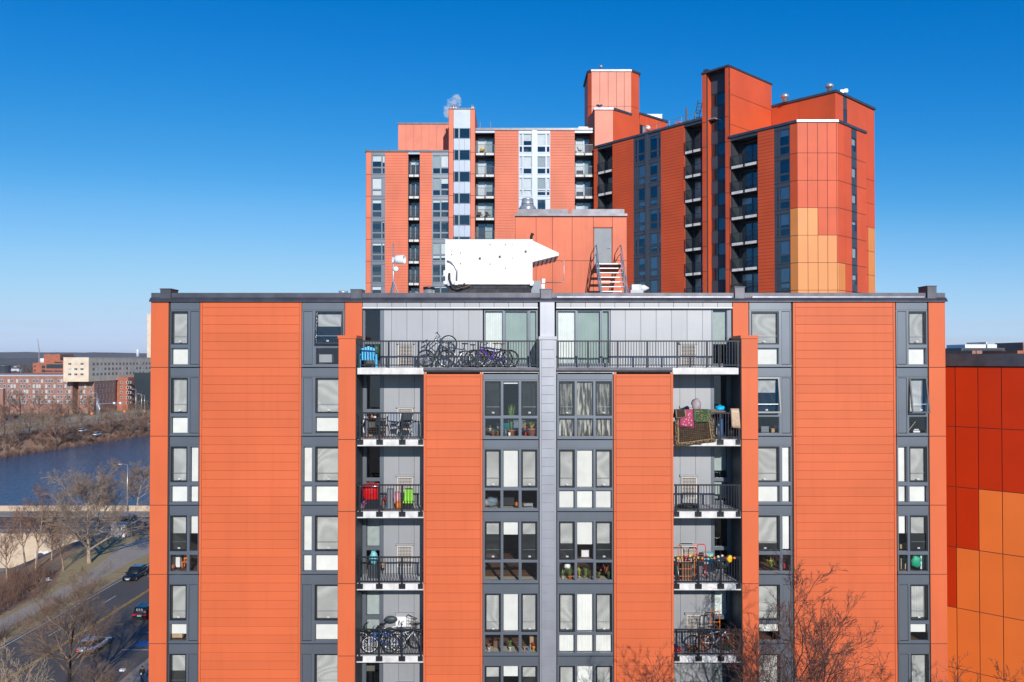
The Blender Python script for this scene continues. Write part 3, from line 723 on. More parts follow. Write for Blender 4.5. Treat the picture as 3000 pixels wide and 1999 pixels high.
blocks_low = ((852.3, 884.5), (937, 964), (992.3, 1031), (1091.8, 1136.8), (1321, 1366.2))
for a, b in blocks_low: block('lower_wall', TB, MT, XT(a) + .01, XT(b) - .01, 0.06, 1.6, 0, LOWT, 'grey_panel')
s1 = [[(.5, 0), (.6, 0)], [(1, 1), None], [(.3, 0), None], [(0, 0), (.1, 0)], [(.2, 0), (.2, 0)], [(0, 0), None], [(.3, 0), None]]
s2 = [[(1, 0, 'blind_grey'), (1, 0)], [(1, 0, 'blind_grey'), (.5, 0)], [(.25, 0), (.2, 0)], [(0, 0), (.05, 0)], [(1, .6, 'blind_grey'), (1, .5)], [(0, 0), (0, 0)], [(.1, 0), (.1, 0)]]
for r in range(7):
    zb_, zt_ = Jk(r), (R1 if r == 0 else Jk(r - 1))
    for X_ in (XT,):
        tstrip(MT, XT, 852.3, 884.5, [(854.6, 876, 's'), (877.3, 883.6, 'n')], zb_, zt_, s1[r])
        tstrip(MT, XT, 992.3, 1031, [(993.8, 1011.5), (1012.8, 1030.6)], zb_, zt_, s2[r])
    tbalc(MT, XT(937.2), XT(963.8), zb_ - 0.12, (zt_ - 0.25), seed=r, door='dark')
block('balcony_header', TB, MT, XT(937.2), XT(963.8), 0.0, 0.3, R1 - 0.27, R1 - 0.02, 'far_light_panel')
# ---- stair shaft in front of the left part
MS = frame2(0, YT - 0.35, 0)
RS = H + 31.05
for a, b in ((1031, 1042.3), (1080.6, 1091.8)):
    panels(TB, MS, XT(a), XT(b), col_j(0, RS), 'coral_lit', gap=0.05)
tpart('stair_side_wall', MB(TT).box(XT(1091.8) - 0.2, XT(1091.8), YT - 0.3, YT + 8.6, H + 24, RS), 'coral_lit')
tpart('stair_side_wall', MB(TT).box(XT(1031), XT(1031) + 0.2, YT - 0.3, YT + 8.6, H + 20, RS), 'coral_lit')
tpart('stair_core', MB(TT).box(XT(1032), XT(1091), YT + 1.6, YT + 8.5, 0, RS - 0.1), 'room_dark')
tpart('stair_roof', MB(TT).box(XT(1031), XT(1091.8), YT - 0.45, YT + 8.6, RS, RS + 0.12), 'flashing')
z = RS - 0.55
block('shaft_panel', TB, MS, XT(1042.3), XT(1080.6), 0.03, 0.2, z - 1.8, RS, 'far_light_panel')
z -= 1.8
k = 0
while z > H + 5:
    window(TB, MS, XT(1043.8), XT(1054.2), z - 1.3, z, 'fixed', 0.0, far=True, fw=0.05, d=0.06)
    window(TB, MS, XT(1055.4), XT(1079.8), z - 1.3, z, 'fixed', 0.0, far=True, fw=0.05, d=0.06)
    xs_ = [XT(1042.3), XT(1055), XT(1067.5), XT(1080.6)]
    panels(TB, MS, xs_[0], xs_[-1], [z - 2.7, z - 1.32], 'far_light_panel', xs=xs_, d=0.03, gap=0.02, nm='shaft_panel')
    block('mullion', TB, MS, XT(1054.3), XT(1055.3), 0.04, 0.15, z - 1.3, z, 'frame_grey')
    z -= 2.7; k += 1
block('shaft_panel', TB, MS, XT(1042.3), XT(1080.6), 0.03, 0.2, 0, z + 0.02, 'far_light_panel')
# penthouse behind the left part
tpart('penthouse_wall', MB(TT).box(XT(914) * 1.05, XT(1040) * 1.02, YT + 5.0, YT + 13.5, H + 25.8, H + 30.75), 'coral_pale')
mb = MB(TT); mb.box(XT(914) * 1.05 - .1, XT(1040) * 1.02, YT + 4.9, YT + 13.6, H + 30.75, H + 30.95); tpart('penthouse_roof', mb, 'flashing')
for i in range(1, 7): block('seam', TB, frame2(0, YT + 4.985, 0), XT(914) * 1.05 + i * 1.0, XT(914) * 1.05 + i * 1.0 + 0.03, 0, 0.014, H + 25.8, H + 30.7, 'coral_dark')
# ---- middle part
R2 = H + 28.5
far_siding(MT, XT(1136.8), XT(1192), R2); far_siding(MT, XT(1264.5), XT(1321), R2)
mb = None
for r in range(-1, 6):
    zb_, zt_ = Jk(r), (R2 if r == -1 else Jk(r - 1))
    tbalc(MT, XT(1092), XT(1136.6), zb_ - 0.12, zt_ - 0.25, seed=20 + r)
    tbalc(MT, XT(1321.2), XT(1366), zb_ - 0.12, zt_ - 0.25, seed=40 + r)
    sp = [[(1, 0), (.6, 0)], [(1, 1), (1, .0)], [(1, 1), (1, 1)], [None, (1, 1)], [None, (0, 0)], [None, (0.2, 0)], [None, (0, 0)]][r + 1]
    sq = [[(1, 0), (1, 0)], [(1, 0, 'blind_grey'), (1, 0)], [(1, .3, 'blind_grey'), (1, .3)], [(0, 0), None], [(0, 0), None], [(.5, 0), None], [(1, 1), None]][r + 1]
    tstrip(MT, XT, 1192, 1222.6, [(1193.5, 1200.5), (1202.5, 1222)], zb_, zt_, sp, 'far_light_panel')
    tstrip(MT, XT, 1234, 1264.5, [(1234.8, 1254), (1256, 1263.5)], zb_, zt_, sq, 'far_light_panel')
block('shaft_pier', TB, MT, XT(1222.6), XT(1234), -0.12, 0.2, 0, R2, 'far_light_panel')
for a, b in ((1092, 1136.6), (1321.2, 1366)): block('balcony_header', TB, MT, XT(a), XT(b), 0.0, 0.3, R2 - 0.3, R2 - 0.02, 'far_light_panel')
tpart('roof_edge', MB(TT).box(XT(839) - .1, XT(1031), YT - 0.12, YT + 0.4, R1, R1 + 0.22), 'flashing')
tpart('roof_edge', MB(TT).box(XT(1092), XT(1366), YT - 0.12, YT + 0.4, R2, R2 + 0.28), 'flashing')
for x in (1136.7, 1192, 1264.5, 1321): block('reveal', TB, MT, XT(x) - 0.03, XT(x) + 0.03, 0.28, 1.6, 0, R2, 'charcoal_panel')
# ---- block B and the high shaft A
def face(p, q, z0, z1, m, nm, ncol=1, zs=None, th=0.25, gap=0.04):
    """vertical panelled face from plan point p to q; outside is on the left of q->p"""
    p, q = Vector(p), Vector(q); d = q - p; a = math.atan2(d.y, d.x)
    Mf = frame2(p.x, p.y, a); ln = d.length
    panels(TB, Mf, 0, ln, zs or [z0, z1], m, xs=[ln * i / ncol for i in range(ncol + 1)] if isinstance(ncol, int) else ncol, gap=gap, bt=0.12, nm=nm)
    return Mf, ln
b0, b1 = (10.2, 98.0), (12.5, 98.0); a0, a1 = (10.06, 100.3), (15.1, 100.3)
c0, c1 = (16.3, 101.35), (20.5, 104.9)
tpart('shaft_core', MB(TT).prism([(b0[0] + .1, 98.2), (12.4, 98.2), (16.2, 101.6), (16.2, 112), (9.6, 112), (9.6, 101)], H + 26.0, H + 30.8), 'coral_far')
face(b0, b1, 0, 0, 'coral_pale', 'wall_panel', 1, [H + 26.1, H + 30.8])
face(b1, c0, 0, 0, 'coral_far', 'wall_panel', 1, [H + 26.1, H + 30.8])
zA = [H + 25.8, H + 31.0, H + 36.4]
tpart('shaft_core', MB(TT).prism([(10.2, 100.5), (14.9, 100.5), (16.1, 101.6), (16.1, 106), (9.7, 106), (9.7, 101)], H + 20, H + 36.3), 'coral_far')
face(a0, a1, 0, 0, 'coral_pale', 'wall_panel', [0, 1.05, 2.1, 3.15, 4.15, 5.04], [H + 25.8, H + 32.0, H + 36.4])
face(a1, (15.1 + .746 * 1.55, 100.3 + .666 * 1.55), 0, 0, 'coral_far', 'wall_panel', 1, [H + 25.8, H + 32.0, H + 36.4])
face((9.62, 100.8), a0, 0, 0, 'coral_far', 'wall_panel', 1, [H + 25.8, H + 32.0, H + 36.4])
mb = MB(TT); mb.prism([(9.5, 100.9), (10.0, 100.18), (15.15, 100.18), (16.45, 101.3), (16.4, 106.1), (9.5, 106.1)], H + 36.4, H + 36.65); tpart('roof_edge', mb, 'flashing')
mb = MB(TT); mb.prism([(10.1, 97.88), (12.55, 97.88), (15.2, 100.3), (15.0, 100.6), (10.1, 100.6)], H + 30.8, H + 31.1); tpart('roof_edge', mb, 'flashing')
face(c0, c1, 0, 0, 'coral_far', 'wall_panel', [0, 1.0, 1.9, 3.7, 5.5], [H + 26.0, H + 31.3])
Mc, lc = frame2(c0[0], c0[1], math.atan2(3.55, 4.2)), 5.5
block('service_door', TB, Mc, 0.05, 1.05, -0.03, 0.0, H + 27.2, H + 30.0, 'frame_black')
block('service_door_leaf', TB, Mc, 0.55, 1.0, -0.06, -0.03, H + 27.2, H + 29.9, 'light_panel')
mb = MB(TT); q = Vector(c0); e = Vector(c1); mb.prism([(q.x, q.y - .15), (e.x + .1, e.y - .15), (e.x + .1, e.y + 4), (q.x, q.y + 6)], H + 31.3, H + 31.55); tpart('roof_edge', mb, 'flashing')
tpart('penthouse_wall', MB(TT).prism([(q.x, q.y + .2), (e.x, e.y + .2), (e.x, e.y + 4), (q.x, q.y + 6)], H + 25, H + 31.28), 'coral_far')
FARF[0] = 'frame_slate'
def tstripw(M, X, xa, xb, cols, z0, z1, sp): tstrip(M, X, xa, xb, cols, z0, z1, sp, 'slate_panel')
# ---- angled wing
W1, W2 = H + 26.05, H + 23.3
S_ = ws
sE = S_(1834.3)
pE = Vector(WO) + u_ * sE
sM = S_(1647)
tpart('core_wall', MB(TT @ MWI).box(0.3, S_(1640), 1.7, 13, 0, W1 - 0.15), 'room_dark')
tpart('core_wall', MB(TT @ MWI).box(S_(1640), sE - 0.2, 1.7, 9, 0, W2 - 0.15), 'room_dark')
tpart('roof', MB(TT @ MWI).box(0.0, S_(1640), 0.3, 13, W1 - 0.1, W1 + 0.0), 'roof_membrane')
def wpan(a, b, top, m='coral_far', d=0.0): panels(TB, MWI, S_(a), S_(b), col_j(0, top), m, gap=0.05, d=d)
wpan(1364.7, 1373.7, W1)
far_siding(MWI, S_(1408.2), S_(1456.7), W1, 'coral_far'); far_siding(MWI, S_(1519.7), S_(1573.3), W1, 'coral_far')
far_siding(MWI, S_(1743), S_(1781), W2, 'coral_far')
w1 = [[(0, 0), (.1, 0)], [(1, 1), (.2, .5)], [(0, 0.8), (0, .7)], [(.9, 1), (.3, 0)], [(.3, 0), (.9, .3)], [(.5, .7), (1, 1)], [(1, 0), (1, 1)], [(1, 1), (0, 0)]]
for r in range(0, 7):
    zb_, zt_ = Jk(r), (W1 if r == 0 else Jk(r - 1))
    wide = r in (0, 3, 4)
    tstripw(MWI, S_, 1456.7, 1483.6, [(1459.5, 1464.5), (1467, 1482.5)], zb_, zt_, [w1[r][0] if wide else None, w1[r][0]])
    tstripw(MWI, S_, 1490.5, 1519.7, [(1494, 1511), (1513, 1518.8)], zb_, zt_, [w1[r][1], w1[r][1] if r in (0, 3, 4) else None])
    tbalc(MWI, S_(1373.9), S_(1408), zb_ - 0.12, zt_ - 0.25, seed=60 + r, door='dark')
    tbalc(MWI, S_(1573.7), S_(1613), zb_ - 0.12, zt_ - 0.25, seed=80 + r, door='light')
block('shaft_pier', TB, MWI, S_(1483.6), S_(1490.5), -0.1, 0.2, 0, W1, 'slate_panel')
for a, b in ((1456.7, 1519.7), (1373.9, 1408), (1573.7, 1613)): block('lower_wall', TB, MWI, S_(a) + 0.02, S_(b) - 0.02, 0.06, 1.65, 0, LOWT, 'slate_panel')
block('recess_wall', TB, MWI, 0.02, S_(1373.8) - .07, 0.3, 1.7, 0, W1 - .1, 'charcoal_panel')
for a in (1373.8, 1408.1, 1573.5): block('recess_wall', TB, MWI, S_(a) - 0.06, S_(a) + 0.06, 0.29, 1.7, 0, W1 - 0.05, 'charcoal_panel')
for a in (1456.7, 1519.7, 1456.7): block('reveal', TB, MWI, S_(a) - 0.03, S_(a) + 0.03, 0.28, 1.6, 0, W1 - .1, 'charcoal_panel')
for a, b in ((1373.9, 1408), (1573.7, 1613)): block('balcony_header', TB, MWI, S_(a), S_(b), 0.0, 0.3, W1 - 0.3, W1 - 0.02, 'charcoal_panel')
tpart('roof_edge', MB(TT @ MWI).box(0.0, S_(1614), -0.12, 0.5, W1, W1 + 0.25), 'flashing')
# stair shaft of the wing
RW = H + 30.95
wpan(1615, 1625, RW, d=-0.02); wpan(1668, 1676.5, RW, d=-0.02)
sA, sB = S_(1625.5), S_(1668)
tpart('shaft_side_wall', MB(TT @ MWI).box(S_(1625) - 0.12, S_(1625), 0.27, 1.4, 0, RW), 'coral_far')
tpart('shaft_side_wall', MB(TT @ MWI).box(S_(1615), S_(1615) + 0.12, 0.27, 8, H + 20, RW), 'coral_far')
Mfs = MWI @ T(0, 0.85, 0)
z = RW; block('shaft_panel', TB, Mfs, sA, sB, 0, 0.2, z - 2.15, z - 0.02, 'slate_panel'); z -= 2.2
while z > H + 5:
    dx = (sB - sA)
    window(TB, Mfs, sA + 0.05, sA + dx * .33, z - 1.35, z, 'fixed', 0.0, far=True, fw=0.05)
    window(TB, Mfs, sA + dx * .35, sB - 0.02, z - 1.35, z, 'fixed', 0.0, far=True, fw=0.05)
    panels(TB, Mfs, sA, sB, [z - 2.7, z - 1.38], 'slate_panel', xs=[sA, sA + dx * .33, sA + dx * .66, sB], gap=0.02, nm='shaft_panel')
    z -= 2.7
block('shaft_panel', TB, Mfs, sA, sB, 0, 0.2, 0, z, 'slate_panel')
tpart('shaft_core', MB(TT @ MWI).box(S_(1617), S_(1674), 2.2, 7.6, 0, RW - 0.1), 'room_dark')
ms = Vector(WO) + u_ * S_(1676.5)
me_ = ms + v_ * 8.6
face((ms.x, ms.y), (me_.x, me_.y), 0, 0, 'coral_far', 'wall_panel', [0, 8.6], [H + 20.0, H + 24.9, H + 28.1, RW], gap=0.05)
tpart('roof_edge', MB(TT @ MWI).box(S_(1614), S_(1676.5) + 0.08, -0.12, 8.7, RW, RW + 0.2), 'flashing')
tpart('roof_post', MB(TT @ MWI).box(S_(1618), S_(1618) + 0.5, 0.0, 0.5, RW + .2, RW + 0.5), 'flashing')
# second, lower segment
for r in range(1, 7):
    zb_, zt_ = Jk(r), (W2 if r == 1 else Jk(r - 1))
    tbalc(MWI, S_(1680.3), S_(1742.6), zb_ - 0.12, zt_ - 0.25, seed=100 + r, door='dark')
    tstripw(MWI, S_, 1781, 1817, [(1786, 1790), (1793, 1815.5)], zb_, zt_, [[None, (.4, 0)], [None, (0, .0)], [(.8, .6), (.9, 0)], [(.8, .5), (.8, 0)], [None, (1, 0)], [None, (1, .7)]][r - 1])
wpan(1676.8, 1680.2, W2, d=0.0)
for a in (1680.2, 1742.8): block('recess_wall', TB, MWI, S_(a) - 0.06, S_(a) + 0.06, 0.29, 1.7, 0, W2 - 0.05, 'charcoal_panel')
for a, b in ((1680.3, 1742.6), (1781, 1817)): block('lower_wall', TB, MWI, S_(a) + 0.02, S_(b) - 0.02, 0.06, 1.65, 0, LOWT, 'slate_panel')
block('balcony_header', TB, MWI, S_(1680.3), S_(1742.6), 0.0, 0.3, W2 - 0.32, W2 - 0.02, 'charcoal_panel')
wj = [0] + [Jk(k) for k in range(11, 0, -1)] + [W2]
def cm(i, j):
    r = len(wj) - 2 - i
    if r <= 1: return 'coral_far' if r < 1 else 'coral_far'
    return 'coral_far' if r == 2 else 'amber_far'
panels(TB, MWI, S_(1817), S_(1834.3), wj, cm, xs=[S_(1817), S_(1827), S_(1834.3)][0::2], gap=0.05)
tpart('roof_edge', MB(TT @ MWI).box(S_(1677), S_(1834.3), -0.12, 0.5, W2, W2 + 0.25), 'flashing')
tpart('roof', MB(TT @ MWI).box(S_(1677), S_(1834.3), 0.3, 9, W2 - 0.1, W2), 'roof_membrane')
# chamfered end: frontal face, face turned to the right
p0 = pE; p1 = Vector((32.06, p0.y)); p2 = p1 + v_ * 6.1
cols = [(x - 1834.3) / (1928.6 - 1834.3) * (p1.x - p0.x) for x in (1834.3, 1857.7, 1881, 1903.4, 1925, 1928.6)]
def pm(i, j):
    r = len(wj) - 2 - i
    if r <= 1: return 'coral_far'
    if r == 2: return 'coral_far'
    if r == 3: return 'amber_far' if j <= 1 else 'coral_far'
    if r == 4: return 'amber_far' if j <= 3 else 'coral_far'
    return 'amber_far'
face((p0.x, p0.y), (p1.x, p1.y), 0, 0, pm, 'wall_panel', cols, wj)
tpart('core_wall', MB(TT).prism([(p0.x + .25, p0.y + .3), (p1.x - .1, p1.y + .3), (p2.x - .4, p2.y), (p2.x - 8, p2.y + 6), (p0.x - 3, p0.y + 8)], 0, W2 - 0.1), 'room_dark')
Mr = frame2(p1.x, p1.y, math.atan2(v_.y, v_.x))
panels(TB, Mr, 0.0, 2.85, wj, lambda i, j: 'amber_far' if (len(wj) - 2 - i) >= 5 and j == 0 else 'coral_far', xs=[0, 1.4, 2.85], gap=0.05)
panels(TB, Mr, 4.0, 6.1, wj, 'coral_far', xs=[4.0, 6.1], gap=0.05)
for i, (za, zb2) in enumerate(zip(wj[:-1], wj[1:])):
    if i == 0: block('grey_panel', TB, Mr, 2.85, 4.0, 0, 0.2, za, zb2, 'slate_panel'); continue
    block('header_panel', TB, Mr, 2.87, 3.98, 0.0, 0.2, zb2 - 0.9, zb2 - 0.03, 'slate_panel'); block('sill_panel', TB, Mr, 2.87, 3.98, 0.0, 0.2, za + 0.03, za + 0.7, 'slate_panel')
    window(TB, Mr, 2.9, 3.95, za + 0.7, zb2 - 0.9, 'fixed', (0.9, 0.5, 1, 0.3, 0.8)[i % 5], far=True, fw=0.06, bk='blind_grey')
mb = MB(TT); d_ = 0.1
mb.prism([(p0.x - .1, p0.y - .12), (p1.x + .05, p1.y - .12), (p2.x + .1, p2.y - .05), (p2.x - .4, p2.y + .4), (p1.x - .2, p1.y + .5), (p0.x, p0.y + .5)], W2, W2 + 0.26); tpart('roof_edge', mb, 'flashing')
block('edge_strip', TB, frame2(p0.x, p0.y - 0.125, 0), 0, p1.x - p0.x, -0.01, 0.0, W2 + 0.02, W2 + 0.22, 'flashing_bright')
# penthouse Q at the right end
q1 = Vector((29.3, 89.5)); q2 = Vector((34.4, 84.3)); q3 = q2 + v_ * 9.3
zq = [H + 23.0, H + 28.4]
face((q1.x, q1.y), (q2.x, q2.y), 0, 0, 'coral_far', 'wall_panel', [0, 3.2, 7.28], [H + 18, H + 28.4])
Mq = frame2(q2.x, q2.y, math.atan2(v_.y, v_.x))
jq = [0] + [Jk(k) for k in range(11, -1, -1)] + [H + 28.4]
jq = [z for z in jq if z == 0 or z > 0]
panels(TB, Mq, 0, 1.75, jq[:-2] + [jq[-1]], 'coral_far', xs=[0, 1.75], gap=0.05)
panels(TB, Mq, 2.6, 9.3, jq[:-2] + [jq[-1]], lambda i, j: ('amber_far' if (j == 1 and i <= len(jq) - 6) else 'coral_far'), xs=[2.6, 7.6, 9.3], gap=0.05)
block('grey_panel', TB, Mq, 1.75, 2.6, 0.02, 0.2, 0, H + 28.4, 'slate_panel')
for z in (H + 25.6,): window(TB, Mq, 1.85, 2.5, z, z + 1.4, 'fixed', 0.3, far=True, fw=0.05, d=-0.06)
tpart('core_wall', MB(TT).prism([(q1.x + .3, q1.y + .3), (q2.x, q2.y + .35), (q3.x - .3, q3.y), (q3.x - 5, q3.y + 6), (q1.x, q1.y + 6)], 0, H + 28.35), 'room_dark')
mb = MB(TT); mb.prism([(q1.x - .05, q1.y - .15), (q2.x, q2.y - .2), (q3.x + .15, q3.y - .1), (q3.x - .3, q3.y + .4), (q2.x, q2.y + .5), (q1.x + .3, q1.y + .4)], H + 28.4, H + 28.65); tpart('roof_edge', mb, 'flashing')
tpart('roof', MB(TT).prism([(q1.x + .3, q1.y + .3), (q2.x, q2.y + .35), (q3.x - .3, q3.y), (q3.x - 5, q3.y + 6), (q1.x, q1.y + 6)], H + 28.36, H + 28.45), 'roof_membrane')
FARF[0] = 'frame_grey'
# ---- things standing on the tower's roofs
def tt(name, label, cat, x, y, z, mb, m, group=None, smooth=False):
    o = link(name, mb.mesh(name, m, smooth), None, T(x, y, z)); tag(o, label, cat, group); return o
def mush(r, h): return MB().lathe([(r * .55, 0), (r * .55, h * .45), (r, h * .5), (r, h * .75), (r * .6, h), (0.02, h * 1.02)], n=12)
def txy(px, py, D): return ((px - 1176.5) / 1830 * D, D, H + (826 - py) / 1830 * D)
for px, py, D, r, h, lb in ((1382, 157, 102, 0.22, 0.55, 'small silver vent on top of the highest orange shaft'),
                            (1378, 243.5, 98.6, 0.42, 0.3, 'flat silver vent on the ledge in front of the highest shaft'),
                            (1806, 232, 88.0, 0.45, 0.9, 'silver roof vent at the left end of the right penthouse'),
                            (1909, 207, 86, 0.45, 0.8, 'silver roof vent near the peak of the right penthouse')):
    x, y, z = txy(px, py, D); tt('roof_vent', lb, 'vent', x, y, z, mush(r, h), 'galv', 'silver vents on the tower roofs', True)
for i, (px, hh, r) in enumerate(((1035.5, .7, .1), (1041.5, .75, .17), (1047, .7, .15), (1052, .5, .15), (1084, .75, .12), (1087, .7, .12))):
    x, y, z = txy(px, 250.6, 99.6); tt('vent_pipe', ('steel flue pipe on the left stair shaft, ' + ('first', 'second', 'third', 'fourth', 'fifth', 'last')[i] + ' from the left'), 'pipe', x, y, RS + 0.12, MB().lathe([(r, 0), (r, hh), (r * .9, hh)], n=10), 'galv', 'flue pipes on the left stair shaft', True)
a = thing('roof_hatch', 'white access hatch with two upright poles behind the left stair shaft', 'hatch', T(XT(1114), YT + 2, R2 + .05))
part('hatch_box', MB().box(-0.55, 0.55, 0, 1.2, 0, 0.35), 'white_paint', a); part('hatch_lid', MB().box(-0.62, 0.62, -0.05, 1.3, 0.36, 0.42), 'galv', a)
for s in (-1, 1): part('pole', MB().tube([(s * 0.66, 0, 0), (s * 0.66, 0, 1.5), (s * 0.66, 0.0, 1.62)], 0.035, 6), 'galv', a)
x, y, z = txy(1308, 292, 100)
tt('rooftop_unit', 'low white unit on the middle roof of the tower left of the high shaft', 'roof unit', x, 100, R2 + .2, MB().box(-2.1, 1.9, 0, 2, 0, 0.45).box(1.2, 2.2, 0, 2, 0.45, 0.62), 'white_paint')
x, y, z = txy(1340, 290, 100.5)
tt('rooftop_unit', 'grey louvred unit on the middle roof beside the high shaft', 'roof unit', x, 100.5, R2 + .2, MB().box(-1.3, 1.3, 0, 1.5, 0, 0.4).box(-.9, .1, 0, 1.5, 0.4, .6).box(.3, 1.2, 0, 1.5, .4, .75), 'grey_panel')
x, y, z = txy(1502, 268, 106)
tt('rooftop_unit', 'pale grey air handling unit on the roof right of the high shaft', 'roof unit', x, 106, H + 31.4, MB().box(-1.2, 1.2, 0, 1.8, 0, 1.3).box(-1.25, 1.25, -0.04, 1.85, 1.3, 1.36), 'far_light_panel')
x, y, z = txy(1491, 285, 101.9)
tt('exhaust_fan', 'small white fan on the orange wall of the tower penthouse', 'fan', x, 102.3, z - .3, MB().lathe([(0.3, 0), (0.34, .1), (0.25, .35), (0.02, .4)], n=10, axis='y'), 'white_paint', smooth=True)
# ladder, guard rail and red unit on the wing roof
def wpt(px, d): p = Vector(WO) + u_ * S_(px) + v_ * d; return p
p = wpt(1580, 1.5)
a = thing('ladder', 'yellow ladder leaning up from the wing roof of the tower', 'ladder', T(p.x, p.y, W1) @ RZ(-0.3))
for s in (-1, 1): part('rail', MB().tube([(s * .25, 0, 0), (s * .25 + 0.62, 0, 2.9)], 0.05, 6), 'yellow', a)
for i in range(7): part('rung', MB().tube([(-.25 + .62 * (i + .7) / 7.7, 0, 2.9 * (i + .7) / 7.7), (.25 + .62 * (i + .7) / 7.7, 0, 2.9 * (i + .7) / 7.7)], 0.035, 5), 'yellow', a)
p = wpt(1492, .8)
g = thing('guard_rail', 'thin steel guard rail along the wing roof of the tower', 'railing', T(WO[0], WO[1], W1) @ RZ(WA))
xx = [S_(v) for v in (1470, 1500, 1530, 1558, 1590, 1612)]
for q in xx: part('post', MB().tube([(q, .8, 0), (q, .8, 1.25)], 0.035, 5), 'galv', g)
for hh in (.65, 1.22): part('rail', MB().tube([(xx[0], .8, hh), (xx[-1], .8, hh)], 0.028, 5), 'galv', g)
p = wpt(1546, 1.6)
a = thing('winch', 'red and white machine on the wing roof of the tower', 'machine', T(p.x, p.y, W1 + .1))
part('body', MB().box(-.45, .35, -.2, .3, .35, .85), 'red', a); part('tank', MB().lathe([(0.22, -.5), (.22, .3)], (0.1, 0, 0.25), 10, axis='x'), 'white_paint', a, True); part('frame', MB().box(-.6, -.5, -.1, 0, 0, .9).box(.45, .55, -.1, 0, 0, .9), 'red', a)
p = wpt(1562.5, 1.3)
tt('roof_pole', 'dark red pole standing on the wing roof left of the yellow ladder', 'pole', p.x, p.y, W1, MB().tube([(0, 0, 0), (0, 0, 2.3)], 0.09, 6), 'brown')
a = thing('camera_mast', 'grey loudspeaker cluster at the right penthouse corner', 'loudspeaker', T(*txy(1941, 212, 86.5)))
part('horn', MB().box(-.35, .0, -.15, .15, 0, .32), 'steel', a); part('horn', MB().box(.08, .45, -.15, .15, 0.08, .42), 'steel', a); part('bracket', MB().tube([(0, 0, -.4), (0, 0, .1)], .05, 5), 'steel', a)
rg = random.Random(3)
for i in range(5):
    f = 1.4 + i * 1.5; pp = q2 + v_ * f
    tt('antenna', 'small grey aerial on the right penthouse roof edge, %s from its peak' % ('nearest', 'second', 'third', 'fourth', 'farthest')[i], 'aerial', pp.x - .2, pp.y + .3, H + 28.6, MB().tube([(0, 0, 0), (0, 0, .35 + .2 * rg.random())], .03, 5).box(-.12, .14, -.05, .05, .15, .3), 'steel', 'small aerials along the right penthouse roof edge')
# white vapour from the flues
def vapour():
    m = bpy.data.materials.new('vapour'); m.use_nodes = True; t = m.node_tree; n = t.nodes; l = t.links; n.clear()
    o = n.new('ShaderNodeOutputMaterial'); v = n.new('ShaderNodeVolumePrincipled'); v.inputs['Color'].default_value = (1, 1, 1, 1)
    tc = n.new('ShaderNodeTexCoord'); no = n.new('ShaderNodeTexNoise'); no.inputs['Scale'].default_value = 0.8; no.inputs['Detail'].default_value = 4; v.inputs['Anisotropy'].default_value = -0.4
    r = n.new('ShaderNodeMapRange'); r.inputs[1].default_value = 0.42; r.inputs[2].default_value = 0.72; r.inputs[3].default_value = 0.0; r.inputs[4].default_value = 2.6
    l.new(tc.outputs['Object'], no.inputs['Vector']); l.new(no.outputs[0], r.inputs[0]); l.new(r.outputs[0], v.inputs['Density']); l.new(v.outputs[0], o.inputs['Volume'])
    MATS['vapour'] = m
vapour()
mb = MB(); x, y, z = txy(1036, 245, 103)
for i, (dx, dz, rr) in enumerate(((0.6, 1.0, .55), (.1, 0.5, .6), (-.3, -.2, .55), (-.5, -.9, .4), (.9, .6, .4))): mb.blob((dx, 0, dz), (rr * 1.2, rr, rr * 1.2), 16, 11, jit=.3, seed=i)
o = link('steam', mb.mesh('steam', 'vapour'), None, T(x, y, z)); o['kind'] = 'stuff'; o['label'] = 'white steam drifting left of the stair shaft flues'
# ------------------------------------------------------------------ land, river, roads on the left
def ground_mat(name, stops, s1=0.05, s2=1.2, bump=0.3, rough=0.95):
    m = bpy.data.materials.new(name); m.use_nodes = True; t = m.node_tree; n = t.nodes; l = t.links; b = n['Principled BSDF']
    b.inputs['Roughness'].default_value = rough; b.inputs['Specular IOR Level'].default_value = 0.2
    g = n.new('ShaderNodeNewGeometry')
    a = n.new('ShaderNodeTexNoise'); a.inputs['Scale'].default_value = s1; a.inputs['Detail'].default_value = 8; a.inputs['Roughness'].default_value = 0.65
    c = n.new('ShaderNodeTexNoise'); c.inputs['Scale'].default_value = s2; c.inputs['Detail'].default_value = 5
    l.new(g.outputs['Position'], a.inputs['Vector']); l.new(g.outputs['Position'], c.inputs['Vector'])
    mi = n.new('ShaderNodeMath'); mi.operation = 'MULTIPLY_ADD'; mi.inputs[1].default_value = 0.45
    ml = n.new('ShaderNodeMath'); ml.operation = 'MULTIPLY'; ml.inputs[1].default_value = 0.55
    l.new(a.outputs[0], ml.inputs[0]); l.new(c.outputs[0], mi.inputs[0]); l.new(ml.outputs[0], mi.inputs[2])
    r = n.new('ShaderNodeValToRGB'); e = r.color_ramp.elements
    while len(e) < len(stops): e.new(0.5)
    for k, (p, cc) in enumerate(stops): e[k].position = p; e[k].color = (*cc, 1)
    l.new(mi.outputs[0], r.inputs[0]); l.new(r.outputs[0], b.inputs['Base Color'])
    bp = n.new('ShaderNodeBump'); bp.inputs['Strength'].default_value = bump; bp.inputs['Distance'].default_value = 0.1
    l.new(c.outputs[0], bp.inputs['Height']); l.new(bp.outputs[0], b.inputs['Normal'])
    MATS[name] = m
ground_mat('winter_grass', [(0.3, (0.20, 0.14, 0.08)), (0.5, (0.42, 0.31, 0.16)), (0.62, (0.36, 0.30, 0.15)), (0.75, (0.46, 0.38, 0.22))], 0.04, 0.9)
ground_mat('bank_soil', [(0.3, (0.16, 0.09, 0.055)), (0.5, (0.32, 0.19, 0.115)), (0.7, (0.48, 0.32, 0.20))], 0.08, 1.5, 0.6)
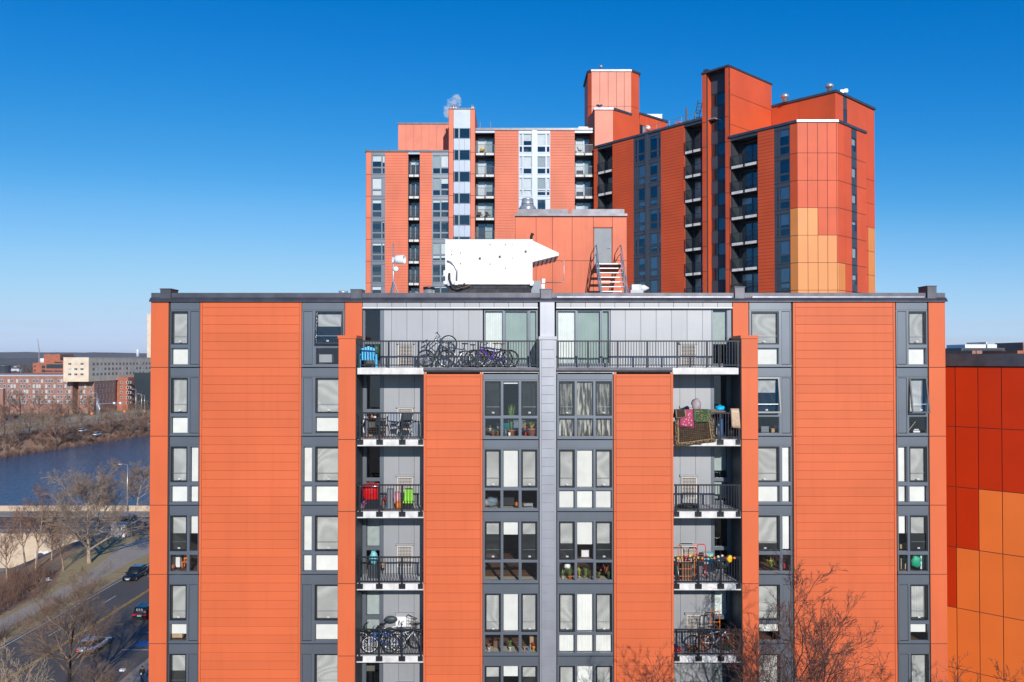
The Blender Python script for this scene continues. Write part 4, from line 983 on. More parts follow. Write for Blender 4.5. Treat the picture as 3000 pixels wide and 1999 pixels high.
ground_mat('asphalt', [(0.3, (0.09, 0.08, 0.074)), (0.55, (0.125, 0.11, 0.10)), (0.75, (0.165, 0.147, 0.132))], 0.12, 2.5, 0.1, 0.85)
ground_mat('old_asphalt', [(0.3, (0.33, 0.28, 0.23)), (0.6, (0.44, 0.37, 0.30)), (0.75, (0.52, 0.44, 0.36))], 0.15, 2.0, 0.1, 0.9)
ground_mat('concrete', [(0.3, (0.26, 0.235, 0.20)), (0.6, (0.33, 0.29, 0.25)), (0.75, (0.38, 0.34, 0.30))], 0.2, 2.5, 0.1, 0.9)
ground_mat('sandstone', [(0.3, (0.45, 0.34, 0.24)), (0.5, (0.56, 0.44, 0.32)), (0.7, (0.62, 0.51, 0.39))], 0.3, 2.5, 0.2, 0.9)
ground_mat('town_green', [(0.3, (0.14, 0.115, 0.09)), (0.5, (0.24, 0.195, 0.15)), (0.75, (0.32, 0.26, 0.20))], 0.01, 0.2)
def water_mat():
    m = bpy.data.materials.new('river_water'); m.use_nodes = True; t = m.node_tree; n = t.nodes; l = t.links; b = n['Principled BSDF']
    b.inputs['Specular IOR Level'].default_value = 0.22; b.inputs['Base Color'].default_value = (0.010, 0.075, 0.16, 1); b.inputs['Roughness'].default_value = 0.05; b.inputs['IOR'].default_value = 1.333
    g = n.new('ShaderNodeNewGeometry'); no = n.new('ShaderNodeTexNoise'); no.inputs['Scale'].default_value = 0.5; no.inputs['Detail'].default_value = 6
    l.new(g.outputs['Position'], no.inputs['Vector'])
    bp = n.new('ShaderNodeBump'); bp.inputs['Strength'].default_value = 1.0; bp.inputs['Distance'].default_value = 0.4
    l.new(no.outputs[0], bp.inputs['Height']); l.new(bp.outputs[0], b.inputs['Normal']); MATS['river_water'] = m
water_mat()
def struct(name, mb, m, smooth=False):
    o = link(name, mb.mesh(name, m, smooth)); o['kind'] = 'structure'; return o
def far_bank(y): return -204 + 0.17 * (y - 318)
WL = -6.5
def near_bank(y):
    t = min(1, max(0, (y - 112) / 24)); return -65.2 - 9.5 * t * t * (3 - 2 * t)
def ground_z(x, y):
    fb = far_bank(y); nb = near_bank(y)
    if x > nb: return 0.0
    if x > nb - 24: t = (nb - x) / 24; return (WL - 0.6) * (t * t * (3 - 2 * t))
    if x > fb: return WL - 0.6 - min(2.0, (x - fb) * .05)
    if x > fb - 14: t = (fb - x) / 14; return (WL - 0.6) * (1 - t * t * (3 - 2 * t))
    return 0.0
ys = [-300, -60, 0, 40] + list(range(60, 220, 6)) + list(range(224, 640, 16)) + [700, 900, 1300, 2500, 6000, 14000]
offs = [14, 12, 10, 8, 6, 4, 2, 0]
near = [-24.5, -22, -19, -16, -13, -10, -7, -4, -2, 0]
vs = []; nc = None
for y in ys:
    fb = far_bank(min(y, 900)); fbx = [fb - o for o in offs]
    if nc is None: pass
    xs_ = [-14000, -3000, -900, -400] + fbx + [(fbx[-1] - 95) / 2] + [near_bank(y) + o for o in near] + [-50, 0, 60, 300, 2000, 14000]
    for x in xs_:
        z = ground_z(x, min(y, 900)) if x > -390 else 0.0
        if z < -0.1 and z > WL - .5: z += 0.7 * (noise.noise(Vector((x * .2, y * .13, 0))))
        vs.append((x, y, z))
    nc = len(xs_)
fs = [(i * nc + j, i * nc + j + 1, (i + 1) * nc + j + 1, (i + 1) * nc + j) for i in range(len(ys) - 1) for j in range(nc - 1)]
struct('ground', MB().add(vs, fs), 'town_green', True)
struct('river', MB().add([(-420, -300, WL), (-74, -300, WL), (-74, 900, WL), (-420, 900, WL)], [(0, 1, 2, 3)]), 'river_water')
def sheet(name, pts, z, m):
    o = struct(name, MB().add([(x, y, z) for x, y in pts], [tuple(range(len(pts)))]), m); return o
# bank soil and grass sheets drawn just over the terrain
def drape(name, x0, x1, y0, y1, m, dz=0.05, nx=12, ny=40, fbrel=False, nbrel=False):
    vs = []
    for i in range(ny + 1):
        y = y0 + (y1 - y0) * i / ny
        for j in range(nx + 1):
            x = x0 + (x1 - x0) * j / nx
            if fbrel: x += far_bank(y)
            if nbrel: x += near_bank(y)
            z = ground_z(x, y)
            vs.append((x, y, z + dz + 0.35 * max(0, noise.noise(Vector((x * .35, y * .35, 3)))) * (1 if z < -.3 else 0.15)))
    return struct(name, MB().add(vs, [(i * (nx + 1) + j, i * (nx + 1) + j + 1, (i + 1) * (nx + 1) + j + 1, (i + 1) * (nx + 1) + j) for i in range(ny) for j in range(nx)]), m, True)
drape('river_bank', -26, 0.4, 60, 149.4, 'bank_soil', nbrel=True)
drape('river_bank', -17, 0.5, 200, 620, 'bank_soil', 0.15, 12, 80, fbrel=True)
sheet('grass', [(-65.4, 60), (-58.4, 60), (-58.4, 149), (-75.4, 149), (-74.6, 136), (-72.5, 129), (-68, 120), (-65.4, 112)], 0.06, 'winter_grass')
sheet('road', [(-58.3, -40), (-44.3, -40), (-44.3, 170), (-58.3, 170)], 0.024, 'asphalt')
sheet('footpath', [(-64.1, 60), (-61.4, 60), (-61.4, 116), (-61.6, 128), (-60, 149), (-66.8, 149), (-68.6, 140), (-66.0, 128), (-64.3, 117)], 0.07, 'old_asphalt')
sheet('parking_apron', [(-44.2, 40), (-39.8, 40), (-39.8, 112), (-44.2, 112)], 0.03, 'asphalt')
struct('pavement', MB().box(-39.6, -33.5, 30, 118, 0, 0.13), 'concrete')
struct('kerb', MB().box(-58.55, -58.32, 60, 149, 0, 0.13).box(-39.78, -39.61, 30, 118, 0, 0.14), 'concrete')
sheet('lawn', [(-33.4, 30), (-14.4, 30), (-14.4, 118), (-33.4, 118)], 0.02, 'winter_grass')
mat('paint_white', (0.62, 0.62, 0.60), 0.7, var=0.15, nscale=2.0); mat('paint_yellow', (0.66, 0.36, 0.05), 0.7, var=0.15, nscale=2.0)
def marks(name, rects, m, z=0.032):
    mb = MB()
    for x0, x1, y0, y1 in rects: mb.add([(x0, y0, z), (x1, y0, z), (x1, y1, z), (x0, y1, z)], [(0, 1, 2, 3)])
    return struct(name, mb, m)
marks('road_marking', [(-58.1, -57.95, 40, 148)] + [(-54.97, -54.83, y, y + 3.0) for y in (69.5, 82, 94.6, 107.8, 120.5, 133)], 'paint_white')
marks('road_marking', [(-51.85, -51.7, 40, 150), (-51.55, -51.4, 40, 150)], 'paint_yellow')
marks('road_marking', [(-44.1, -40.0, 79.2, 79.35), (-44.1, -40.0, 90.2, 90.35), (-44.1, -40, 96, 96.15)], 'paint_white', 0.036)
# bridge across the river
br = MB(); br.box(-215, -61, 151, 178, -1.2, -0.02)
struct('bridge_deck', br, 'sandstone')
sheet('road', [(-215, 154.5), (-40, 154.5), (-40, 166.5), (-215, 166.5)], 0.03, 'asphalt')
marks('road_marking', [(-150, -62, 157.4, 157.55), (-150, -62, 161.3, 161.45), (-84, -78, 163.0, 163.35), (-90, -84, 158.8, 159.2), (-80, -74, 159.0, 159.3)], 'paint_white', 0.04)
struct('pavement', MB().box(-215, -50, 166.6, 171.6, -0.02, 0.13), 'concrete')
def wallthing(name, label, cat, mb, m, loc=I4, group=None): 
    o = link(name, mb.mesh(name, m), None, loc); tag(o, label, cat, group); return o
mb = MB(); mb.box(-150, 0, 0, .35, 0, 1.05); mb.box(-150, 0, -.06, .41, 1.05, 1.18)
for i in range(38): mb.box(-i * 4 - .35, -i * 4, -.08, -.001, 0, 1.05)
wallthing('parapet', 'pale stone parapet along the far side of the bridge over the river', 'parapet', mb, 'sandstone', T(-50, 171.7, .13))
pw = thing('retaining_wall', 'pale concrete bridge wall with dark graffiti patches near its foot', 'wall', T(-63, 150.6, -7))
mb = MB(); mb.box(-150, -1.5, 0, .8, 0, 6.95); part('wall', mb, 'sandstone', pw); part('coping', MB().box(-150, -1.5, -.12, .9, 6.95, 7.1), 'concrete', pw)
rg = random.Random(11)
mat('graffiti_white', (0.7, 0.7, 0.72), 0.6); mat('graffiti_dark', (0.05, 0.05, 0.07), 0.6)
for i in range(15):
    x = -26 + i * 1.35; h0 = .3 + .4 * rg.random(); mbg = MB(); pts = []
    for j in range(9): a = 2 * math.pi * j / 9; r_ = .75 + .5 * rg.random(); pts.append((x + r_ * math.cos(a), -0.012 - 0.002 * (i % 3), 2.0 + h0 + 1.25 * r_ * math.sin(a)))
    mbg.add(pts, [tuple(range(9))]); part('graffiti', mbg, 'graffiti_white', pw)
    mbg = MB(); mbg.add([(x + (p[0] - x) * .72 + .1, -0.022 - .001 * (i % 3), 2.0 + h0 + (p[2] - 2 - h0) * .7) for p in pts], [tuple(range(9))]); part('graffiti', mbg, 'graffiti_dark', pw)
mb = MB()
for i in range(14): mb.box(-30 + i * 2.2 - 12, -30 + i * 2.2 - 11.9, 0, .1, 0, 1.1)
mb.box(-42, -13, .02, .08, 1.0, 1.1); mb.box(-42, -13, .02, .08, .5, .56)
wallthing('guard_rail', 'thin dark guard rail along the near edge of the bridge', 'railing', mb, 'steel', T(-62, 150.9, .1))
cb = thing('bridge_end_block', 'white concrete end block beside the path at the bridge corner', 'wall', T(-71.3, 147.2, 0))
part('block', MB().box(-2.6, 0, 0, .5, 0, 2.3), 'white_slab', cb); part('side_block', MB().box(.01, .5, -0.2, 6, 0, 2.4), 'concrete', cb)
# far side: parkways, grass, kerbs
def frel(x, y): return (far_bank(y) + x, y)
def strip_fb(name, a, b, y0, y1, z, m):
    n = 20; pts = [frel(a, y0 + (y1 - y0) * i / n) for i in range(n + 1)]; pts2 = [frel(b, y0 + (y1 - y0) * i / n) for i in range(n + 1)]
    vs = [(x, y, z) for x, y in pts] + [(x, y, z) for x, y in pts2]
    struct(name, MB().add(vs, [(i + n + 1, i + n + 2, i + 1, i) for i in range(n)] if a > b else [(i, i + 1, i + n + 2, i + n + 1) for i in range(n)]), m)
strip_fb('grass', -100, -17, 230, 620, .03, 'winter_grass')
strip_fb('road', -31, -22, 230, 620, .05, 'old_asphalt')
strip_fb('road', -66, -52, 260, 640, .05, 'old_asphalt')
sheet('road', [(-420, 428), (-215, 414), (-215, 424), (-420, 440)], .06, 'old_asphalt')
gr = thing('guard_rail', 'long pale guard rail along the far river road', 'railing', T(-204, 318, 0))
mb = MB(T(204, -318, 0))
pp = [frel(-20.5, y) for y in range(240, 600, 5)]
for x, y in pp: mb.box(x - .08, x + .08, y - .08, y + .08, 0, .8)
part('post', mb, 'concrete', gr, kind='stuff')
part('rail', MB(T(204, -318, 0)).tube([(x, y, .72) for x, y in pp], .12, 4), 'galv', gr)
# distant wooded hills
def hills(name, y, amp, base, seed, m, x0=-9000, x1=9000):
    n = 260; vs = []
    for r, (dy, f) in enumerate(((0, 0), (250, .55), (600, 1), (1500, .9), (2500, 0))):
        for i in range(n + 1):
            x = x0 + (x1 - x0) * i / n
            h = base + amp * (noise.noise(Vector((x * .0006, seed, 0))) * 1.0 + .45 * noise.noise(Vector((x * .0022, seed, 2)))) + 5 * noise.noise(Vector((x * .02, seed, r)))
            vs.append((x, y + dy, max(0, h * f) - .5))
    fs = [(r * (n + 1) + i, r * (n + 1) + i + 1, (r + 1) * (n + 1) + i + 1, (r + 1) * (n + 1) + i) for r in range(4) for i in range(n)]
    struct(name, MB().add(vs, fs), m, True)
ground_mat('wooded_hill', [(0.3, (0.05, 0.045, 0.048)), (0.5, (0.09, 0.075, 0.07)), (0.7, (0.14, 0.12, 0.11))], 0.004, 0.03, 0.8)
hills('hills', 5200, 26, 78, 4.2, 'wooded_hill')
hills('hills', 3300, 12, 40, 9.1, 'wooded_hill')
# ------------------------------------------------------------------ things on the near roof
def at(px, py, Y): return Vector(((px - 1176.5) / 1830 * Y, Y, H + (826 - py) / 1830 * Y))
RZf = H + 2.3
# stair penthouse
YP = 46.0
PX0, PX1 = (1184 - 1176.5) / 39.8, (1441 - 1176.5) / 39.8
ph = thing('roof_penthouse', 'orange stair house with a grey metal door on the near roof', 'stair house', T(0, YP, RZf))
Mp = T(0, YP, 0)
def XP(x): return (x - 1176.5) / 39.8
def ZP(y): return H + (826 - y) / 39.8
B_, TB_ = NEAR, TOW
xs_ = [XP(v) for v in (1184, 1232, 1270, 1315, 1364, 1408, 1441)]
zs_ = [RZf, ZP(599), ZP(522), ZP(496)]
panels(ph, Mp, xs_[0], xs_[4], [RZf, ZP(599), ZP(496)], 'coral_mid', xs=xs_[:5], gap=0.02, nm='wall_panel')
panels(ph, Mp, xs_[5], xs_[6], [RZf, ZP(599), ZP(496)], 'coral_mid', xs=xs_[5:], gap=0.02, nm='wall_panel')
panels(ph, Mp, xs_[4], xs_[5], [RZf, ZP(608)], 'coral_mid', gap=0.02, nm='wall_panel'); panels(ph, Mp, xs_[4], xs_[5], [ZP(522), ZP(496)], 'coral_mid', gap=0.02, nm='wall_panel')
block('core_wall', ph, Mp, xs_[0] + .02, xs_[6] - .02, 0.28, 8, RZf - .2, ZP(496), 'coral_far')
dr = block('door', ph, Mp, xs_[4] + 0.05, xs_[5] - 0.05, 0.02, 0.08, ZP(608), ZP(522) - 0.05, 'steel')
dr.data = dr.data.copy(); dr.data.materials[0] = MATS['galv'] if False else mat('door_grey', (0.25, 0.265, 0.28), 0.6, var=0.05, nscale=2)
for a, b, c, e in ((xs_[4], xs_[4] + .05, ZP(608), ZP(522)), (xs_[5] - .05, xs_[5], ZP(608), ZP(522)), (xs_[4], xs_[5], ZP(522) - .05, ZP(522))): block('door_frame', ph, Mp, a, b, -0.01, 0.12, c, e, 'coral_dark')
mb = MB(); x = xs_[5] - .16; mb.box(x, x + .035, -.02, .02, ZP(572), ZP(572) + .16).box(x - .13, x + .035, -.05, -.02, ZP(572) + .06, ZP(572) + .085)
link('door_handle', mb.mesh('door_handle', 'chrome'), dr, Mp)
zt = ZP(496)
mb = MB(T(0, YP, 0)); mb.box(XP(1183), XP(1441.5), -.14, .2, zt - .02, zt + .12); mb.box(XP(1190), XP(1436), 0.1, .5, zt + .12, zt + .42)
link('roof_edge', mb.mesh('roof_edge', 'flashing'), ph, I4)
block('roof_notch', ph, Mp, XP(1308), XP(1315), 0.04, .098, zt + .13, zt + .46, 'coral_panel')

# steel stairs to the door
st = thing('steel_stairs', 'galvanised steel stairs with handrails leading up to the grey roof door', 'stairs', T(XP(1364), 44, RZf))
sx0, sx1 = XP(1368), XP(1421)
zt0 = ZP(608) - 0.05; n = 11; rise = (zt0 - RZf) / n
part('landing', MB(WM[st.name].inverted()).box(sx0, sx1, 45.0, 45.98, zt0 - .05, zt0), 'galv', st)
for i in range(1, n):
    y = 45.0 - .27 * i; z = zt0 - rise * i
    part('tread', MB(WM[st.name].inverted()).box(sx0, sx1, y - .02, y + .27, z - .045, z), 'galv', st)
for sx in (sx0 - .05, sx1):
    part('stringer', MB(WM[st.name].inverted()).add([(sx, 45.98, zt0 - .25), (sx + .05, 45.98, zt0 - .25), (sx, 45.98, zt0 + .02), (sx + .05, 45.98, zt0 + .02),
        (sx, 45.05, zt0 - .25), (sx + .05, 45.05, zt0 - .25), (sx, 45.05, zt0 + .02), (sx + .05, 45.05, zt0 + .02),
        (sx, 45.05 - .27 * n, RZf - .15), (sx + .05, 45.05 - .27 * n, RZf - .15), (sx, 45.05 - .27 * n, RZf + .1), (sx + .05, 45.05 - .27 * n, RZf + .1)],
        [(0, 1, 5, 4), (2, 6, 7, 3), (0, 4, 6, 2), (1, 3, 7, 5), (4, 5, 9, 8), (6, 10, 11, 7), (4, 8, 10, 6), (5, 7, 11, 9), (8, 9, 11, 10)]), 'greyblue', st)
    cx = sx + .025
    mb = MB(WM[st.name].inverted())
    for hh in (1.05, .55): mb.tube([(cx, 45.9, zt0 + hh), (cx, 45.0, zt0 + hh), (cx, 45.0 - .27 * 10, zt0 + hh - rise * 10)], .024, 6)
    for k_ in (0, 3.3, 6.6, 9.9): mb.tube([(cx, 45.0 - .27 * k_, zt0 - rise * k_), (cx, 45.0 - .27 * k_, zt0 - rise * k_ + 1.05)], .024, 6)
    part('handrail', mb, 'greyblue', st, True)
# rooftop generator housing with tapered intake hood
YG = 40.0
def XG(x): return (x - 1176.5) / 45.75
def ZG(y): return H + (826 - y) / 45.75
gen = thing('rooftop_generator', 'big white metal generator housing with a pointed hood on the near roof', 'generator', T(XG(1122), YG, RZf))
gi = WM[gen.name].inverted()
gz0, gz1 = ZG(646), ZG(550)
part('housing', MB(gi).box(XG(1023), XG(1223.5), YG, YG + 2.6, gz0, gz1 - .04), 'white_paint', gen)
part('roof_panel', MB(gi).box(XG(1022), XG(1224.5), YG - .02, YG + 2.62, gz1 - .04, gz1), 'white_paint', gen)
hx0, hx1 = XG(1223.8), XG(1284)
mb = MB(gi); pr = [(hx0, ZG(602)), (hx1, ZG(587)), (hx1, ZG(581)), (hx0, ZG(552.7))]
mb.add([(x, YG + .02, z) for x, z in pr] + [(x, YG + 2.5, z) for x, z in pr], [(0, 1, 2, 3), (7, 6, 5, 4), (0, 4, 5, 1), (1, 5, 6, 2), (2, 6, 7, 3), (3, 7, 4, 0)]); part('hood', mb, 'white_paint', gen)
mb = MB(gi)
for i in range(6): t = (i + .5) / 6; x = hx0 + (hx1 - hx0) * t; z = ZG(602) + (ZG(587) - ZG(602)) * t; mb.box(x - .02, x + .02, YG + .1, YG + 2.4, z - .05, z - .01)
part('hood_louvre', mb, 'brown', gen, kind='stuff')
part('base_rail', MB(gi).box(XG(1019), XG(1226), YG - .06, YG + 2.66, gz0 - .17, gz0 - .002), 'galv', gen)
for i, px in enumerate((1033, 1222)): part('end_bracket', MB(gi).box(XG(px - 4), XG(px + 2), YG - .12, YG - .062, gz0 - .24, gz0 + .02), 'steel', gen)
for x0, x1, y0, y1 in ((1062, 1100, 582, 614), (1100, 1104, 556, 640), (1147, 1148, 554, 622), (1178, 1207, 556, 600)):
    if x1 - x0 > 5: part('access_door', MB(gi).box(XG(x0), XG(x1), YG - .012, YG - .001, ZG(y1), ZG(y0)), 'white_paint', gen)
for px in (1064, 1106, 1148, 1190): part('panel_seam', MB(gi).box(XG(px) - .010, XG(px) + .010, YG - .014, YG - .0005, gz0 + .05, gz1 - .08), 'steel', gen)
for px, py, m_ in ((1037.7, 576.6, 'orange'), (1037.7, 585.4, 'black'), (1058, 581.6, 'black'), (1058, 606.3, 'black'), (1126, 562.5, 'black'), (1126, 607, 'black'), (1161.6, 562.5, 'black'), (1178, 562.5, 'black'), (1178, 593, 'black'), (1161.6, 616.5, 'black')):
    part('latch', MB(gi).lathe([(.035, -.02), (.035, 0)], (XG(px), YG - .001, ZG(py)), 8, axis='y'), m_, gen)
for px, py in ((1102.5, 594), (1148.5, 590), (1208, 578)): part('lock_handle', MB(gi).box(XG(px) - .05, XG(px) + .05, YG - .045, YG - .001, ZG(py) - .05, ZG(py) + .05), 'black', gen)
part('junction_box', MB(gi).box(XG(1018.5), XG(1022.8), YG + .1, YG + .4, ZG(634), ZG(621)), 'white_paint', gen)
part('conduit', MB(gi).tube([(XG(1027), YG - .05, ZG(600)), (XG(1034), YG - .07, ZG(602)), (XG(1044), YG - .07, ZG(609)), (XG(1050), YG - .07, ZG(622)), (XG(1049), YG - .07, ZG(652))], .04, 7), 'steel', gen, True)
part('junction_box', MB(gi).box(XG(1045), XG(1053), YG - .2, YG - .07, ZG(656), ZG(647)), 'galv', gen)
part('cable', MB(gi).tube([(XG(1032), YG - .15, ZG(628)), (XG(1032), YG - .2, ZG(640)), (XG(1036), YG - .25, ZG(652)), (XG(1042), YG - .25, ZG(660)), (XG(1055), YG - .25, ZG(662)), (XG(1064), YG - .25, ZG(658)), (XG(1068), YG - .2, ZG(652))], .035, 6), 'rubber', gen, True)
part('cable', MB(gi).tube([(XG(1034), YG - .1, ZG(628)), (XG(1035), YG - .2, ZG(645)), (XG(1040), YG - .22, ZG(658)), (XG(1052), YG - .22, ZG(665)), (XG(1070), YG - .2, ZG(660)), (XG(1082), YG - .2, ZG(655))], .025, 6), 'brown', gen, True)
part('exhaust_pipe', MB(gi).tube([(XG(1222), YG + 1.0, gz1), (XG(1222), YG + 1.0, gz1 + .3), (XG(1225), YG + .9, gz1 + .42)], [.07, .07, .09], 8), 'rubber', gen, True)
pl = thing('generator_plinth', 'low grey brick plinth carrying the white generator housing', 'plinth', T(XG(1122), YG, RZf))
pi_ = WM[pl.name].inverted(); z0 = RZf; z1 = gz0 - .175; nrow = 7; hh = (z1 - z0) / nrow
mat('plinth_block', (0.05, 0.05, 0.056), 0.85, var=0.2, nscale=3, rnd=0.15)
part('core', MB(pi_).box(XG(1030), XG(1221), YG + .12, YG + 2.4, z0, z1 - .01), 'joint', pl)
for r in range(nrow):
    x = XG(1030) - (0.2 if r % 2 else 0); e = XG(1221)
    while x < e - .05:
        a, b = max(x, XG(1030)), min(x + .4, e)
        if b - a > .05 and r >= 2: block('brick', pl, I4, a + .005, b - .005, YG + .06, YG + .13, z0 + r * hh + .005, z0 + (r + 1) * hh - .005, 'plinth_block')
        x += .4
part('lower_course', MB(pi_).box(XG(1030), XG(1221), YG + .06, YG + .13, z0, z0 + 2 * hh), 'plinth_block', pl)
# small roof items
def solid(name, label, cat, loc, mb, m, smooth=False, group=None): return tag(link(name, mb.mesh(name, m, smooth), None, T(*loc)), label, cat, group)
x = XG(1228); pc = thing('control_cabinet', 'dark grey cabinet standing right of the generator housing', 'cabinet', T(XG(1231), YG + 1.2, RZf))
part('cabinet', MB().box(-.22, .3, 0, .5, 0, ZG(640) - RZf), 'frame_grey', pc); part('box', MB().box(.34, .5, -.02, .1, 1.3, 1.6), 'steel', pc)
q = at(1249, 646, YP); solid('switch_box', 'small grey switch box on the orange stair house wall under the hood', 'switch box', (q.x, YP - .06, q.z), MB().box(-.09, .09, 0, .055, -.13, .13), 'steel')
mb = MB(); mb.tube([(0, 0, 0), (XP(1294) - XP(1252), 0, 0), (XP(1296) - XP(1252), 0, .04), (XP(1296) - XP(1252), 0, 1.24), (XP(1290) - XP(1252), 0, 1.26)], .018, 6)
q = at(1252, 649, YP); solid('conduit_pipe', 'thin pale conduit bent up the orange stair house wall', 'pipe', (q.x, YP - .04, q.z), mb, 'galv', True)
x, z = XP(1213), zt + .42
cw = thing('exhaust_cowl', 'shiny silver exhaust cowl on top of the orange stair house', 'exhaust cowl', T(XP(1213), YP + 1.0, zt + .36))
part('base', MB().lathe([(.30, 0), (.30, .12), (.52, .13), (.54, .2)], n=24), 'galv', cw, True)
part('cone', MB().lathe([(.55, .2), (.50, .30), (.40, .42), (.34, .5)], n=24), 'galv', cw, True)
part('cap', MB().lathe([(.36, .5), (.37, .54), (.33, .75), (.36, .78), (.30, .86), (.02, .88)], n=24), 'galv', cw, True)
for px, py, Y, r, h, lb in ((985.5, 660, 38, .26, .34, 'stubby round silver vent with a dark rim near the antenna mast'), (788.5, 669, 38, .2, .12, 'tiny silver vent behind the parapet near its left upstand')):
    p = at(px, py, Y); v = thing('roof_vent', lb, 'vent', T(p.x, Y, RZf)); top = p.z - RZf
    part('pipe', MB().lathe([(r, 0), (r, top - .12)], n=20), 'galv', v, True); part('rim', MB().lathe([(r * 1.08, top - .12), (r * 1.08, top)], n=20), 'frame_black' if r > .22 else 'galv', v, True)
p = at(1467, 668, 39)
v = thing('roof_fan', 'white roof fan with a pale cone pointing right at the parapet', 'fan', T(p.x, 39, RZf))
part('curb', MB().box(-.42, .2, -.3, .3, 0, p.z - RZf + .0), 'light_panel', v); part('housing', MB().box(-.36, .1, -.28, .28, p.z - RZf, p.z - RZf + .28), 'white_slab', v)
part('cone', MB().lathe([(.16, .1), (.16, .3), (.03, .52)], (0, 0, p.z - RZf + .12), 12, axis='x'), 'white_paint', v, True)
# antenna mast
YA = 38.0
p = at(903.5, 672, YA)
am = thing('antenna_mast', 'grey tripod antenna mast with a white drum dish on the near roof', 'antenna', T(p.x, YA, RZf))
s = 1830 / YA
def zz(y): return (H + (826 - y) / s) - RZf
part('mast', MB().tube([(0, 0, 0), (0, 0, zz(559))], [.045, .03], 8), 'galv', am, True)
for a in (0.3, 2.4, 4.5): part('leg', MB().tube([(.55 * math.cos(a), .55 * math.sin(a), 0), (0, 0, zz(646))], .03, 5), 'steel', am)
dsh = part('dish', MB().lathe([(.16, -.03), (.21, .02), (.21, .42), (.19, .42), (.15, .1)], (.12, 0, 0), 18, axis='x'), 'white_paint', am, True)
dsh.matrix_basis = T(0, -.15, zz(598)) @ RZ(-.25) @ T(0.05, 0, 0)
part('bracket', MB().box(-.05, .12, -.12, 0, zz(604), zz(592)), 'galv', am)
part('small_dish', MB().lathe([(.14, -.03), (.12, .03), (.02, .06)], (.13, -.1, zz(619)), 14, axis='y'), 'white_paint', am, True)
part('weight', MB().box(-.5, -.25, -.1, .1, 0, .2).box(.3, .5, -.1, .1, 0, .2), 'black', am)

# ------------------------------------------------------------------ the far bank: buildings, crane
mat('brick_brown', (0.33, 0.17, 0.13), 0.9, var=0.1, nscale=0.4); mat('brick_red', (0.40, 0.13, 0.075), 0.9, var=0.1, nscale=0.4)
mat('tan_stone', (0.74, 0.60, 0.45), 0.85, var=0.08, nscale=0.25, streak=.06); mat('far_window', (0.03, 0.045, 0.055), 0.15); mat('far_frame', (0.55, 0.56, 0.58), 0.6)
mat('snow_white', (0.8, 0.8, 0.82), 0.5)
def zc_(z): return z * .16
def Xb(zx, Y): return (zx * .16 - 1176.5) / 1830 * Y
def Zb(zy, Y): return H + (826 - (768.6 + .16 * zy)) / 1830 * Y
def farwin(P, M, x, z, w_, h_, d=-0.02, lit=False):
    k = ('fw', round(w_, 2), round(h_, 2), lit)
    def f():
        mb = MB(); mb.box(0, w_, 0, .2, 0, h_, 1); mb.box(w_ * .12, w_ * .88, -.05, -.001, h_ * .08, h_ * .92, 0); mb.box(w_ * .46, w_ * .54, -.08, -.051, h_ * .08, h_ * .92, 1)
        return mb.mesh('window', ['blind_grey' if lit else 'far_window', 'far_frame'])
    return link('window', cached(k, f), P, M @ T(x - w_ / 2, d, z - h_ / 2))
Yb = 483
bb = thing('brick_building', 'long low brown brick building with rows of small pale framed windows across the river', 'building', T(-275, Yb, 0))
bi = WM[bb.name].inverted()
zr = Zb(600, Yb)
part('wall', MB(bi).box(-335, Xb(1045, Yb), Yb, Yb + 26, 0, zr).box(Xb(1132, Yb), Xb(1358, Yb), Yb, Yb + 26, 0, zr).box(Xb(1045, Yb), Xb(1132, Yb), Yb + 6, Yb + 26, 0, zr), 'brick_brown', bb)
part('roof', MB(bi).box(-335, Xb(1358, Yb), Yb - .2, Yb + 26, zr, zr + .5), 'far_frame', bb)
rows = [[5, 38, 130, 178, 250, 312, 358, 397, 490, 537, 607, 672, 714, 753, 842, 888, 968, 1003, 1175, 1212, 1312], [5, 68, 130, 172, 215, 310, 352, 428, 490, 537, 572, 668, 712, 788, 843, 887, 945, 1002, 1170, 1228, 1312]]
rg = random.Random(9)
for i, zy in enumerate((670, 745, 822, 900, 970)):
    for zx in rows[i % 2]: farwin(bb, T(0, Yb, 0), Xb(zx, Yb), Zb(zy, Yb), 1.25, 2.1, lit=rg.random() < .3)
Ms_ = T(Xb(1358, Yb), Yb, 0) @ RZ(R(90))
for i, zy in enumerate((670, 745, 822, 900, 970)):
    for j in range(6): farwin(bb, Ms_, 2.5 + j * 4 + (i % 2), Zb(zy, Yb), 1.25, 2.1)
Yt = 476
tb = thing('tan_building', 'tan stone building with rows of dark square windows overhanging the brick one', 'building', T(-245, Yt, 0))
ti = WM[tb.name].inverted(); xa, xb_ = Xb(912, Yt), Xb(1275, Yt); zr = Zb(338, Yt); zl = Zb(680, Yt)
part('wall', MB(ti).box(xa, xb_, Yt, Yt + 95, zl, zr), 'tan_stone', tb)
part('pier', MB(ti).box(xa + 2, xb_ - 3, Yt + 30, Yt + 90, 0, zl), 'brick_brown', tb)
part('parapet', MB(ti).box(xa - .1, xb_ + .1, Yt - .1, Yt + 95.1, zr, zr + .35), 'far_frame', tb)
for i, zy in enumerate((425, 500, 575)):
    for j, zx in enumerate((1005, 1092, 1180)): farwin(tb, T(0, Yt, 0), Xb(zx, Yt), Zb(zy, Yt), 2.2, 1.3, lit=(i + j) % 4 == 1)
    for j in range(18): farwin(tb, T(xb_, Yt, 0) @ RZ(R(90)), 5.5 + j * 4.65, Zb(zy, Yt) - .1, 2.6, 1.7, lit=rg.random() < .15)
Yr = 512
rb = thing('red_brick_building', 'red brick block with dark openings below the tan overhang', 'building', T(-240, Yr, 0))
ri = WM[rb.name].inverted(); x0, x1 = Xb(1583, Yr), Xb(1842, Yr)
part('wall', MB(ri).box(x0, x1, Yr, Yr + 20, 0, 21.0), 'brick_red', rb)
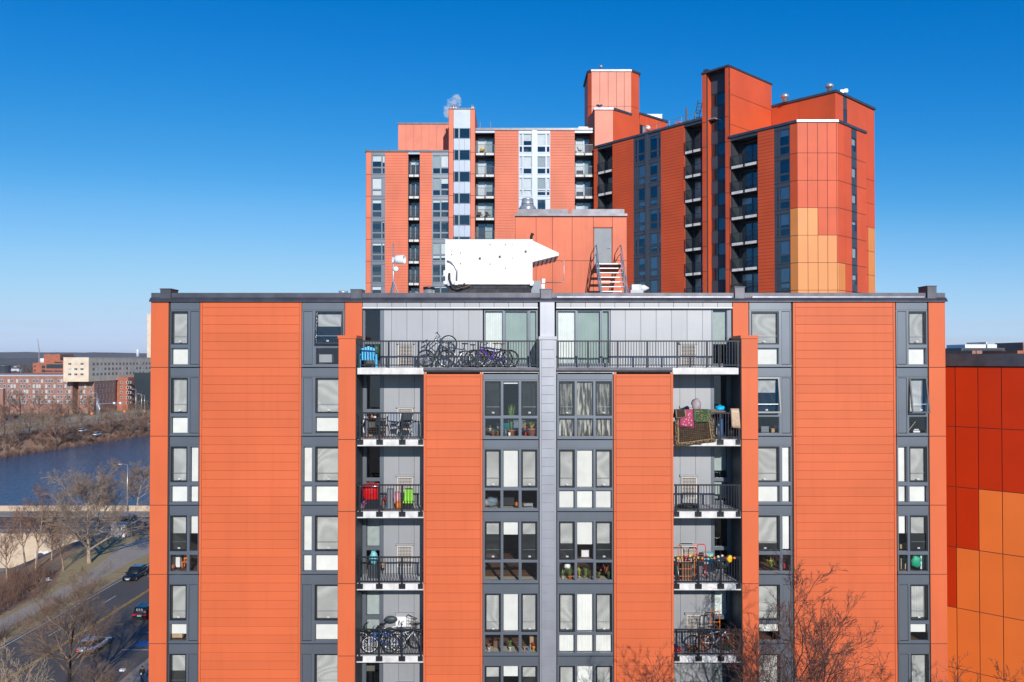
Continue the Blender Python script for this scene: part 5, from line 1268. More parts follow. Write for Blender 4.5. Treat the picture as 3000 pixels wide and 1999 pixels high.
for i in range(5):
    for j in range(3): farwin(rb, T(0, Yr, 0), x0 + 3 + j * 4.5, 18 - i * 3.3, 1.6 if j < 2 else 3.2, 1.6)
part('glass_wall', MB(ri).box(x1, x1 + 40, Yr + 8, Yr + 20, 0, 24), 'far_window', rb)
Yq = 640
tw = thing('stepped_brick_building', 'stepped red brick building with dark glass bands behind the long brick building', 'building', T(-380, Yq, 0))
wi = WM[tw.name].inverted()
for zx0, zx1, zy0, zy1, dy in ((430, 650, 410, 640, 4), (650, 915, 375, 640, 0), (545, 720, 285, 415, 8), (720, 812, 285, 380, 5)):
    part('wall', MB(wi).box(Xb(zx0, Yq), Xb(zx1, Yq), Yq + dy, Yq + 25, Zb(zy1, Yq), Zb(zy0, Yq)), 'brick_red', tw)
for zx0, zx1, zy0, zy1 in ((668, 905, 430, 490), (560, 650, 450, 490), (640, 765, 520, 538), (780, 900, 520, 538), (450, 474, 450, 472), (450, 474, 508, 530), (785, 900, 395, 415), (560, 620, 508, 545)):
    dy = 4 if zx1 <= 650 else 0
    part('window', MB(wi).box(Xb(zx0, Yq), Xb(zx1, Yq), Yq + dy - .1, Yq + dy + .5, Zb(zy1, Yq), Zb(zy0, Yq)), 'far_window', tw)
part('plant_box', MB(wi).box(Xb(815, Yq), Xb(902, Yq), Yq + 6, Yq + 20, Zb(378, Yq), Zb(320, Yq)), 'black', tw)
part('tank', MB(wi).lathe([(3.2, 0), (3.2, Zb(345, Yq) - Zb(412, Yq))], (Xb(490, Yq), Yq + 14, Zb(412, Yq)), 14), 'snow_white', tw, True)
tx = thing('tan_tower', 'tall pale tan tower showing as a sliver beside the near block', 'building', T(-265, 600, 0))
part('wall', MB(T(265, -600, 0)).box(-275, -258, 600, 618, 0, H + 34), 'tan_stone', tx); part('roof', MB(T(265, -600, 0)).box(-275.3, -257.7, 599.7, 618.3, H + 34, H + 34.6), 'far_frame', tx)
gb = thing('dark_drum_building', 'dark round ended building at the left edge across the river', 'building', T(Xb(60, 560), 560, 0))
part('wall', MB().lathe([(4.2, 0), (4.2, Zb(455, 560))], n=24), 'charcoal_panel', gb, True); part('roof', MB().lathe([(4.4, Zb(455, 560)), (4.4, Zb(455, 560) + .5)], n=24), 'frame_grey', gb, True)
lw = thing('low_brick_building', 'low red brown brick building with a flat roof behind the long one', 'building', T(-330, 540, 0))
part('wall', MB().box(-60, 56, 0, 30, 0, Zb(572, 540)), 'brick_red', lw); part('roof', MB().box(-60.3, 56.3, -.3, 30.3, Zb(572, 540), Zb(566, 540)), 'brick_brown', lw)
mc = thing('brick_corner', 'brown brick building corner at the left edge above the river road', 'building', T(Xb(48, 420), 420, 0))
part('wall', MB().box(-30, 0, 0, 2, 0, Zb(785, 420)), 'brick_brown', mc); part('roof', MB().box(-30, .3, -.3, 2.3, Zb(785, 420), Zb(778, 420)), 'far_frame', mc)
cr = thing('tower_crane', 'thin reddish crane jib leaning above the stepped brick building', 'crane', T(Xb(562, 900), 900, 0))
part('mast', MB().tube([(0, 0, 0), (0, 0, Zb(215, 900))], .5, 4), 'mauve', cr); part('jib', MB().tube([(0, 0, Zb(230, 900)), (Xb(537, 900) - Xb(562, 900), 0, Zb(62, 900))], [.45, .3], 4), 'mauve', cr)
wt = thing('water_tank', 'white water tank on the far wooded hill at the left', 'water tank', T((1978 * .16 - 1176.5) / 1830 * 5300, 5300, H + 18))
part('tank', MB().lathe([(9, 0), (9, 45), (6, 49), (1, 50)], n=16), 'snow_white', wt, True)
rg = random.Random(21)
for i in range(8):                                       # scattered pale houses below the hills
    px = rg.uniform(-20, 345); Y = 900 + i * 220; w_ = rg.uniform(9, 22); hh = rg.uniform(7, 15)
    hs = thing('far_house', 'small far house among the woods, %s of the scattered houses' % ('nearest', 'second', 'third', 'fourth', 'fifth', 'sixth', 'seventh', 'last')[i], 'house', T((px - 1176.5) / 1830 * Y, Y, 0), 'houses scattered towards the left hills')
    part('wall', MB().box(-w_ / 2, w_ / 2, 0, 10, 0, hh), rg.choice(('far_frame', 'white_paint', 'tan_stone', 'brick_red')), hs)
    part('roof', MB().add([(-w_ / 2 - .4, -.4, hh), (w_ / 2 + .4, -.4, hh), (w_ / 2 + .4, 10.4, hh), (-w_ / 2 - .4, 10.4, hh), (-w_ / 2 - .4, 5, hh + 3), (w_ / 2 + .4, 5, hh + 3)], [(0, 1, 5, 4), (2, 3, 4, 5), (0, 4, 3), (1, 2, 5), (0, 3, 2, 1)]), rg.choice(('brick_brown', 'frame_grey', 'charcoal_panel')), hs)
# beyond the right edge
def far_block(name, label, px0, px1, pt, pb, Y, m, top=None, extra=()):
    o = thing(name, label, 'building', T((px0 - 1176.5) / 1830 * Y, Y, 0)); w_ = (px1 - px0) / 1830 * Y; zt_ = H + (826 - pt) / 1830 * Y
    part('wall', MB().box(0, w_, 0, 25, 0, zt_), m, o)
    for n_, a, b, c, m2 in extra: part(n_, MB().box((a - px0) / 1830 * Y, (b - px0) / 1830 * Y, 2, 20, zt_, H + (826 - c) / 1830 * Y), m2, o)
    return o
dk = far_block('dark_office_block', 'dark glass office block with a white rooftop storey above the right parapet', 2209, 2309, 800, 830, 420, 'charcoal_panel', extra=(('rooftop_storey', 2222.7, 2296, 791.7, 'snow_white'), ('stack', 2271, 2274, 786, 'tan_stone')))
for i in range(16): part('window_band', MB().box(1 + i * 1.4, 2.1 + i * 1.4, -.06, -.01, H - 1, H + 5.2), 'far_window', dk)
for a, b, c in ((2234, 2242, 806), (2244, 2257, 806), (2303, 2311, 806)): far_block('brick_stack', {2234: 'small brick block low at the left of the dark office', 2244: 'wider brick block beside the left one before the dark office', 2303: 'small brick block at the right end of the dark office'}[a], a, b, c, 830, 400, 'brick_brown')['group'] = 'brick rooftop blocks before the dark office'
far_block('red_brick_roofline', 'low red building roofline at the far right edge', 2338, 2420, 806, 830, 380, 'brick_red'); far_block('dark_slab', 'slim dark building sliver at the far right edge', 2351, 2380, 787, 830, 430, 'brick_brown')
for i, (a, b, c, m_) in enumerate(((2176, 2183, 807.5, 'snow_white'), (2184, 2196, 808.5, 'brick_brown'), (2196, 2206, 807, 'tan_stone'), (2312, 2318, 809, 'snow_white'))):
    far_block('distant_house', ('white', 'brown', 'tan', 'pale')[i] + ' distant rooftop just above the right parapet' + ('', '', '', ' right of the office block')[i], a, b, c, 830, 600, m_)
# ------------------------------------------------------------------ bare winter trees
mat('bark_light', (0.40, 0.30, 0.21), 0.9, var=0.2, nscale=3); mat('bark_dark', (0.085, 0.055, 0.045), 0.9, var=0.25, nscale=3)
mat('twig_red', (0.15, 0.075, 0.058), 0.9, var=0.25, nscale=1); mat('twig_dark', (0.115, 0.055, 0.042), 0.9, var=0.25, nscale=1); mat('twig_russet', (0.27, 0.15, 0.10), 0.9, var=0.25, nscale=1); mat('twig_brown', (0.24, 0.16, 0.11), 0.9, var=0.25, nscale=1)
mat('twig_grey', (0.36, 0.265, 0.20), 0.9, var=0.25, nscale=1)
def branch(mb, rg, p, d, Ln, r, lv, mx, up, kids, thick=1.0):
    n = 4 if lv < 2 else 3
    pts = [p]; rs = [r]; ds = [d]
    for i in range(n):
        d = (d + Vector((rg.gauss(0, .13), rg.gauss(0, .13), rg.gauss(0, .08) + up))).normalized()
        p = p + d * (Ln / n); pts.append(p); ds.append(d); rs.append(max(r * (1 - .72 * (i + 1) / n), .0035 * thick))
    mb.tube(pts, rs, 5 if lv < 1 else (4 if lv < 2 else 3), cap=False)
    if lv >= mx: return
    k = kids[lv]
    for j in range(k):
        t = .22 + .76 * (j + rg.random() * .8) / k; f = min(t, .999) * n; i = int(f); q = pts[i].lerp(pts[i + 1], f - i); dd = ds[i + 1]
        a = rg.uniform(R(26), R(52)); ax = dd.orthogonal().normalized(); ax.rotate(Matrix.Rotation(rg.uniform(0, 6.283), 3, dd))
        nd = dd.copy(); nd.rotate(Matrix.Rotation(a, 3, ax))
        branch(mb, rg, q, nd, Ln * rg.uniform(.42, .62) * (1.05 - .35 * t), max(rs[i] * .6 * (1 - .3 * (f - i)), .004 * thick), lv + 1, mx, up, kids, thick)
def tree_mesh(seed, Ht, trunk_h, r0, limbs, limb_len, tilt, kids, mx=3, up=.06, thick=1.0, m=('bark_light', 'twig_red')):
    rg = random.Random(seed); tm = MB(); cm = MB()
    p = Vector((0, 0, -.3)); pts = [p]; d = Vector((0, 0, 1)); rs = [r0 * 1.25]; n = 6
    for i in range(n): d = (d + Vector((rg.gauss(0, .04), rg.gauss(0, .04), .05))).normalized(); p = p + d * (Ht * .86 / n); pts.append(p); rs.append(r0 * (1 - .88 * (i + 1) / n) + .02)
    tm.tube(pts, rs, 8, cap=False)
    for j in range(limbs):
        h = trunk_h + (Ht * .84 - trunk_h) * (j / max(1, limbs - 1)) ** 1.15; f = min(h / (Ht * .86), .98) * n; i = int(f); q = pts[i].lerp(pts[i + 1], f - i)
        az = j * 2.4 + rg.uniform(-.4, .4); tl = R(tilt) * (1.1 - .5 * j / limbs) * rg.uniform(.85, 1.15)
        nd = Vector((math.cos(az) * math.sin(tl), math.sin(az) * math.sin(tl), math.cos(tl)))
        branch(cm, rg, q, nd, limb_len * (1 - .45 * j / limbs) * rg.uniform(.8, 1.15), rs[i] * .62, 0, mx, up, kids, thick)
    return tm.mesh('trunk', m[0], True), cm.mesh('crown', m[1]), max(v[2] for v in cm.v)
def put_tree(ms, x, y, z, s, rz, label, group, name='bare_tree', cat='tree'):
    M_ = T(x, y, z) @ RZ(rz) @ Matrix.Scale(s, 4)
    o = thing(name, label, cat, M_, group); link('trunk', ms[0], o, M_); link('crown', ms[1], o, M_); return o
def gx(px, Y): return (px - 1176.5) / 1830 * Y
# close trees in front of the near block: only their tops are in view
NA = tree_mesh(31, 27, 12, .30, 13, 8.0, 27, (8, 6, 5, 3), 4, .06, 1.45, ('bark_dark', 'twig_dark'))
NB = tree_mesh(47, 25, 11, .26, 11, 6.5, 22, (8, 6, 4, 3), 4, .07, 1.4, ('bark_dark', 'twig_dark'))
for ms, px, Y, top, rz, lb in ((NA, 1925, 24.5, 1275, 0.4, 'large bare tree rising in front of the right orange siding'),
                               (NB, 1690, 23.5, 1370, 1.9, 'bare tree reaching up beside the right pier and balconies'),
                               (NB, 2290, 25.0, 1450, 3.3, 'bare tree in front of the amber panels at the right edge'),
                               (NB, 1500, 21.5, 1540, 5.0, 'low bare treetop just showing below the right bay siding'),
                               (NB, 2130, 23.5, 1535, 4.4, 'bare treetop in front of the far right corner pier')):
    zt_ = H + (826 - top) / 1830 * Y; hh = ms[2]
    put_tree(ms, gx(px, Y), Y, 0, zt_ / hh, rz, lb, 'bare trees in front of the near block')
# left side near the road
TA = tree_mesh(5, 17, 3.2, .42, 17, 13, 60, (9, 7, 6, 3), 4, .05, 3.6, ('bark_light', 'twig_grey'))
TC = tree_mesh(8, 13, 4.0, .2, 11, 6.0, 34, (8, 6, 5), 3, .06, 3.2, ('bark_light', 'twig_russet'))
TD = tree_mesh(15, 15, 4.5, .25, 15, 8.0, 42, (9, 7, 6), 3, .05, 2.2, ('bark_dark', 'twig_brown'))
put_tree(TA, -68.0, 128.6, 0, 17.3 / TA[2], .3, 'broad pale barked bare tree beside the path and the river bridge', None)
put_tree(TA, gx(318, 178), 178, 0, 10.5 / TA[2], 2.0, 'small bare tree beyond the bridge next to the tall street lamp', None)
TE = tree_mesh(77, 14, 3.0, .22, 13, 7.5, 36, (7, 5, 4), 3, .06, 3.2, ('bark_light', 'bark_light'))
LT = 'slender bare trees on the river bank slope'
for px, Y, s, rz, lb in ((86, 126, .9, .2, 'slender bare tree on the bank in front of the pale bridge wall'), (62, 134, .7, 1.9, 'thin bare tree left of the slender one before the bridge wall'), (20, 124, .7, 3.9, 'small bare tree at the left edge before the bridge wall'),
                         (122, 131, .6, 4.4, 'dark thin tree in front of the graffiti patches'), (150, 124, .5, 2.8, 'short scrubby tree right of the graffiti patches')):
    x = gx(px, Y); put_tree(TC, x, Y, ground_z(x, Y), s, rz, lb, LT)
for px, Y, top, s_, ms, rz, lb in ((165, 74, 1290, 1, TD, .5, 'dark bare tree rising over the road in the lower left'), (30, 62, 1450, 1, TE, 1.2, 'pale branched bare tree in the lower left corner'), (225, 66, 1500, 1, TD, 2.6, 'low dark bare tree below the white car')):
    hh = ms[2]
    put_tree(ms, gx(px, Y), Y, 0, (H + (826 - top) / 1830 * Y) / hh, rz, lb, None)
# far bank
FB = [tree_mesh(60 + i, 12, 2.6, .28, 10, 6.5, 52 - 6 * i, (7, 5, 5), 3, .04, 5.0, ('bark_dark', ('twig_brown', 'twig_russet', 'twig_brown')[i])) for i in range(3)]
ORD = 'first second third fourth fifth sixth seventh eighth ninth tenth eleventh twelfth thirteenth fourteenth fifteenth sixteenth'.split()
fl = [(22, 425, 1.15), (48, 440, 1.2), (91, 452, 1.15), (120, 470, .8), (132, 440, .7), (158, 462, .85), (181, 455, 1.15), (206, 470, .9), (246, 535, .95), (285, 530, 1.0), (306, 545, 1.0), (325, 520, .9), (338, 545, 1.0), (300, 480, .7), (318, 452, .65), (337, 445, .75),
      (12, 340, 1.0), (40, 335, .8), (68, 348, .9), (132, 352, 1.2), (100, 372, .7), (186, 372, .8), (222, 380, .7), (255, 392, .9), (300, 402, .9), (325, 410, .8), (150, 395, .6), (60, 385, .7), (5, 400, .9), (235, 420, .6), (112, 415, .7), (75, 410, .6)]
for i, (px, Y, s) in enumerate(fl):
    x = gx(px, Y); z = ground_z(x, Y)
    o = put_tree(FB[i % 3], x, Y, z, s, i * 1.7, 'bare tree on the far river bank in front of the brick buildings', 'bare trees along the far river bank')
    if s < 1.15:
        q = sorted(p for p, yy, ss in fl if ss < 1.15 and (yy < 420) == (Y < 420)); n_ = q.index(px) + 1
        o['label'] = '%s bare tree from the left %s' % (ORD[n_ - 1], 'between the far river bank and the parkway' if Y < 420 else 'in front of the far brick buildings')
    if s >= 1.15: o['label'] = {22: 'big dark bare tree at the left edge of the far bank', 48: 'second big dark tree from the left on the far bank', 91: 'rounded bare tree on the far lawn with a forked trunk', 181: 'rounded bare tree on the far lawn before the dark recess of the brick building', 132: 'tall bare tree standing at the water side of the far bank'}[px]
    elif Y < 420: o['group'] = 'bare trees between the river and the parkway'
# brush: joined twigs nobody could count
def brush(name, label, spots, m, h0, h1, n, th, seed):
    rg = random.Random(seed); mb = MB()
    for x, y in spots:
        z = ground_z(x, y)
        for k in range(n):
            a = rg.uniform(0, 6.283); hh = rg.uniform(h0, h1); sp = hh * rg.uniform(.1, .55)
            p0 = Vector((x + rg.gauss(0, .4), y + rg.gauss(0, .4), z)); p1 = p0 + Vector((math.cos(a) * sp * .4, math.sin(a) * sp * .4, hh * .6)); p2 = p0 + Vector((math.cos(a) * sp, math.sin(a) * sp, hh))
            mb.tube([p0, p1, p2], [th, th * .7, th * .3], 3, cap=False)
    o = link(name, mb.mesh(name, m)); o['kind'] = 'stuff'; o['label'] = label
rg = random.Random(2)
sp = []
for i in range(250): y = rg.uniform(84, 124); x = near_bank(y) - rg.uniform(0.6, 19); sp.append((x, y))
brush('bank_brush', 'dry brown brush and saplings covering the near river bank', sp, 'twig_russet', .9, 3.0, 22, .028, 1)
sp = []
for i in range(900): y = rg.uniform(290, 470); x = far_bank(y) - rg.uniform(-3, 16); sp.append((x, y))
brush('far_bank_brush', 'reddish brown brush along the far river bank', sp, 'twig_russet', .8, 2.8, 10, .08, 2)
sp = []
for i in range(900): y = rg.uniform(300, 600); x = far_bank(y) - rg.choice((rg.uniform(32, 50), rg.uniform(68, 100))); sp.append((x, y))
brush('parkway_brush', 'grey brown scrub between the far parkways', sp, 'twig_grey', .8, 3.5, 8, .09, 3)
sp = [(rg.uniform(-61.2, -58.7), rg.uniform(76, 116)) for i in range(70)]
brush('verge_brush', 'thin scrub on the verge between path and road', sp, 'twig_russet', .5, 2.2, 12, .02, 4)
# distant wood below the hills
rg = random.Random(14); mb = MB()
for i in range(1500):
    Y = 560 + 2600 * rg.random() ** 1.6; X = gx(rg.uniform(-60, 420), Y) if rg.random() < .8 else gx(rg.uniform(2150, 2420), Y)
    r_ = rg.uniform(3, 8); mb.blob((X, Y, r_ * .9), (r_, r_, r_ * 1.3), 7, 5, jit=.35, seed=i)
ground_mat('far_wood', [(0.3, (0.035, 0.027, 0.024)), (0.5, (0.075, 0.055, 0.045)), (0.7, (0.13, 0.10, 0.085))], 0.15, 0.9, 1.0)
o = link('distant_wood', mb.mesh('distant_wood', 'far_wood')); o['kind'] = 'stuff'; o['label'] = 'brown leafless woods reaching back to the hills'
# ------------------------------------------------------------------ vehicles, lamps, signs, a walker
for nm_, c_ in dict(car_black=(0.012, 0.014, 0.02), car_silver=(0.50, 0.51, 0.54), car_white=(0.62, 0.63, 0.66)).items(): mat(nm_, c_, 0.25, metal=0.3, coat=0.6, var=0.03)
m_ = bpy.data.materials.new('tail_lamp'); m_.use_nodes = True; b_ = m_.node_tree.nodes['Principled BSDF']; b_.inputs['Base Color'].default_value = (.7, .01, .01, 1); b_.inputs['Roughness'].default_value = .2; MATS['tail_lamp'] = m_
def loft(mb, secs, m=0):                                  # secs: list of equal-length point rings
    n = len(secs[0]); vs = [p for s_ in secs for p in s_]
    fs = [(i * n + j, i * n + (j + 1) % n, (i + 1) * n + (j + 1) % n, (i + 1) * n + j) for i in range(len(secs) - 1) for j in range(n)]
    fs += [tuple(range(n - 1, -1, -1)), tuple(range((len(secs) - 1) * n, len(secs) * n))]
    mb.add(vs, fs, m)
def car(label, paint, x, y, heading, Lc=4.8, W=1.9, Hc=1.7, suv=True, lit=False, light_bar=False, z=0.03, group=None):
    o = thing('car', label, 'car', T(x, y, z) @ RZ(heading), group)       # the car points along local +x
    h = W / 2; f = Lc / 2
    def sec(xx, w_, zb, zt, rnd=.12): return [(xx, -w_ + rnd, zb), (xx, w_ - rnd, zb), (xx, w_, zb + .18), (xx, w_, zt - rnd), (xx, w_ - rnd * .9, zt), (xx, -w_ + rnd * .9, zt), (xx, -w_, zt - rnd), (xx, -w_, zb + .18)]
    bl = .98 if suv else .86
    mb = MB(); loft(mb, [sec(-f, h * .86, .38, bl - .15), sec(-f + .15, h * .96, .28, bl), sec(-f + .9, h, .26, bl + .02), sec(0, h, .26, bl + .01), sec(f - 1.3, h, .26, bl - .02), sec(f - .5, h * .97, .28, bl - .14), sec(f - .06, h * .84, .34, bl - .30)])
    part('body', mb, paint, o, True)
    def cab(xx, w_, zz): return [(xx, -w_, zz[0]), (xx, w_, zz[0]), (xx, w_ * .97, (zz[0] + zz[1]) / 2), (xx, w_ * .84, zz[1]), (xx, -w_ * .84, zz[1]), (xx, -w_ * .97, (zz[0] + zz[1]) / 2)]
    rx = -f + (.12 if suv else .55); fx = f - 1.45
    mb = MB(); loft(mb, [cab(rx, h * .86, (bl - .05, bl + .02)), cab(rx + (.28 if suv else .7), h * .9, (bl - .05, Hc - .06)), cab(-.2, h * .92, (bl - .05, Hc)), cab(fx - .95, h * .9, (bl - .05, Hc - .07)), cab(fx, h * .86, (bl - .05, bl + .0))])
    part('window_band', mb, 'car_glass' if False else 'frame_black', o, True)
    mb = MB(); mb.add([(rx + .26, -h * .77, Hc - .045), (rx + .26, h * .77, Hc - .045), (-.2, h * .79, Hc + .012), (fx - .95, h * .77, Hc - .055), (fx - .95, -h * .77, Hc - .055), (-.2, -h * .79, Hc + .012)] , [(0, 5, 2, 1), (5, 4, 3, 2)])
    mb.v = mb.v + [(a, b, c - .06) for a, b, c in mb.v]; mb.f += [(0, 1, 7, 6), (1, 2, 8, 7), (2, 3, 9, 8), (3, 4, 10, 9), (4, 5, 11, 10), (5, 0, 6, 11)]; mb.m = [0] * len(mb.f)
    part('roof', mb, paint, o)
    for s in (-1, 1):
        mb = MB()
        for a, b in ((fx - .02, fx - .98), (-.15, -.2), (rx + .9, rx + .8)):
            mb.tube([(a, s * h * .885, bl), (b, s * h * .80, Hc - .05)], .035, 4)
        part('pillar', mb, paint, o)
        if suv: part('roof_rail', MB().tube([(rx + .5, s * h * .74, Hc + .03), (-.2, s * h * .75, Hc + .07), (fx - 1.1, s * h * .74, Hc + .02)], .022, 5), 'chrome', o)
        part('mirror', MB().box(fx - .35, fx - .2, s * h - .0 + (0 if s > 0 else -.16), s * h + (.16 if s > 0 else 0), bl + .0, bl + .13), paint, o)
        part('headlight', MB().box(f - .32, f - .06, s * h * .62 - .2, s * h * .62 + .2, bl - .42, bl - .30), 'chrome', o)
        part('taillight', MB().box(-f - .01, -f + .1, s * h * .72 - .18, s * h * .72 + .16, bl - .28, bl - .1), 'tail_lamp', o)
        for xx in (f - .95, -f + .95):
            c = (xx, s * (h - .1), .35)
            w_ = part('wheel', MB().lathe([(.35, -.11), (.36, -.06), (.36, .06), (.35, .11)], c, 18, axis='y'), 'rubber', o, True)
            part('rim', MB().lathe([(.22, -.118), (.24, 0), (.22, .118)], c, 14, axis='y'), 'steel', w_)
    part('licence_plate', MB().box(-f - .015, -f + .01, -.26, .26, .62, .76), 'snow_white' if not lit else 'aqua', o)
    part('front_plate', MB().box(f - .07, f - .0, -.24, .24, .42, .54), 'snow_white', o)
    part('grille', MB().box(f - .12, f - .03, -.42, .42, bl - .46, bl - .26), 'frame_black' if 'black' not in paint else 'steel', o)
    part('bumper', MB().box(-f - .05, -f + .12, -h * .84, h * .84, .30, .52), 'black', o)
    if lit: part('tail_strip', MB().box(-f - .012, -f + .03, -h * .84, h * .84, bl - .1, bl - .05), 'tail_lamp', o)
    return o
R90 = math.pi / 2
car('black sport utility car driving toward the camera beside the white edge line', 'car_black', -56.4, 119.6, -R90)
pol = car('dark utility car with a red rear light strip driving away near the building corner', 'car_black', -46.6, 102.4, R90, lit=True)
mb = MB()                                                # pale digits across the rear window
seg = {'2': 'abged', '3': 'abgcd'}
for k, ch in enumerate('233'):
    x0 = .34 - k * .3; W_, H_ = .2, .26
    S7 = dict(a=(0, W_, H_ - .04, H_), g=(0, W_, H_ / 2 - .02, H_ / 2 + .02), d=(0, W_, 0, .04), b=(0, .045, H_ / 2, H_), c=(0, .045, 0, H_ / 2), e=(W_ - .045, W_, 0, H_ / 2), f=(W_ - .045, W_, H_ / 2, H_))
    for q_ in seg[ch]: a, b, c, e = S7[q_]; mb.box(-2.26, -2.235, x0 + a - .1, x0 + b - .1, 1.28 + c, 1.28 + e)
part('number', mb, 'snow_white', pol)
car('white car with a sloping rear driving away behind the dark bare tree branches', 'car_white', -47.2, 90.6, R90, suv=False, Hc=1.5, Lc=4.7)
car('silver utility car crossing the bridge beside the parapet', 'car_silver', gx(302, 157.5), 157.5, 0, Lc=6.2, Hc=2.1, W=2.1)
for px, Y, m, lb in ((225, 342, 'car_white', 'small white car on the far river parkway'), (192, 360, 'car_silver', 'small silver car on the far river parkway')):
    car(lb, m, gx(px, Y), Y, R90, z=.06)
# street lamps and poles
def lamp(label, x, y, Hl, arm, head_m='snow_white', pole='galv', r=.09, ang=0.0, z=0, group=None):
    o = thing('street_lamp', label, 'street lamp', T(x, y, z) @ RZ(ang), group)
    part('pole', MB().tube([(0, 0, 0), (0, 0, Hl * .5), (0, 0, Hl)], [r * 1.3, r, r * .7], 8), pole, o, True)
    part('arm', MB().tube([(0, 0, Hl - .1), (arm * .3, 0, Hl + .1), (arm, 0, Hl + .12)], r * .5, 6), pole, o)
    part('lamp_head', MB().box(min(arm, arm * 1.6), max(arm, arm * 1.6), -.16, .16, Hl + .06, Hl + .2), head_m, o); return o
lamp('tall pale street lamp on the bridge pavement behind the broad bare tree', gx(300, 172), 171, 10.2, -1.2)
lamp('street lamp with a white head over the shaded kerb in the lower left', gx(262, 68), 68, 6.3, .7, pole='black')
for px, Y, hh in ((224, 420, 15), (227, 425, 12), (313, 470, 15), (326, 500, 11), (333, 505, 10)):
    lamp({224: 'leftmost pale light pole beside the signal mast', 227: 'shorter pale pole just right of the leftmost one', 313: 'tallest pale light pole near the block edge on the far bank', 326: 'thin light pole right of the tallest one', 333: 'rightmost thin light pole on the far bank'}[px], gx(px, Y), Y, hh, -1.6, r=.2, group='light poles at the far parkway junction')
sg = thing('signal_gantry', 'pale traffic signal mast arm over the far parkway', 'traffic signal', T(gx(230, 450), 450, 0))
part('pole', MB().tube([(0, 0, 0), (0, 0, 8)], .28, 8), 'galv', sg, True); part('arm', MB().tube([(0, 0, 7.6), (13.0, 0, 8.4)], .18, 6), 'galv', sg)
for q in (8.2, 11.6): part('signal_head', MB().box(q - .6, q + .6, -.2, .2, 7.6, 8.6), 'snow_white', sg)
for q in (9.2, 12.8): part('lamp_head', MB().box(q - .2, q + .2, -.2, .2, 6.6, 7.6), 'steel', sg)
sp_ = thing('sign_post', 'small round sign post on the corner before the bridge', 'sign', T(gx(305, 147), 147, 0))
part('post', MB().tube([(0, 0, 0), (0, 0, 3.0)], .05, 6), 'galv', sp_); part('sign', MB().lathe([(.32, -.02), (.32, .02)], (0, 0, 2.8), 12, axis='y'), 'galv', sp_)
for i, (px, Y) in enumerate(((148, 448), (212, 452), (287, 470), (332, 470), (331, 472), (240, 432), (245, 431), (248, 433))):
    c = thing('road_work_sign' if i < 5 else 'traffic_cone', ('leftmost orange road work sign on the far lawn', 'orange road work sign on the far lawn before the dark recess', 'orange road work sign between the gantry and the light poles', 'right orange road work sign beside the tall light pole', 'second orange road work sign touching the rightmost one', 'leftmost orange cone near the gantry foot', 'middle orange cone near the gantry foot', 'right orange cone near the gantry foot')[i], 'sign' if i < 5 else 'cone', T(gx(px, Y), Y, 0), 'orange road work signs on the far parkway')
    if i < 5: part('post', MB().box(-.1, .1, -.1, .1, 0, 1.4), 'steel', c); part('panel', MB().add([(0, 0, 1), (.9, 0, 2), (0, 0, 3), (-.9, 0, 2), (0, .1, 1), (.9, .1, 2), (0, .1, 3), (-.9, .1, 2)], [(0, 1, 2, 3), (7, 6, 5, 4), (0, 4, 5, 1), (1, 5, 6, 2), (2, 6, 7, 3), (3, 7, 4, 0)]), 'orange', c)
    else: part('cone', MB().lathe([(.5, 0), (.5, .1), (.3, .12), (.08, 1.6)], n=10), 'orange', c)
struct('parking_marking', MB().add([(-43.2, 91.4, .038), (-41.8, 91.4, .038), (-41.8, 93, .038), (-43.2, 93, .038)], [(0, 1, 2, 3)]), 'blue')
struct('litter', MB().blob((gx(110, 118), 118, ground_z(gx(110, 118), 118) + .4), (.9, .4, .3), 8, 5, jit=.4), 'snow_white'); 
# a walker
def skin_body(name, pts, edges, rad, m, parent, M_, sub=1):
    me = bpy.data.meshes.new(name); me.from_pydata(pts, edges, []); me.materials.append(MATS[m])
    o = link(name, me, parent, M_)
    md = o.modifiers.new('skin', 'SKIN')
    for i, v in enumerate(me.skin_vertices[0].data): v.radius = (rad[i], rad[i]); v.use_root = (i == 0)
    s_ = o.modifiers.new('sub', 'SUBSURF'); s_.levels = sub; s_.render_levels = sub
    return o
def cloth_mat():
    m = bpy.data.materials.new('walker_clothes'); m.use_nodes = True; t = m.node_tree; n = t.nodes; l = t.links; b = n['Principled BSDF']; b.inputs['Roughness'].default_value = .8
    tc = n.new('ShaderNodeTexCoord'); s_ = n.new('ShaderNodeSeparateXYZ'); r = n.new('ShaderNodeValToRGB'); r.color_ramp.interpolation = 'CONSTANT'
    e = r.color_ramp.elements; e[0].color = (.02, .02, .025, 1); e[1].position = .05; e[1].color = (.02, .035, .09, 1)
    for p, c in ((.45, (.012, .012, .014, 1)), (.735, (.35, .19, .13, 1))): q = e.new(p); q.color = c
    mm = n.new('ShaderNodeMath'); mm.operation = 'DIVIDE'; mm.inputs[1].default_value = 2.0
    l.new(tc.outputs['Object'], s_.inputs[0]); l.new(s_.outputs[2], mm.inputs[0]); l.new(mm.outputs[0], r.inputs[0]); l.new(r.outputs[0], b.inputs['Base Color']); MATS['walker_clothes'] = m
cloth_mat(); mat('skin', (.35, .19, .13), .6); mat('hair_black', (.01, .009, .008), .6)
wk = thing('person', 'person in black jacket and blue jeans walking on the pavement holding something pale', 'person', T(gx(331.5, 80.7), 80.7, .13))
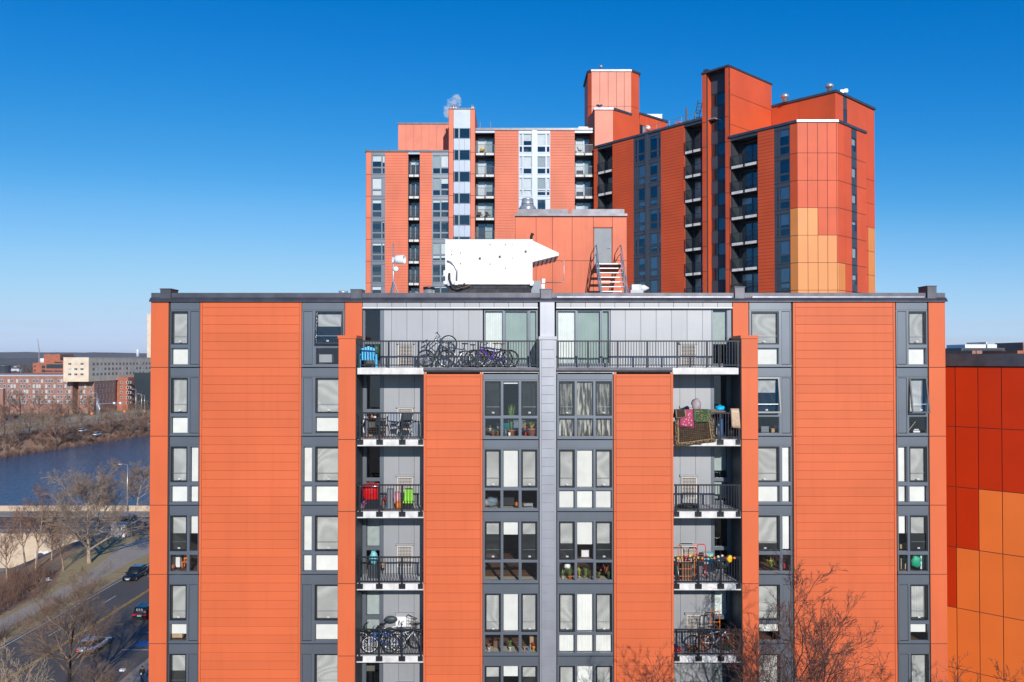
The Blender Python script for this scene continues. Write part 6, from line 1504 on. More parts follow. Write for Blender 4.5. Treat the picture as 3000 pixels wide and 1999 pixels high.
P_ = [(0, 0, .92), (0, 0, 1.15), (0, .01, 1.38), (0, 0, 1.50), (0, -.02, 1.60), (0, -.02, 1.68),
      (.10, 0, .86), (.12, -.1, .48), (.12, .02, .08), (.12, -.14, .05), (-.10, 0, .86), (-.12, .08, .48), (-.12, .26, .12), (-.12, .14, .04),
      (.20, 0, 1.40), (.27, .02, 1.15), (.16, -.22, 1.08), (.08, -.3, 1.12), (-.20, 0, 1.40), (-.27, .02, 1.15), (-.14, -.2, 1.06), (-.04, -.28, 1.1)]
E_ = [(0, 1), (1, 2), (2, 3), (3, 4), (4, 5), (0, 6), (6, 7), (7, 8), (8, 9), (0, 10), (10, 11), (11, 12), (12, 13), (2, 14), (14, 15), (15, 16), (16, 17), (2, 18), (18, 19), (19, 20), (20, 21)]
Rr = [.15, .14, .15, .06, .095, .085, .10, .065, .045, .04, .10, .065, .045, .04, .075, .055, .042, .03, .075, .055, .042, .03]
skin_body('body', P_, E_, Rr, 'walker_clothes', wk, WM[wk.name], 2)
part('hair', MB().blob((0, .02, 1.69), (.10, .115, .10), 12, 8), 'hair_black', wk, True)
part('paper', MB().box(-.02, .12, -.36, -.33, 1.05, 1.2), 'snow_white', wk)

# ------------------------------------------------------------------ things on the balconies and behind the windows
def fx(px, d=0.0): return (px - 1176.5) / 1830 * (YF + d)
def fz(py, d=0.0): return H + (826 - py) / 1830 * (YF + d)
def lump(name, label, cat, x, y, z, r, m, seed=1, jit=.25, group=None, n=10, k=7):
    return tag(link(name, MB().blob((0, 0, r[2]), r, n, k, jit=jit, seed=seed).mesh(name, m, True), None, T(x, y, z)), label, cat, group)
def bike(label, x, y, z, yaw, frame_m, group, tilt=0.0, s=1.0, rim='steel', missing=False, M_=None):
    Mb = M_ or (T(x, y, z) @ RZ(yaw) @ RX(tilt) @ Matrix.Scale(s, 4))
    o = thing('bicycle', label, 'bicycle', Mb, group)
    for i, cx in enumerate((-.52, .52)):
        if missing and i == 1: continue
        w_ = part('wheel', MB().ring((cx, 0, .34), .322, .027, 26, 6), 'rubber', o, True)
        mb = MB().ring((cx, 0, .34), .285, .013, 20, 4)
        for k in range(8): a = k * math.pi / 8; mb.tube([(cx - .3 * math.cos(a), 0, .34 - .3 * math.sin(a)), (cx + .3 * math.cos(a), 0, .34 + .3 * math.sin(a))], .0045, 3)
        part('rim', mb, rim, w_)
    hb = (.40, 0, .78); st_ = (-.17, 0, .74); bb_ = (-.06, 0, .30)
    mb = MB()
    for a, b, r in (((.36, 0, .68), bb_, .028), (hb, (-.15, 0, .68), .024), (st_, bb_, .024), (bb_, (-.52, 0, .34), .017), (st_, (-.52, 0, .34), .016), (hb, (.36, 0, .66), .026), ((.36, .05, .66), (.52, .05, .34), .018), ((.36, -.05, .66), (.52, -.05, .34), .018)): mb.tube([a, b], r, 6)
    part('frame', mb, frame_m, o, True)
    part('handlebar', MB().tube([(.40, 0, .78), (.38, 0, .93)], .014, 5).tube([(.33, -.28, .94), (.40, -.1, .96), (.40, .1, .96), (.33, .28, .94)], .013, 5), 'black', o, True)
    part('saddle', MB().tube([(-.17, 0, .74), (-.19, 0, .90)], .014, 5).blob((-.21, 0, .92), (.14, .07, .03), 8, 5), 'brown' if 'brown' in label else 'black', o, True)
    part('crank', MB().ring((-.06, -.03, .30), .085, .008, 14, 4).tube([(-.06, -.05, .30), (.06, -.05, .18)], .01, 4).box(.02, .12, -.12, -.03, .165, .185), 'steel', o)
    return o
GB = 'bicycles on the top left balcony'
zt0_ = L[0] + .007
bike('purple and pink bicycle with a brown saddle on the top left balcony', XF(1127) * 1.02, YF + .55, zt0_, 3.25, 'purple', GB)
bike('black bicycle with a brown saddle leaning behind the purple one', XF(1140), YF + .85, zt0_, 3.2, 'black', GB, tilt=-.1)
bike('grey bicycle left of the purple bicycle with handlebars turned', XF(1097), YF + .75, zt0_, .35, 'steel', GB, tilt=-.08, s=.95)
bike('bare grey bicycle frame with one big wheel left of the grey bicycle', XF(1053), YF + .75, zt0_, 3.14, 'steel', GB, missing=False, tilt=-.12)
bike('old bicycle standing on its rear wheel against the grey wall', XF(1002), YF + .9, zt0_, 0, 'steel', GB, M_=T(XF(1010), YF + .95, zt0_ + .34) @ RY(R(-32)))
wl = thing('spare_tyre', 'loose bicycle wheel hung at the top balcony rail', 'wheel', T(XF(996), YF + .25, H + .05)); wi_ = I4
part('tyre', MB().ring((0, 0, .34), .31, .02, 28, 5), 'rubber', wl, True); part('rim', MB().ring((0, 0, .34), .28, .008, 20, 4), 'steel', wl)
# blue garden chair
ch = thing('garden_chair', 'bright blue plastic garden chair on the top left balcony', 'chair', T(XF(840), YF + .5, zt0_) @ RZ(.15))
for i in range(5): x = -.22 + i * .11; part('back_slat', MB().add([(x - .05, .28, .28), (x + .05, .28, .28), (x + .055, .42, .82 - abs(i - 2) * .04), (x - .055, .42, .82 - abs(i - 2) * .04), (x - .05, .30, .28), (x + .05, .30, .28), (x + .055, .44, .82 - abs(i - 2) * .04), (x - .055, .44, .82 - abs(i - 2) * .04)], [(0, 1, 2, 3), (7, 6, 5, 4), (0, 4, 5, 1), (1, 5, 6, 2), (2, 6, 7, 3), (3, 7, 4, 0)]), 'cyan', ch)
part('seat', MB().box(-.26, .26, -.2, .3, .28, .32), 'cyan', ch)
for s in (-1, 1):
    part('armrest', MB().box(s * .32 - .06, s * .32 + .06, -.25, .35, .48, .51), 'cyan', ch)
    for yy in (-.2, .28): part('leg', MB().box(s * .32 - .035, s * .32 + .035, yy - .03, yy + .03, 0, .48), 'cyan', ch)
def crate(name, label, cat, x, y, z, w_, d, h, m, shelf=0, group=None):
    o = thing(name, label, cat, T(x, y, z), group)
    if shelf:
        for s in (-1, 1): part('side', MB().box(s * w_ / 2 - .015, s * w_ / 2 + .015, 0, d, 0, h), m, o)
        for i in range(shelf + 1): part('shelf', MB().box(-w_ / 2 + .016, w_ / 2 - .016, 0, d, h * i / shelf - (.02 if i else 0), h * i / shelf + (.02 if not i else 0)), m, o)
    else:
        part('box', MB().box(-w_ / 2, w_ / 2, 0, d, 0, h), m, o); part('flap', MB().box(-w_ / 2 - .01, w_ / 2 + .01, -.005, d + .005, h, h + .012), m, o)
    return o
crate('shelf_unit', 'white shelf unit behind the bright blue chair', 'shelf', XB(851), YF + 1.05, zt0_, .30, .25, .78, 'snow_white', 2)
lump('plant', 'dark green trailing plant right of the white shelf', 'plant', XB(866), YF + 1.2, zt0_ + .35, (.12, .1, .28), 'darkgreen', 3, .4)
# first lower balcony: table, chairs, striped cloth
z1_ = L[1] + .007
tbl = thing('folding_table', 'dark folding table with things on it on the first lower left balcony', 'table', T(XF(856), YF + .85, z1_))
part('top', MB().box(-.36, .36, -.25, .25, .70, .73), 'darkwood', tbl)
for s in (-1, 1):
    for yy in (-.2, .2): part('leg', MB().tube([(s * .33, yy, 0), (s * .33, yy, .70)], .015, 5), 'brown', tbl)
part('shelf', MB().box(-.34, .34, -.22, .22, .32, .34), 'frame_black', tbl)
lump('jug', 'orange jug on the dark folding table', 'jug', XF(846), YF + .8, z1_ + .735, (.045, .045, .07), 'orange', 2, .0)
lump('bowl', 'white bowl on the dark folding table', 'bowl', XF(853), YF + .78, z1_ + .735, (.07, .06, .045), 'snow_white', 2, .0)
for i, (px, m, lb) in enumerate(((862, 'darkwood', 'brown wooden broom leaning on the dark table'),)):
    b = thing('broom', lb, 'broom', T(XF(868), YF + .45, z1_)); part('handle', MB().tube([(0, 0, .12), (-.02, .12, .78)], .013, 5), 'beige', b); part('brush', MB().box(-.12, .12, -.03, .03, 0, .12), 'brown', b)
def gchair(label, x, y, z, yaw, m, fm='white_paint', group=None, low=False):
    o = thing('folding_chair', label, 'chair', T(x, y, z) @ RZ(yaw), group)
    part('seat', MB().box(-.24, .24, -.22, .22, .42, .45), m, o); part('backrest', MB().add([(-.24, .22, .52), (.24, .22, .52), (.24, .34, .92), (-.24, .34, .92), (-.24, .245, .52), (.24, .245, .52), (.24, .365, .92), (-.24, .365, .92)], [(0, 1, 2, 3), (7, 6, 5, 4), (0, 4, 5, 1), (1, 5, 6, 2), (2, 6, 7, 3), (3, 7, 4, 0)]), m, o)
    for s in (-1, 1):
        part('leg', MB().tube([(s * .25, .30, 0), (s * .25, -.2, .60)], .014, 5), fm, o); part('leg', MB().tube([(s * .25, -.24, 0), (s * .25, .36, .92)], .014, 5), fm, o)
    return o
gchair('grey folding chair with pale legs on the first lower left balcony', XF(903), YF + .8, z1_, .35, 'frame_grey')
gchair('dark folding chair beside the striped cloth', XF(924), YF + .65, z1_, -.2, 'charcoal_panel')
cl = thing('striped_cloth', 'white and dark striped cloth hung beside the grille on the first lower left balcony', 'cloth', T(XF(950), YF + .95, z1_))
for i in range(9): part('stripe', MB().box(-.22 + i * .05, -.22 + i * .05 + (.034 if i % 2 == 0 else .05), (.0 if i % 2 else .01), .03, .02, .66 - .02 * (i % 3)), 'snow_white' if i % 2 == 0 else 'greyblue', cl)
for px, m, r_, lb in ((838, 'terracotta', .06, 'small terracotta pot by the rail on the first lower left balcony'), (848, 'beige', .07, 'beige pot beside the terracotta pot'), (921, 'red', .05, 'red can under the dark folding chair'), (918, 'green', .045, 'green can under the dark folding chair')):
    tag(link('pot', MB().lathe([(r_ * .7, 0), (r_, r_ * 2), (r_ * .9, r_ * 2.1)], n=10).mesh('pot', m, True), None, T(XF(px), YF + .4, z1_)), lb, 'pot')
gb_ = thing('golf_bag', 'slim dark and white carrier leaning at the left end of the first lower left balcony', 'bag', T(XF(833), YF + .7, z1_)); part('bag', MB().tube([(0, .0, 0), (.03, .05, .45), (.02, .1, .8)], [.10, .09, .07], 8), 'greyblue', gb_, True); part('strap', MB().tube([(-.05, -.1, .2), (-.12, -.06, .5), (-.03, 0, .82)], .02, 5), 'snow_white', gb_)
# second lower balcony: red suitcase, pink and lime seats
z2_ = L[2] + .007
sc_ = thing('suitcase', 'shiny red hard shell suitcase on the second lower left balcony', 'suitcase', T(XF(850), YF + .35, z2_ + .34))
mb = MB()
def rr(x0, x1, z0, z1, r, y): return [(x0 + r, y, z0), (x1 - r, y, z0), (x1 - r * .3, y, z0 + r * .3), (x1, y, z0 + r), (x1, y, z1 - r), (x1 - r * .3, y, z1 - r * .3), (x1 - r, y, z1), (x0 + r, y, z1), (x0 + r * .3, y, z1 - r * .3), (x0, y, z1 - r), (x0, y, z0 + r), (x0 + r * .3, y, z0 + r * .3)]
loft(mb, [rr(-.28, .28, .04, .60, .12, .03), rr(-.33, .33, 0, .64, .13, .09), rr(-.33, .33, 0, .64, .13, .2), rr(-.28, .28, .04, .60, .12, .26)]); mat('suitcase_red', (.68, .006, .008), .22, coat=.6); part('shell', mb, 'suitcase_red', sc_, True)
part('handle', MB().tube([(-.1, .12, .63), (-.1, .12, .69), (.1, .12, .69), (.1, .12, .63)], .014, 5), 'black', sc_); part('lock', MB().lathe([(.035, .02), (.03, .035)], (0, 0, .32), 10, axis='y'), 'steel', sc_)
crate('crate', 'dark crate holding up the red suitcase', 'crate', XF(850), YF + .38, z2_, .5, .4, .33, 'frame_black')
bike('small pink and white child bicycle beside the red suitcase', XF(836), YF + .3, z2_, 1.2, 'magenta', 'child bicycles on the second lower left balcony', s=.48)
bike('small red and white child bicycle behind the grey gate', XF(880), YF + .5, z2_, 1.5, 'red', 'child bicycles on the second lower left balcony', s=.62)
tag(link('safety_gate', MB().box(-.14, .14, 0, .03, 0, .78).mesh('safety_gate', 'steel'), None, T(XF(893), YF + .5, z2_)), 'grey mesh gate standing right of the red suitcase', 'gate')
lump('toy', 'pink plastic toy seat on the second lower left balcony', 'toy', XF(910), YF + .5, z2_ + .12, (.19, .15, .27), 'pink', 5, .12)
lump('ball', 'orange rounded toy at the foot of the pink toy seat', 'toy', XF(914), YF + .35, z2_, (.14, .1, .17), 'orange', 6, .08)
hc = thing('child_chair', 'lime green child seat on dark legs on the second lower left balcony', 'chair', T(XF(936), YF + .45, z2_))
part('backrest', MB().add([(-.17, 0, .28), (.17, 0, .28), (.17, .06, .74), (.1, .07, .78), (-.1, .07, .78), (-.17, .06, .74), (-.17, .05, .28), (.17, .05, .28), (.17, .11, .74), (.1, .12, .78), (-.1, .12, .78), (-.17, .11, .74)], [(0, 1, 2, 3, 4, 5), (11, 10, 9, 8, 7, 6), (0, 6, 7, 1), (1, 7, 8, 2), (2, 8, 9, 3), (3, 9, 10, 4), (4, 10, 11, 5), (5, 11, 6, 0)]), 'lime', hc)
part('seat', MB().box(-.2, .2, -.2, .1, .26, .32), 'lime', hc); part('base', MB().box(-.14, .14, -.15, .08, .05, .255), 'black', hc)
for s in (-1, 1): part('leg', MB().tube([(s * .15, -.1, .2), (s * .26, -.18, 0)], .02, 5), 'black', hc)
# third lower balcony
z3_ = L[3] + .007
lump('cloth_bag', 'pale turquoise covered bundle on the third lower left balcony', 'bundle', XF(851), YF + .8, z3_ + .5, (.17, .13, .27), 'aqua', 8, .14)
crate('stand', 'dark stand under the turquoise bundle', 'stand', XF(853), YF + .7, z3_, .4, .35, .5, 'charcoal_panel')
crate('cardboard_box', 'small brown box beside the turquoise bundle', 'box', XF(875), YF + .7, z3_ + .4, .12, .12, .16, 'cardboard')
wc = thing('spray_bottle', 'white and green bottle with a long handle on the third lower left balcony', 'bottle', T(XF(961), YF + .3, z3_)); part('bottle', MB().lathe([(.06, 0), (.07, .1), (.04, .16), (.02, .2)], n=10), 'snow_white', wc, True); part('handle', MB().tube([(0, 0, .1), (.13, 0, .42)], .016, 5), 'green', wc); part('foot', MB().box(-.14, -.04, -.03, .03, 0, .05), 'green', wc)
# fourth lower balcony: a row of bicycles
z4_ = L[4] + .007; G4 = 'bicycles packed on the fourth lower left balcony'
for i, (px, d, yaw, fm, rm, lb) in enumerate(((857, .7, 3.0, 'black', 'snow_white', 'black bicycle with pale rims at the left end of the fourth lower balcony'), (880, .35, 3.3, 'blue', 'snow_white', 'blue framed bicycle with white rims in the middle of the fourth lower balcony'), (886, .95, .3, 'snow_white', 'steel', 'white framed bicycle behind the blue framed one'),
        (926, .5, .5, 'snow_white', 'steel', 'white bicycle with red marks turned sideways near the right post'), (941, .8, 3.2, 'steel', 'snow_white', 'grey bicycle at the right end of the fourth lower balcony'))):
    bike(lb, XF(px), YF + d, z4_, yaw, fm, G4, tilt=-.1 + .05 * i, rim=rm)
crate('appliance', 'white boxy appliance behind the bicycles of the fourth lower left balcony', 'appliance', XB(930), YF + 1.15, z4_ + .70, .6, .25, .38, 'snow_white')
bk = thing('wire_trolley', 'black wire shopping trolley at the right end of the fourth lower left balcony', 'trolley', T(XB(952), YF + .95, z4_ + .55))
mb = MB()
for i in range(6): mb.tube([(-.2 + i * .08, 0, 0), (-.2 + i * .08, -.05, .62 - i * .03)], .007, 4)
for i in range(5): mb.tube([(-.2, -.01, .1 + i * .12), (.2, -.01, .08 + i * .11)], .007, 4)
part('basket', mb, 'black', bk); part('handle', MB().tube([(-.22, -.03, .62), (-.16, -.1, .72), (.2, -.1, .56)], .018, 5), 'black', bk)
lump('cushion', 'dark grey padded seat behind the fourth balcony bicycles', 'cushion', XB(903), YF + 1.0, z4_ + .9, (.26, .1, .14), 'charcoal_panel', 3, .05)
# right balconies: rugs
def rug_mat(name, base, ink, edge, scale, dots=True):
    m = bpy.data.materials.new(name); m.use_nodes = True; t = m.node_tree; n = t.nodes; l = t.links; b = n['Principled BSDF']; b.inputs['Roughness'].default_value = .95
    uv = n.new('ShaderNodeTexCoord'); sx = n.new('ShaderNodeSeparateXYZ'); l.new(uv.outputs['UV'], sx.inputs[0])
    vo = n.new('ShaderNodeTexVoronoi'); vo.inputs['Scale'].default_value = scale; vo.inputs['Randomness'].default_value = .15 if dots else 1.0; l.new(uv.outputs['UV'], vo.inputs['Vector'])
    th = n.new('ShaderNodeMath'); th.operation = 'LESS_THAN'; th.inputs[1].default_value = .15 if dots else .3; l.new(vo.outputs['Distance'], th.inputs[0])
    mx = n.new('ShaderNodeMix'); mx.data_type = 'RGBA'; mx.inputs[6].default_value = (*base, 1); mx.inputs[7].default_value = (*ink, 1); l.new(th.outputs[0], mx.inputs[0])
    # border: distance to the nearest side
    def one(op, a, bb=None, v=None):
        q = n.new('ShaderNodeMath'); q.operation = op; l.new(a, q.inputs[0])
        if bb is not None: l.new(bb, q.inputs[1])
        elif v is not None: q.inputs[1].default_value = v
        return q.outputs[0]
    ux = one('ABSOLUTE', one('SUBTRACT', sx.outputs[0], v=.5)); far = one('MAXIMUM', ux, one('SUBTRACT', one('MULTIPLY', sx.outputs[1], v=-1), v=-.5)); bor = one('GREATER_THAN', far, v=.41)
    n2 = n.new('ShaderNodeTexNoise'); n2.inputs['Scale'].default_value = 30; l.new(uv.outputs['UV'], n2.inputs['Vector'])
    r2 = n.new('ShaderNodeValToRGB'); r2.color_ramp.elements[0].position = .50; r2.color_ramp.elements[0].color = (*base, 1); r2.color_ramp.elements[1].position = .60; r2.color_ramp.elements[1].color = (*edge, 1); l.new(n2.outputs[0], r2.inputs[0])
    m2 = n.new('ShaderNodeMix'); m2.data_type = 'RGBA'; l.new(bor, m2.inputs[0]); l.new(mx.outputs[2], m2.inputs[6]); l.new(r2.outputs[0], m2.inputs[7])
    ln = one('LESS_THAN', one('ABSOLUTE', one('SUBTRACT', far, v=.405)), v=.008); m3 = n.new('ShaderNodeMix'); m3.data_type = 'RGBA'; m3.inputs[7].default_value = (*edge, 1); l.new(ln, m3.inputs[0]); l.new(m2.outputs[2], m3.inputs[6])
    l.new(m3.outputs[2], b.inputs['Base Color']); MATS[name] = m
rug_mat('rug_brown', (.030, .016, .009), (.42, .30, .15), (.30, .22, .11), 19); rug_mat('rug_green', (.04, .07, .03), (.35, .26, .08), (.10, .22, .12), 9, False)
rug_mat('rug_pink', (.42, .05, .11), (.55, .40, .42), (.10, .03, .12), 7, False); rug_mat('rug_fur', (.04, .02, .012), (.09, .05, .03), (.55, .45, .32), 12, False)
def drape_rug(name, label, cat, tl, tr, br, bl_, d, m, over=.25, wave=.03, group=None, nx=22, ny=18):
    """cloth hung over the rail: corners in facade pixels, d = distance in front of the rail"""
    me = bpy.data.meshes.new(name); vs = []; uvs = []; base = Vector((fx(tl[0]), YF, fz(tl[1])))
    y0 = YF - .07 - d
    for j in range(ny + 1):
        t = j / ny
        for i in range(nx + 1):
            s_ = i / nx
            px = (tl[0] * (1 - s_) + tr[0] * s_) * (1 - t) + (bl_[0] * (1 - s_) + br[0] * s_) * t
            py = (tl[1] * (1 - s_) + tr[1] * s_) * (1 - t) + (bl_[1] * (1 - s_) + br[1] * s_) * t
            vs.append(Vector((fx(px), y0 + wave * math.sin(s_ * 9 + t * 2) * t - .05 * t * (1 - t), fz(py))) - base); uvs.append((s_, 1 - t))
    row0 = [Vector(v) for v in vs[:nx + 1]]
    vs = [v + Vector((0, over + .1, -.30)) for v in row0] + [v + Vector((0, .10 + d, .012)) for v in row0] + vs; uvs = [(k / nx, 1) for k in range(nx + 1)] * 2 + uvs
    ny2 = ny + 2
    fs = [(j * (nx + 1) + i, j * (nx + 1) + i + 1, (j + 1) * (nx + 1) + i + 1, (j + 1) * (nx + 1) + i) for j in range(ny2) for i in range(nx)]
    me.from_pydata([tuple(v) for v in vs], [], fs); me.materials.append(MATS[m]); ul = me.uv_layers.new()
    for lp_ in me.loops: ul.data[lp_.index].uv = uvs[lp_.vertex_index]
    me.polygons.foreach_set('use_smooth', [True] * len(fs)); me.update()
    o = link(name, me, None, T(*base)); so = o.modifiers.new('solid', 'SOLIDIFY'); so.thickness = .012; tag(o, label, cat, group); return o
drape_rug('rug', 'large brown dotted rug with a gold floral border hanging over the right balcony rail', 'rug', (1549, 943), (1632, 943), (1643, 1014), (1549, 1027), .0, 'rug_brown')
drape_rug('rug', 'green patterned mat hung over the top right part of the brown rug', 'rug', (1591, 942), (1628, 942), (1626, 970), (1592, 969), .07, 'rug_green', wave=.01, nx=8, ny=6)
drape_rug('rug', 'pink and purple patterned mat over the top middle of the brown rug', 'rug', (1563, 942), (1590, 942), (1592, 983), (1558, 980), .055, 'rug_pink', wave=.01, nx=8, ny=6)
drape_rug('rug', 'small brown furry mat with a pale edge at the left end of the rugs', 'rug', (1549, 942), (1573, 942), (1575, 958), (1551, 962), .09, 'rug_fur', wave=.01, nx=8, ny=6)
drape_rug('blanket', 'folded beige blanket hanging at the right end of the rug balcony rail', 'blanket', (1677, 940), (1696, 940), (1699, 984), (1679, 982), .02, 'beige', wave=.01, nx=6, ny=6)
lump('hooded_cloth', 'grey mauve cloth peaked above the rail behind the green mat', 'cloth', XF(1606), YF + .45, L[1] + .98, (.18, .12, .28), 'mauve', 12, .2)
lump('cloth_pile', 'bright blue crumpled cloth on the rail behind the rugs', 'cloth', XF(1660), YF + .4, L[1] + 1.02, (.17, .12, .13), 'cyan', 13, .3)
tag(link('tray', MB().box(-.42, .42, -.15, .3, 0, .06).mesh('tray', 'brown'), None, T(XF(1641), YF + .15, L[1] + 1.04) @ RY(.07)), 'dark red rimmed tray lying across the rug balcony rail', 'tray')
for i, (px, m, r_, lb) in enumerate(((1640, 'black', (.2, .2, .45), 'black bin bag behind the rug balcony rail'), (1662, 'blue', (.12, .15, .42), 'blue bag right of the black bin bag'), (1684, 'black', (.15, .18, .33), 'dark bundle at the right end of the rug balcony'), (1652, 'snow_white', (.07, .07, .3), 'slim white wrapped item between the bags'), (1636, 'green', (.06, .06, .12), 'small green item low behind the large rug edge'))):
    lump('bag', lb, 'bag', XF(px), YF + (.35, .5, .4, .2, .22)[i], L[1] + .01, r_, m, i, .3)
# right second balcony
lump('tarp', 'flat dark tarp lying on the second lower right balcony', 'tarp', XF(1588), YF + .6, L[2] + .01, (.42, .3, .09), 'black', 4, .4, n=14)
# right third balcony: carts, garlands
z3r = L[3] + .007
def cart(label, x, y, z, w_, h, m, top='black', plates=True):
    o = thing('hand_cart', label, 'cart', T(x, y, z), 'hand carts on the right balconies')
    part('frame', MB().tube([(-w_ / 2, 0, .06), (-w_ / 2, .02, h * .8), (-w_ / 2, .03, h * .93), (-w_ * .38, .03, h), (w_ * .38, .03, h), (w_ / 2, .03, h * .93), (w_ / 2, .02, h * .8), (w_ / 2, 0, .06)], .017, 6), m, o, True)
    part('handle', MB().tube([(-w_ * .38, .03, h + .001), (w_ * .38, .03, h + .001)], .022, 6), top, o)
    for i in range(4): part('crossbar', MB().tube([(-w_ / 2, .01, .15 + i * h * .2), (w_ / 2, .01, .15 + i * h * .2)], .012, 5), m, o)
    for s in (-1, 1): part('wheel', MB().lathe([(.08, -.02), (.08, .02)], (s * (w_ / 2 + .03), 0, .08), 10, axis='x'), 'rubber', o)
    return o
cart('orange red hand cart with a dark top handle on the third lower right balcony', XF(1582), YF + .45, z3r, .60, 1.38, 'orange')
cart('red hand cart right of the orange one on the third lower right balcony', XF(1619), YF + .6, z3r, .33, 1.32, 'red', 'red')
crate('basket', 'brown wicker basket between the rails of the orange hand cart', 'basket', XF(1583), YF + .5, z3r, .4, .3, .6, 'brown')
tl_ = thing('tools', 'leaning dark poles between the two hand carts', 'poles', T(XF(1602), YF + .5, z3r))
for i in range(4): part('pole', MB().tube([(.05 * i, 0, 0), (-.08 + .06 * i, .15, .85 + .1 * (i % 2))], .016, 5), 'black', tl_)
fp = thing('flag_pole', 'thin red white and green striped pole leaning left of the orange red cart', 'pole', T(XF(1560), YF + .2, z3r))
for i, m in enumerate(('red', 'snow_white', 'green', 'red', 'snow_white')): part('stripe', MB().tube([(.06 - .035 * i, 0, .0 + .2 * i), (.06 - .035 * (i + 1), 0, .2 * (i + 1))], .018, 6), m, fp)
rg = random.Random(4)
for i in range(15):
    px = 1556 + i * 9.2; m = ('yellow', 'orange', 'red', 'yellow', 'orange')[i % 5]
    if i in (10, 11): m = 'cream'
    lump('flower', '%s garland flower, %s from the left on the third right balcony rail' % (m, 'first second third fourth fifth sixth seventh eighth ninth tenth eleventh twelfth thirteenth fourteenth fifteenth'.split()[i]), 'flower', XF(px), YF - .06 + .03 * rg.random(), L[3] + .90 + .12 * rg.random(), (.055, .04, .05), m, i, .3, 'garland flowers on the third lower right balcony rail', n=7, k=5)
lump('flower_bunch', 'large yellow flower bunch near the right end of the garland rail', 'flowers', XF(1673), YF - .05, L[3] + .82, (.10, .07, .13), 'yellow', 3, .35)
gr_ = thing('barbecue', 'dark round barbecue with pale cloths on top behind the garland rail', 'barbecue', T(XF(1664), YF + .55, z3r))
part('bowl', MB().blob((0, 0, .62), (.3, .28, .2), 14, 8), 'charcoal_panel', gr_, True); part('cloth', MB().blob((.1, -.05, .8), (.3, .2, .07), 12, 6, jit=.3, seed=2), 'cream', gr_)
for a in (0, 2.1, 4.2): part('leg', MB().tube([(.1 * math.cos(a), .1 * math.sin(a), .5), (.28 * math.cos(a), .28 * math.sin(a), 0)], .018, 5), 'black', gr_)
crate('cool_box', 'teal box behind the barbecue', 'box', XF(1640), YF + .9, z3r + .5, .35, .3, .4, 'aqua')
# right fourth balcony
z4r = L[4] + .007
bike('white and black bicycle with orange rims on the fourth lower right balcony', XF(1652), YF + .5, z4r, .15, 'snow_white', None, rim='orange', tilt=-.05)
cart('orange hand cart behind the bicycle on the fourth lower right balcony', XF(1655), YF + .9, z4r, .36, 1.36, 'orange', 'orange')
cart('black hand cart left of the orange one behind the bicycle', XF(1641), YF + 1.0, z4r, .36, 1.2, 'black')
lump('cushion', 'olive green cushion under the bicycle on the fourth lower right balcony', 'cushion', XF(1675), YF + .6, z4r, (.3, .2, .13), 'darkgreen', 2, .1)
lump('toys', 'red and blue toys at the left end of the fourth lower right balcony', 'toys', XF(1560), YF + .4, z4r, (.16, .12, .1), 'red', 2, .4); lump('toys', 'blue ball on the red toys of the fourth lower right balcony', 'toys', XF(1557), YF + .42, z4r + .15, (.1, .1, .07), 'blue', 2, .3)
for i in range(9): lump('firewood', ('lower', 'upper')[i // 5] + ' ' + ('brown', 'pale brown', 'reddish')[i % 3] + ' wooden piece of the pile left of the white bicycle, ' + ('first', 'second', 'third', 'fourth', 'fifth')[i % 5] + ' one', 'wood', XF(1588 + 4.2 * (i % 5)), YF + .4 + .1 * (i % 3), z4r + .08 * (i // 5), (.12, .05, .05), ('brown', 'cardboard', 'terracotta')[i % 3], i, .4, 'wooden pieces on the fourth lower right balcony', n=7, k=5)

# plants, pots and things just inside the windows
def plant(label, x, y, z, pot, pr, ph_, hh, n, m='leaf', spread=.6, seed=1, group=None, w_=.02, cat='potted plant'):
    rg = random.Random(seed); o = thing('potted_plant', label, cat, T(x, y, z), group)
    if pot: part('pot', MB().lathe([(pr * .72, 0), (pr, ph_ * .85), (pr * 1.08, ph_ * .86), (pr * 1.08, ph_), (pr * .9, ph_)], n=12), pot, o, True)
    mb = MB()
    for i in range(n):
        a = rg.uniform(0, 6.283); l_ = hh * rg.uniform(.5, 1.0); sp_ = l_ * spread * rg.uniform(.3, 1); c, s_ = math.cos(a), math.sin(a)
        p0 = Vector((0, 0, ph_ * .9)); p1 = Vector((c * sp_ * .45, s_ * sp_ * .45, ph_ + l_ * .65)); p2 = Vector((c * sp_, s_ * sp_, ph_ + l_ * (1 - .35 * spread * rg.random()))); sd = Vector((-s_, c, 0)) * w_ * rg.uniform(.7, 1.3)
        mb.add([p0 - sd * .3, p0 + sd * .3, p1 + sd, p1 - sd, p2], [(0, 1, 2, 3), (3, 2, 4)])
    part('leaves', mb, m, o, kind='stuff'); return o
wy = YF + .32                                            # just inside the glass of the bays
w2 = YM + .32
sh = lambda px: (px - 1176.5) / 1830 * wy
s1_ = L[1] + .10
def shelf(px0, px1, row, Y=wy, hgt=.08):
    a, b = (px0 - 1176.5) / 1830 * Y, (px1 - 1176.5) / 1830 * Y
    tag(link('window_shelf', MB().box(a - (a + b) / 2, b - (a + b) / 2, -.14, .5, -.03, 0).mesh('window_shelf', 'cream'), None, T((a + b) / 2, Y, L[row] + hgt)), 'pale shelf behind the window panes of storey %s from the top, %s bay' % (('one', 'two', 'three', 'four', 'five', 'six')[row], 'left' if px1 < 1250 else 'right'), 'shelf')
shelf(1112, 1237, 1); shelf(1282, 1408, 3); shelf(1112, 1237, 4); shelf(1112, 1237, 3, hgt=.05); shelf(1112, 1237, 2, hgt=.06)
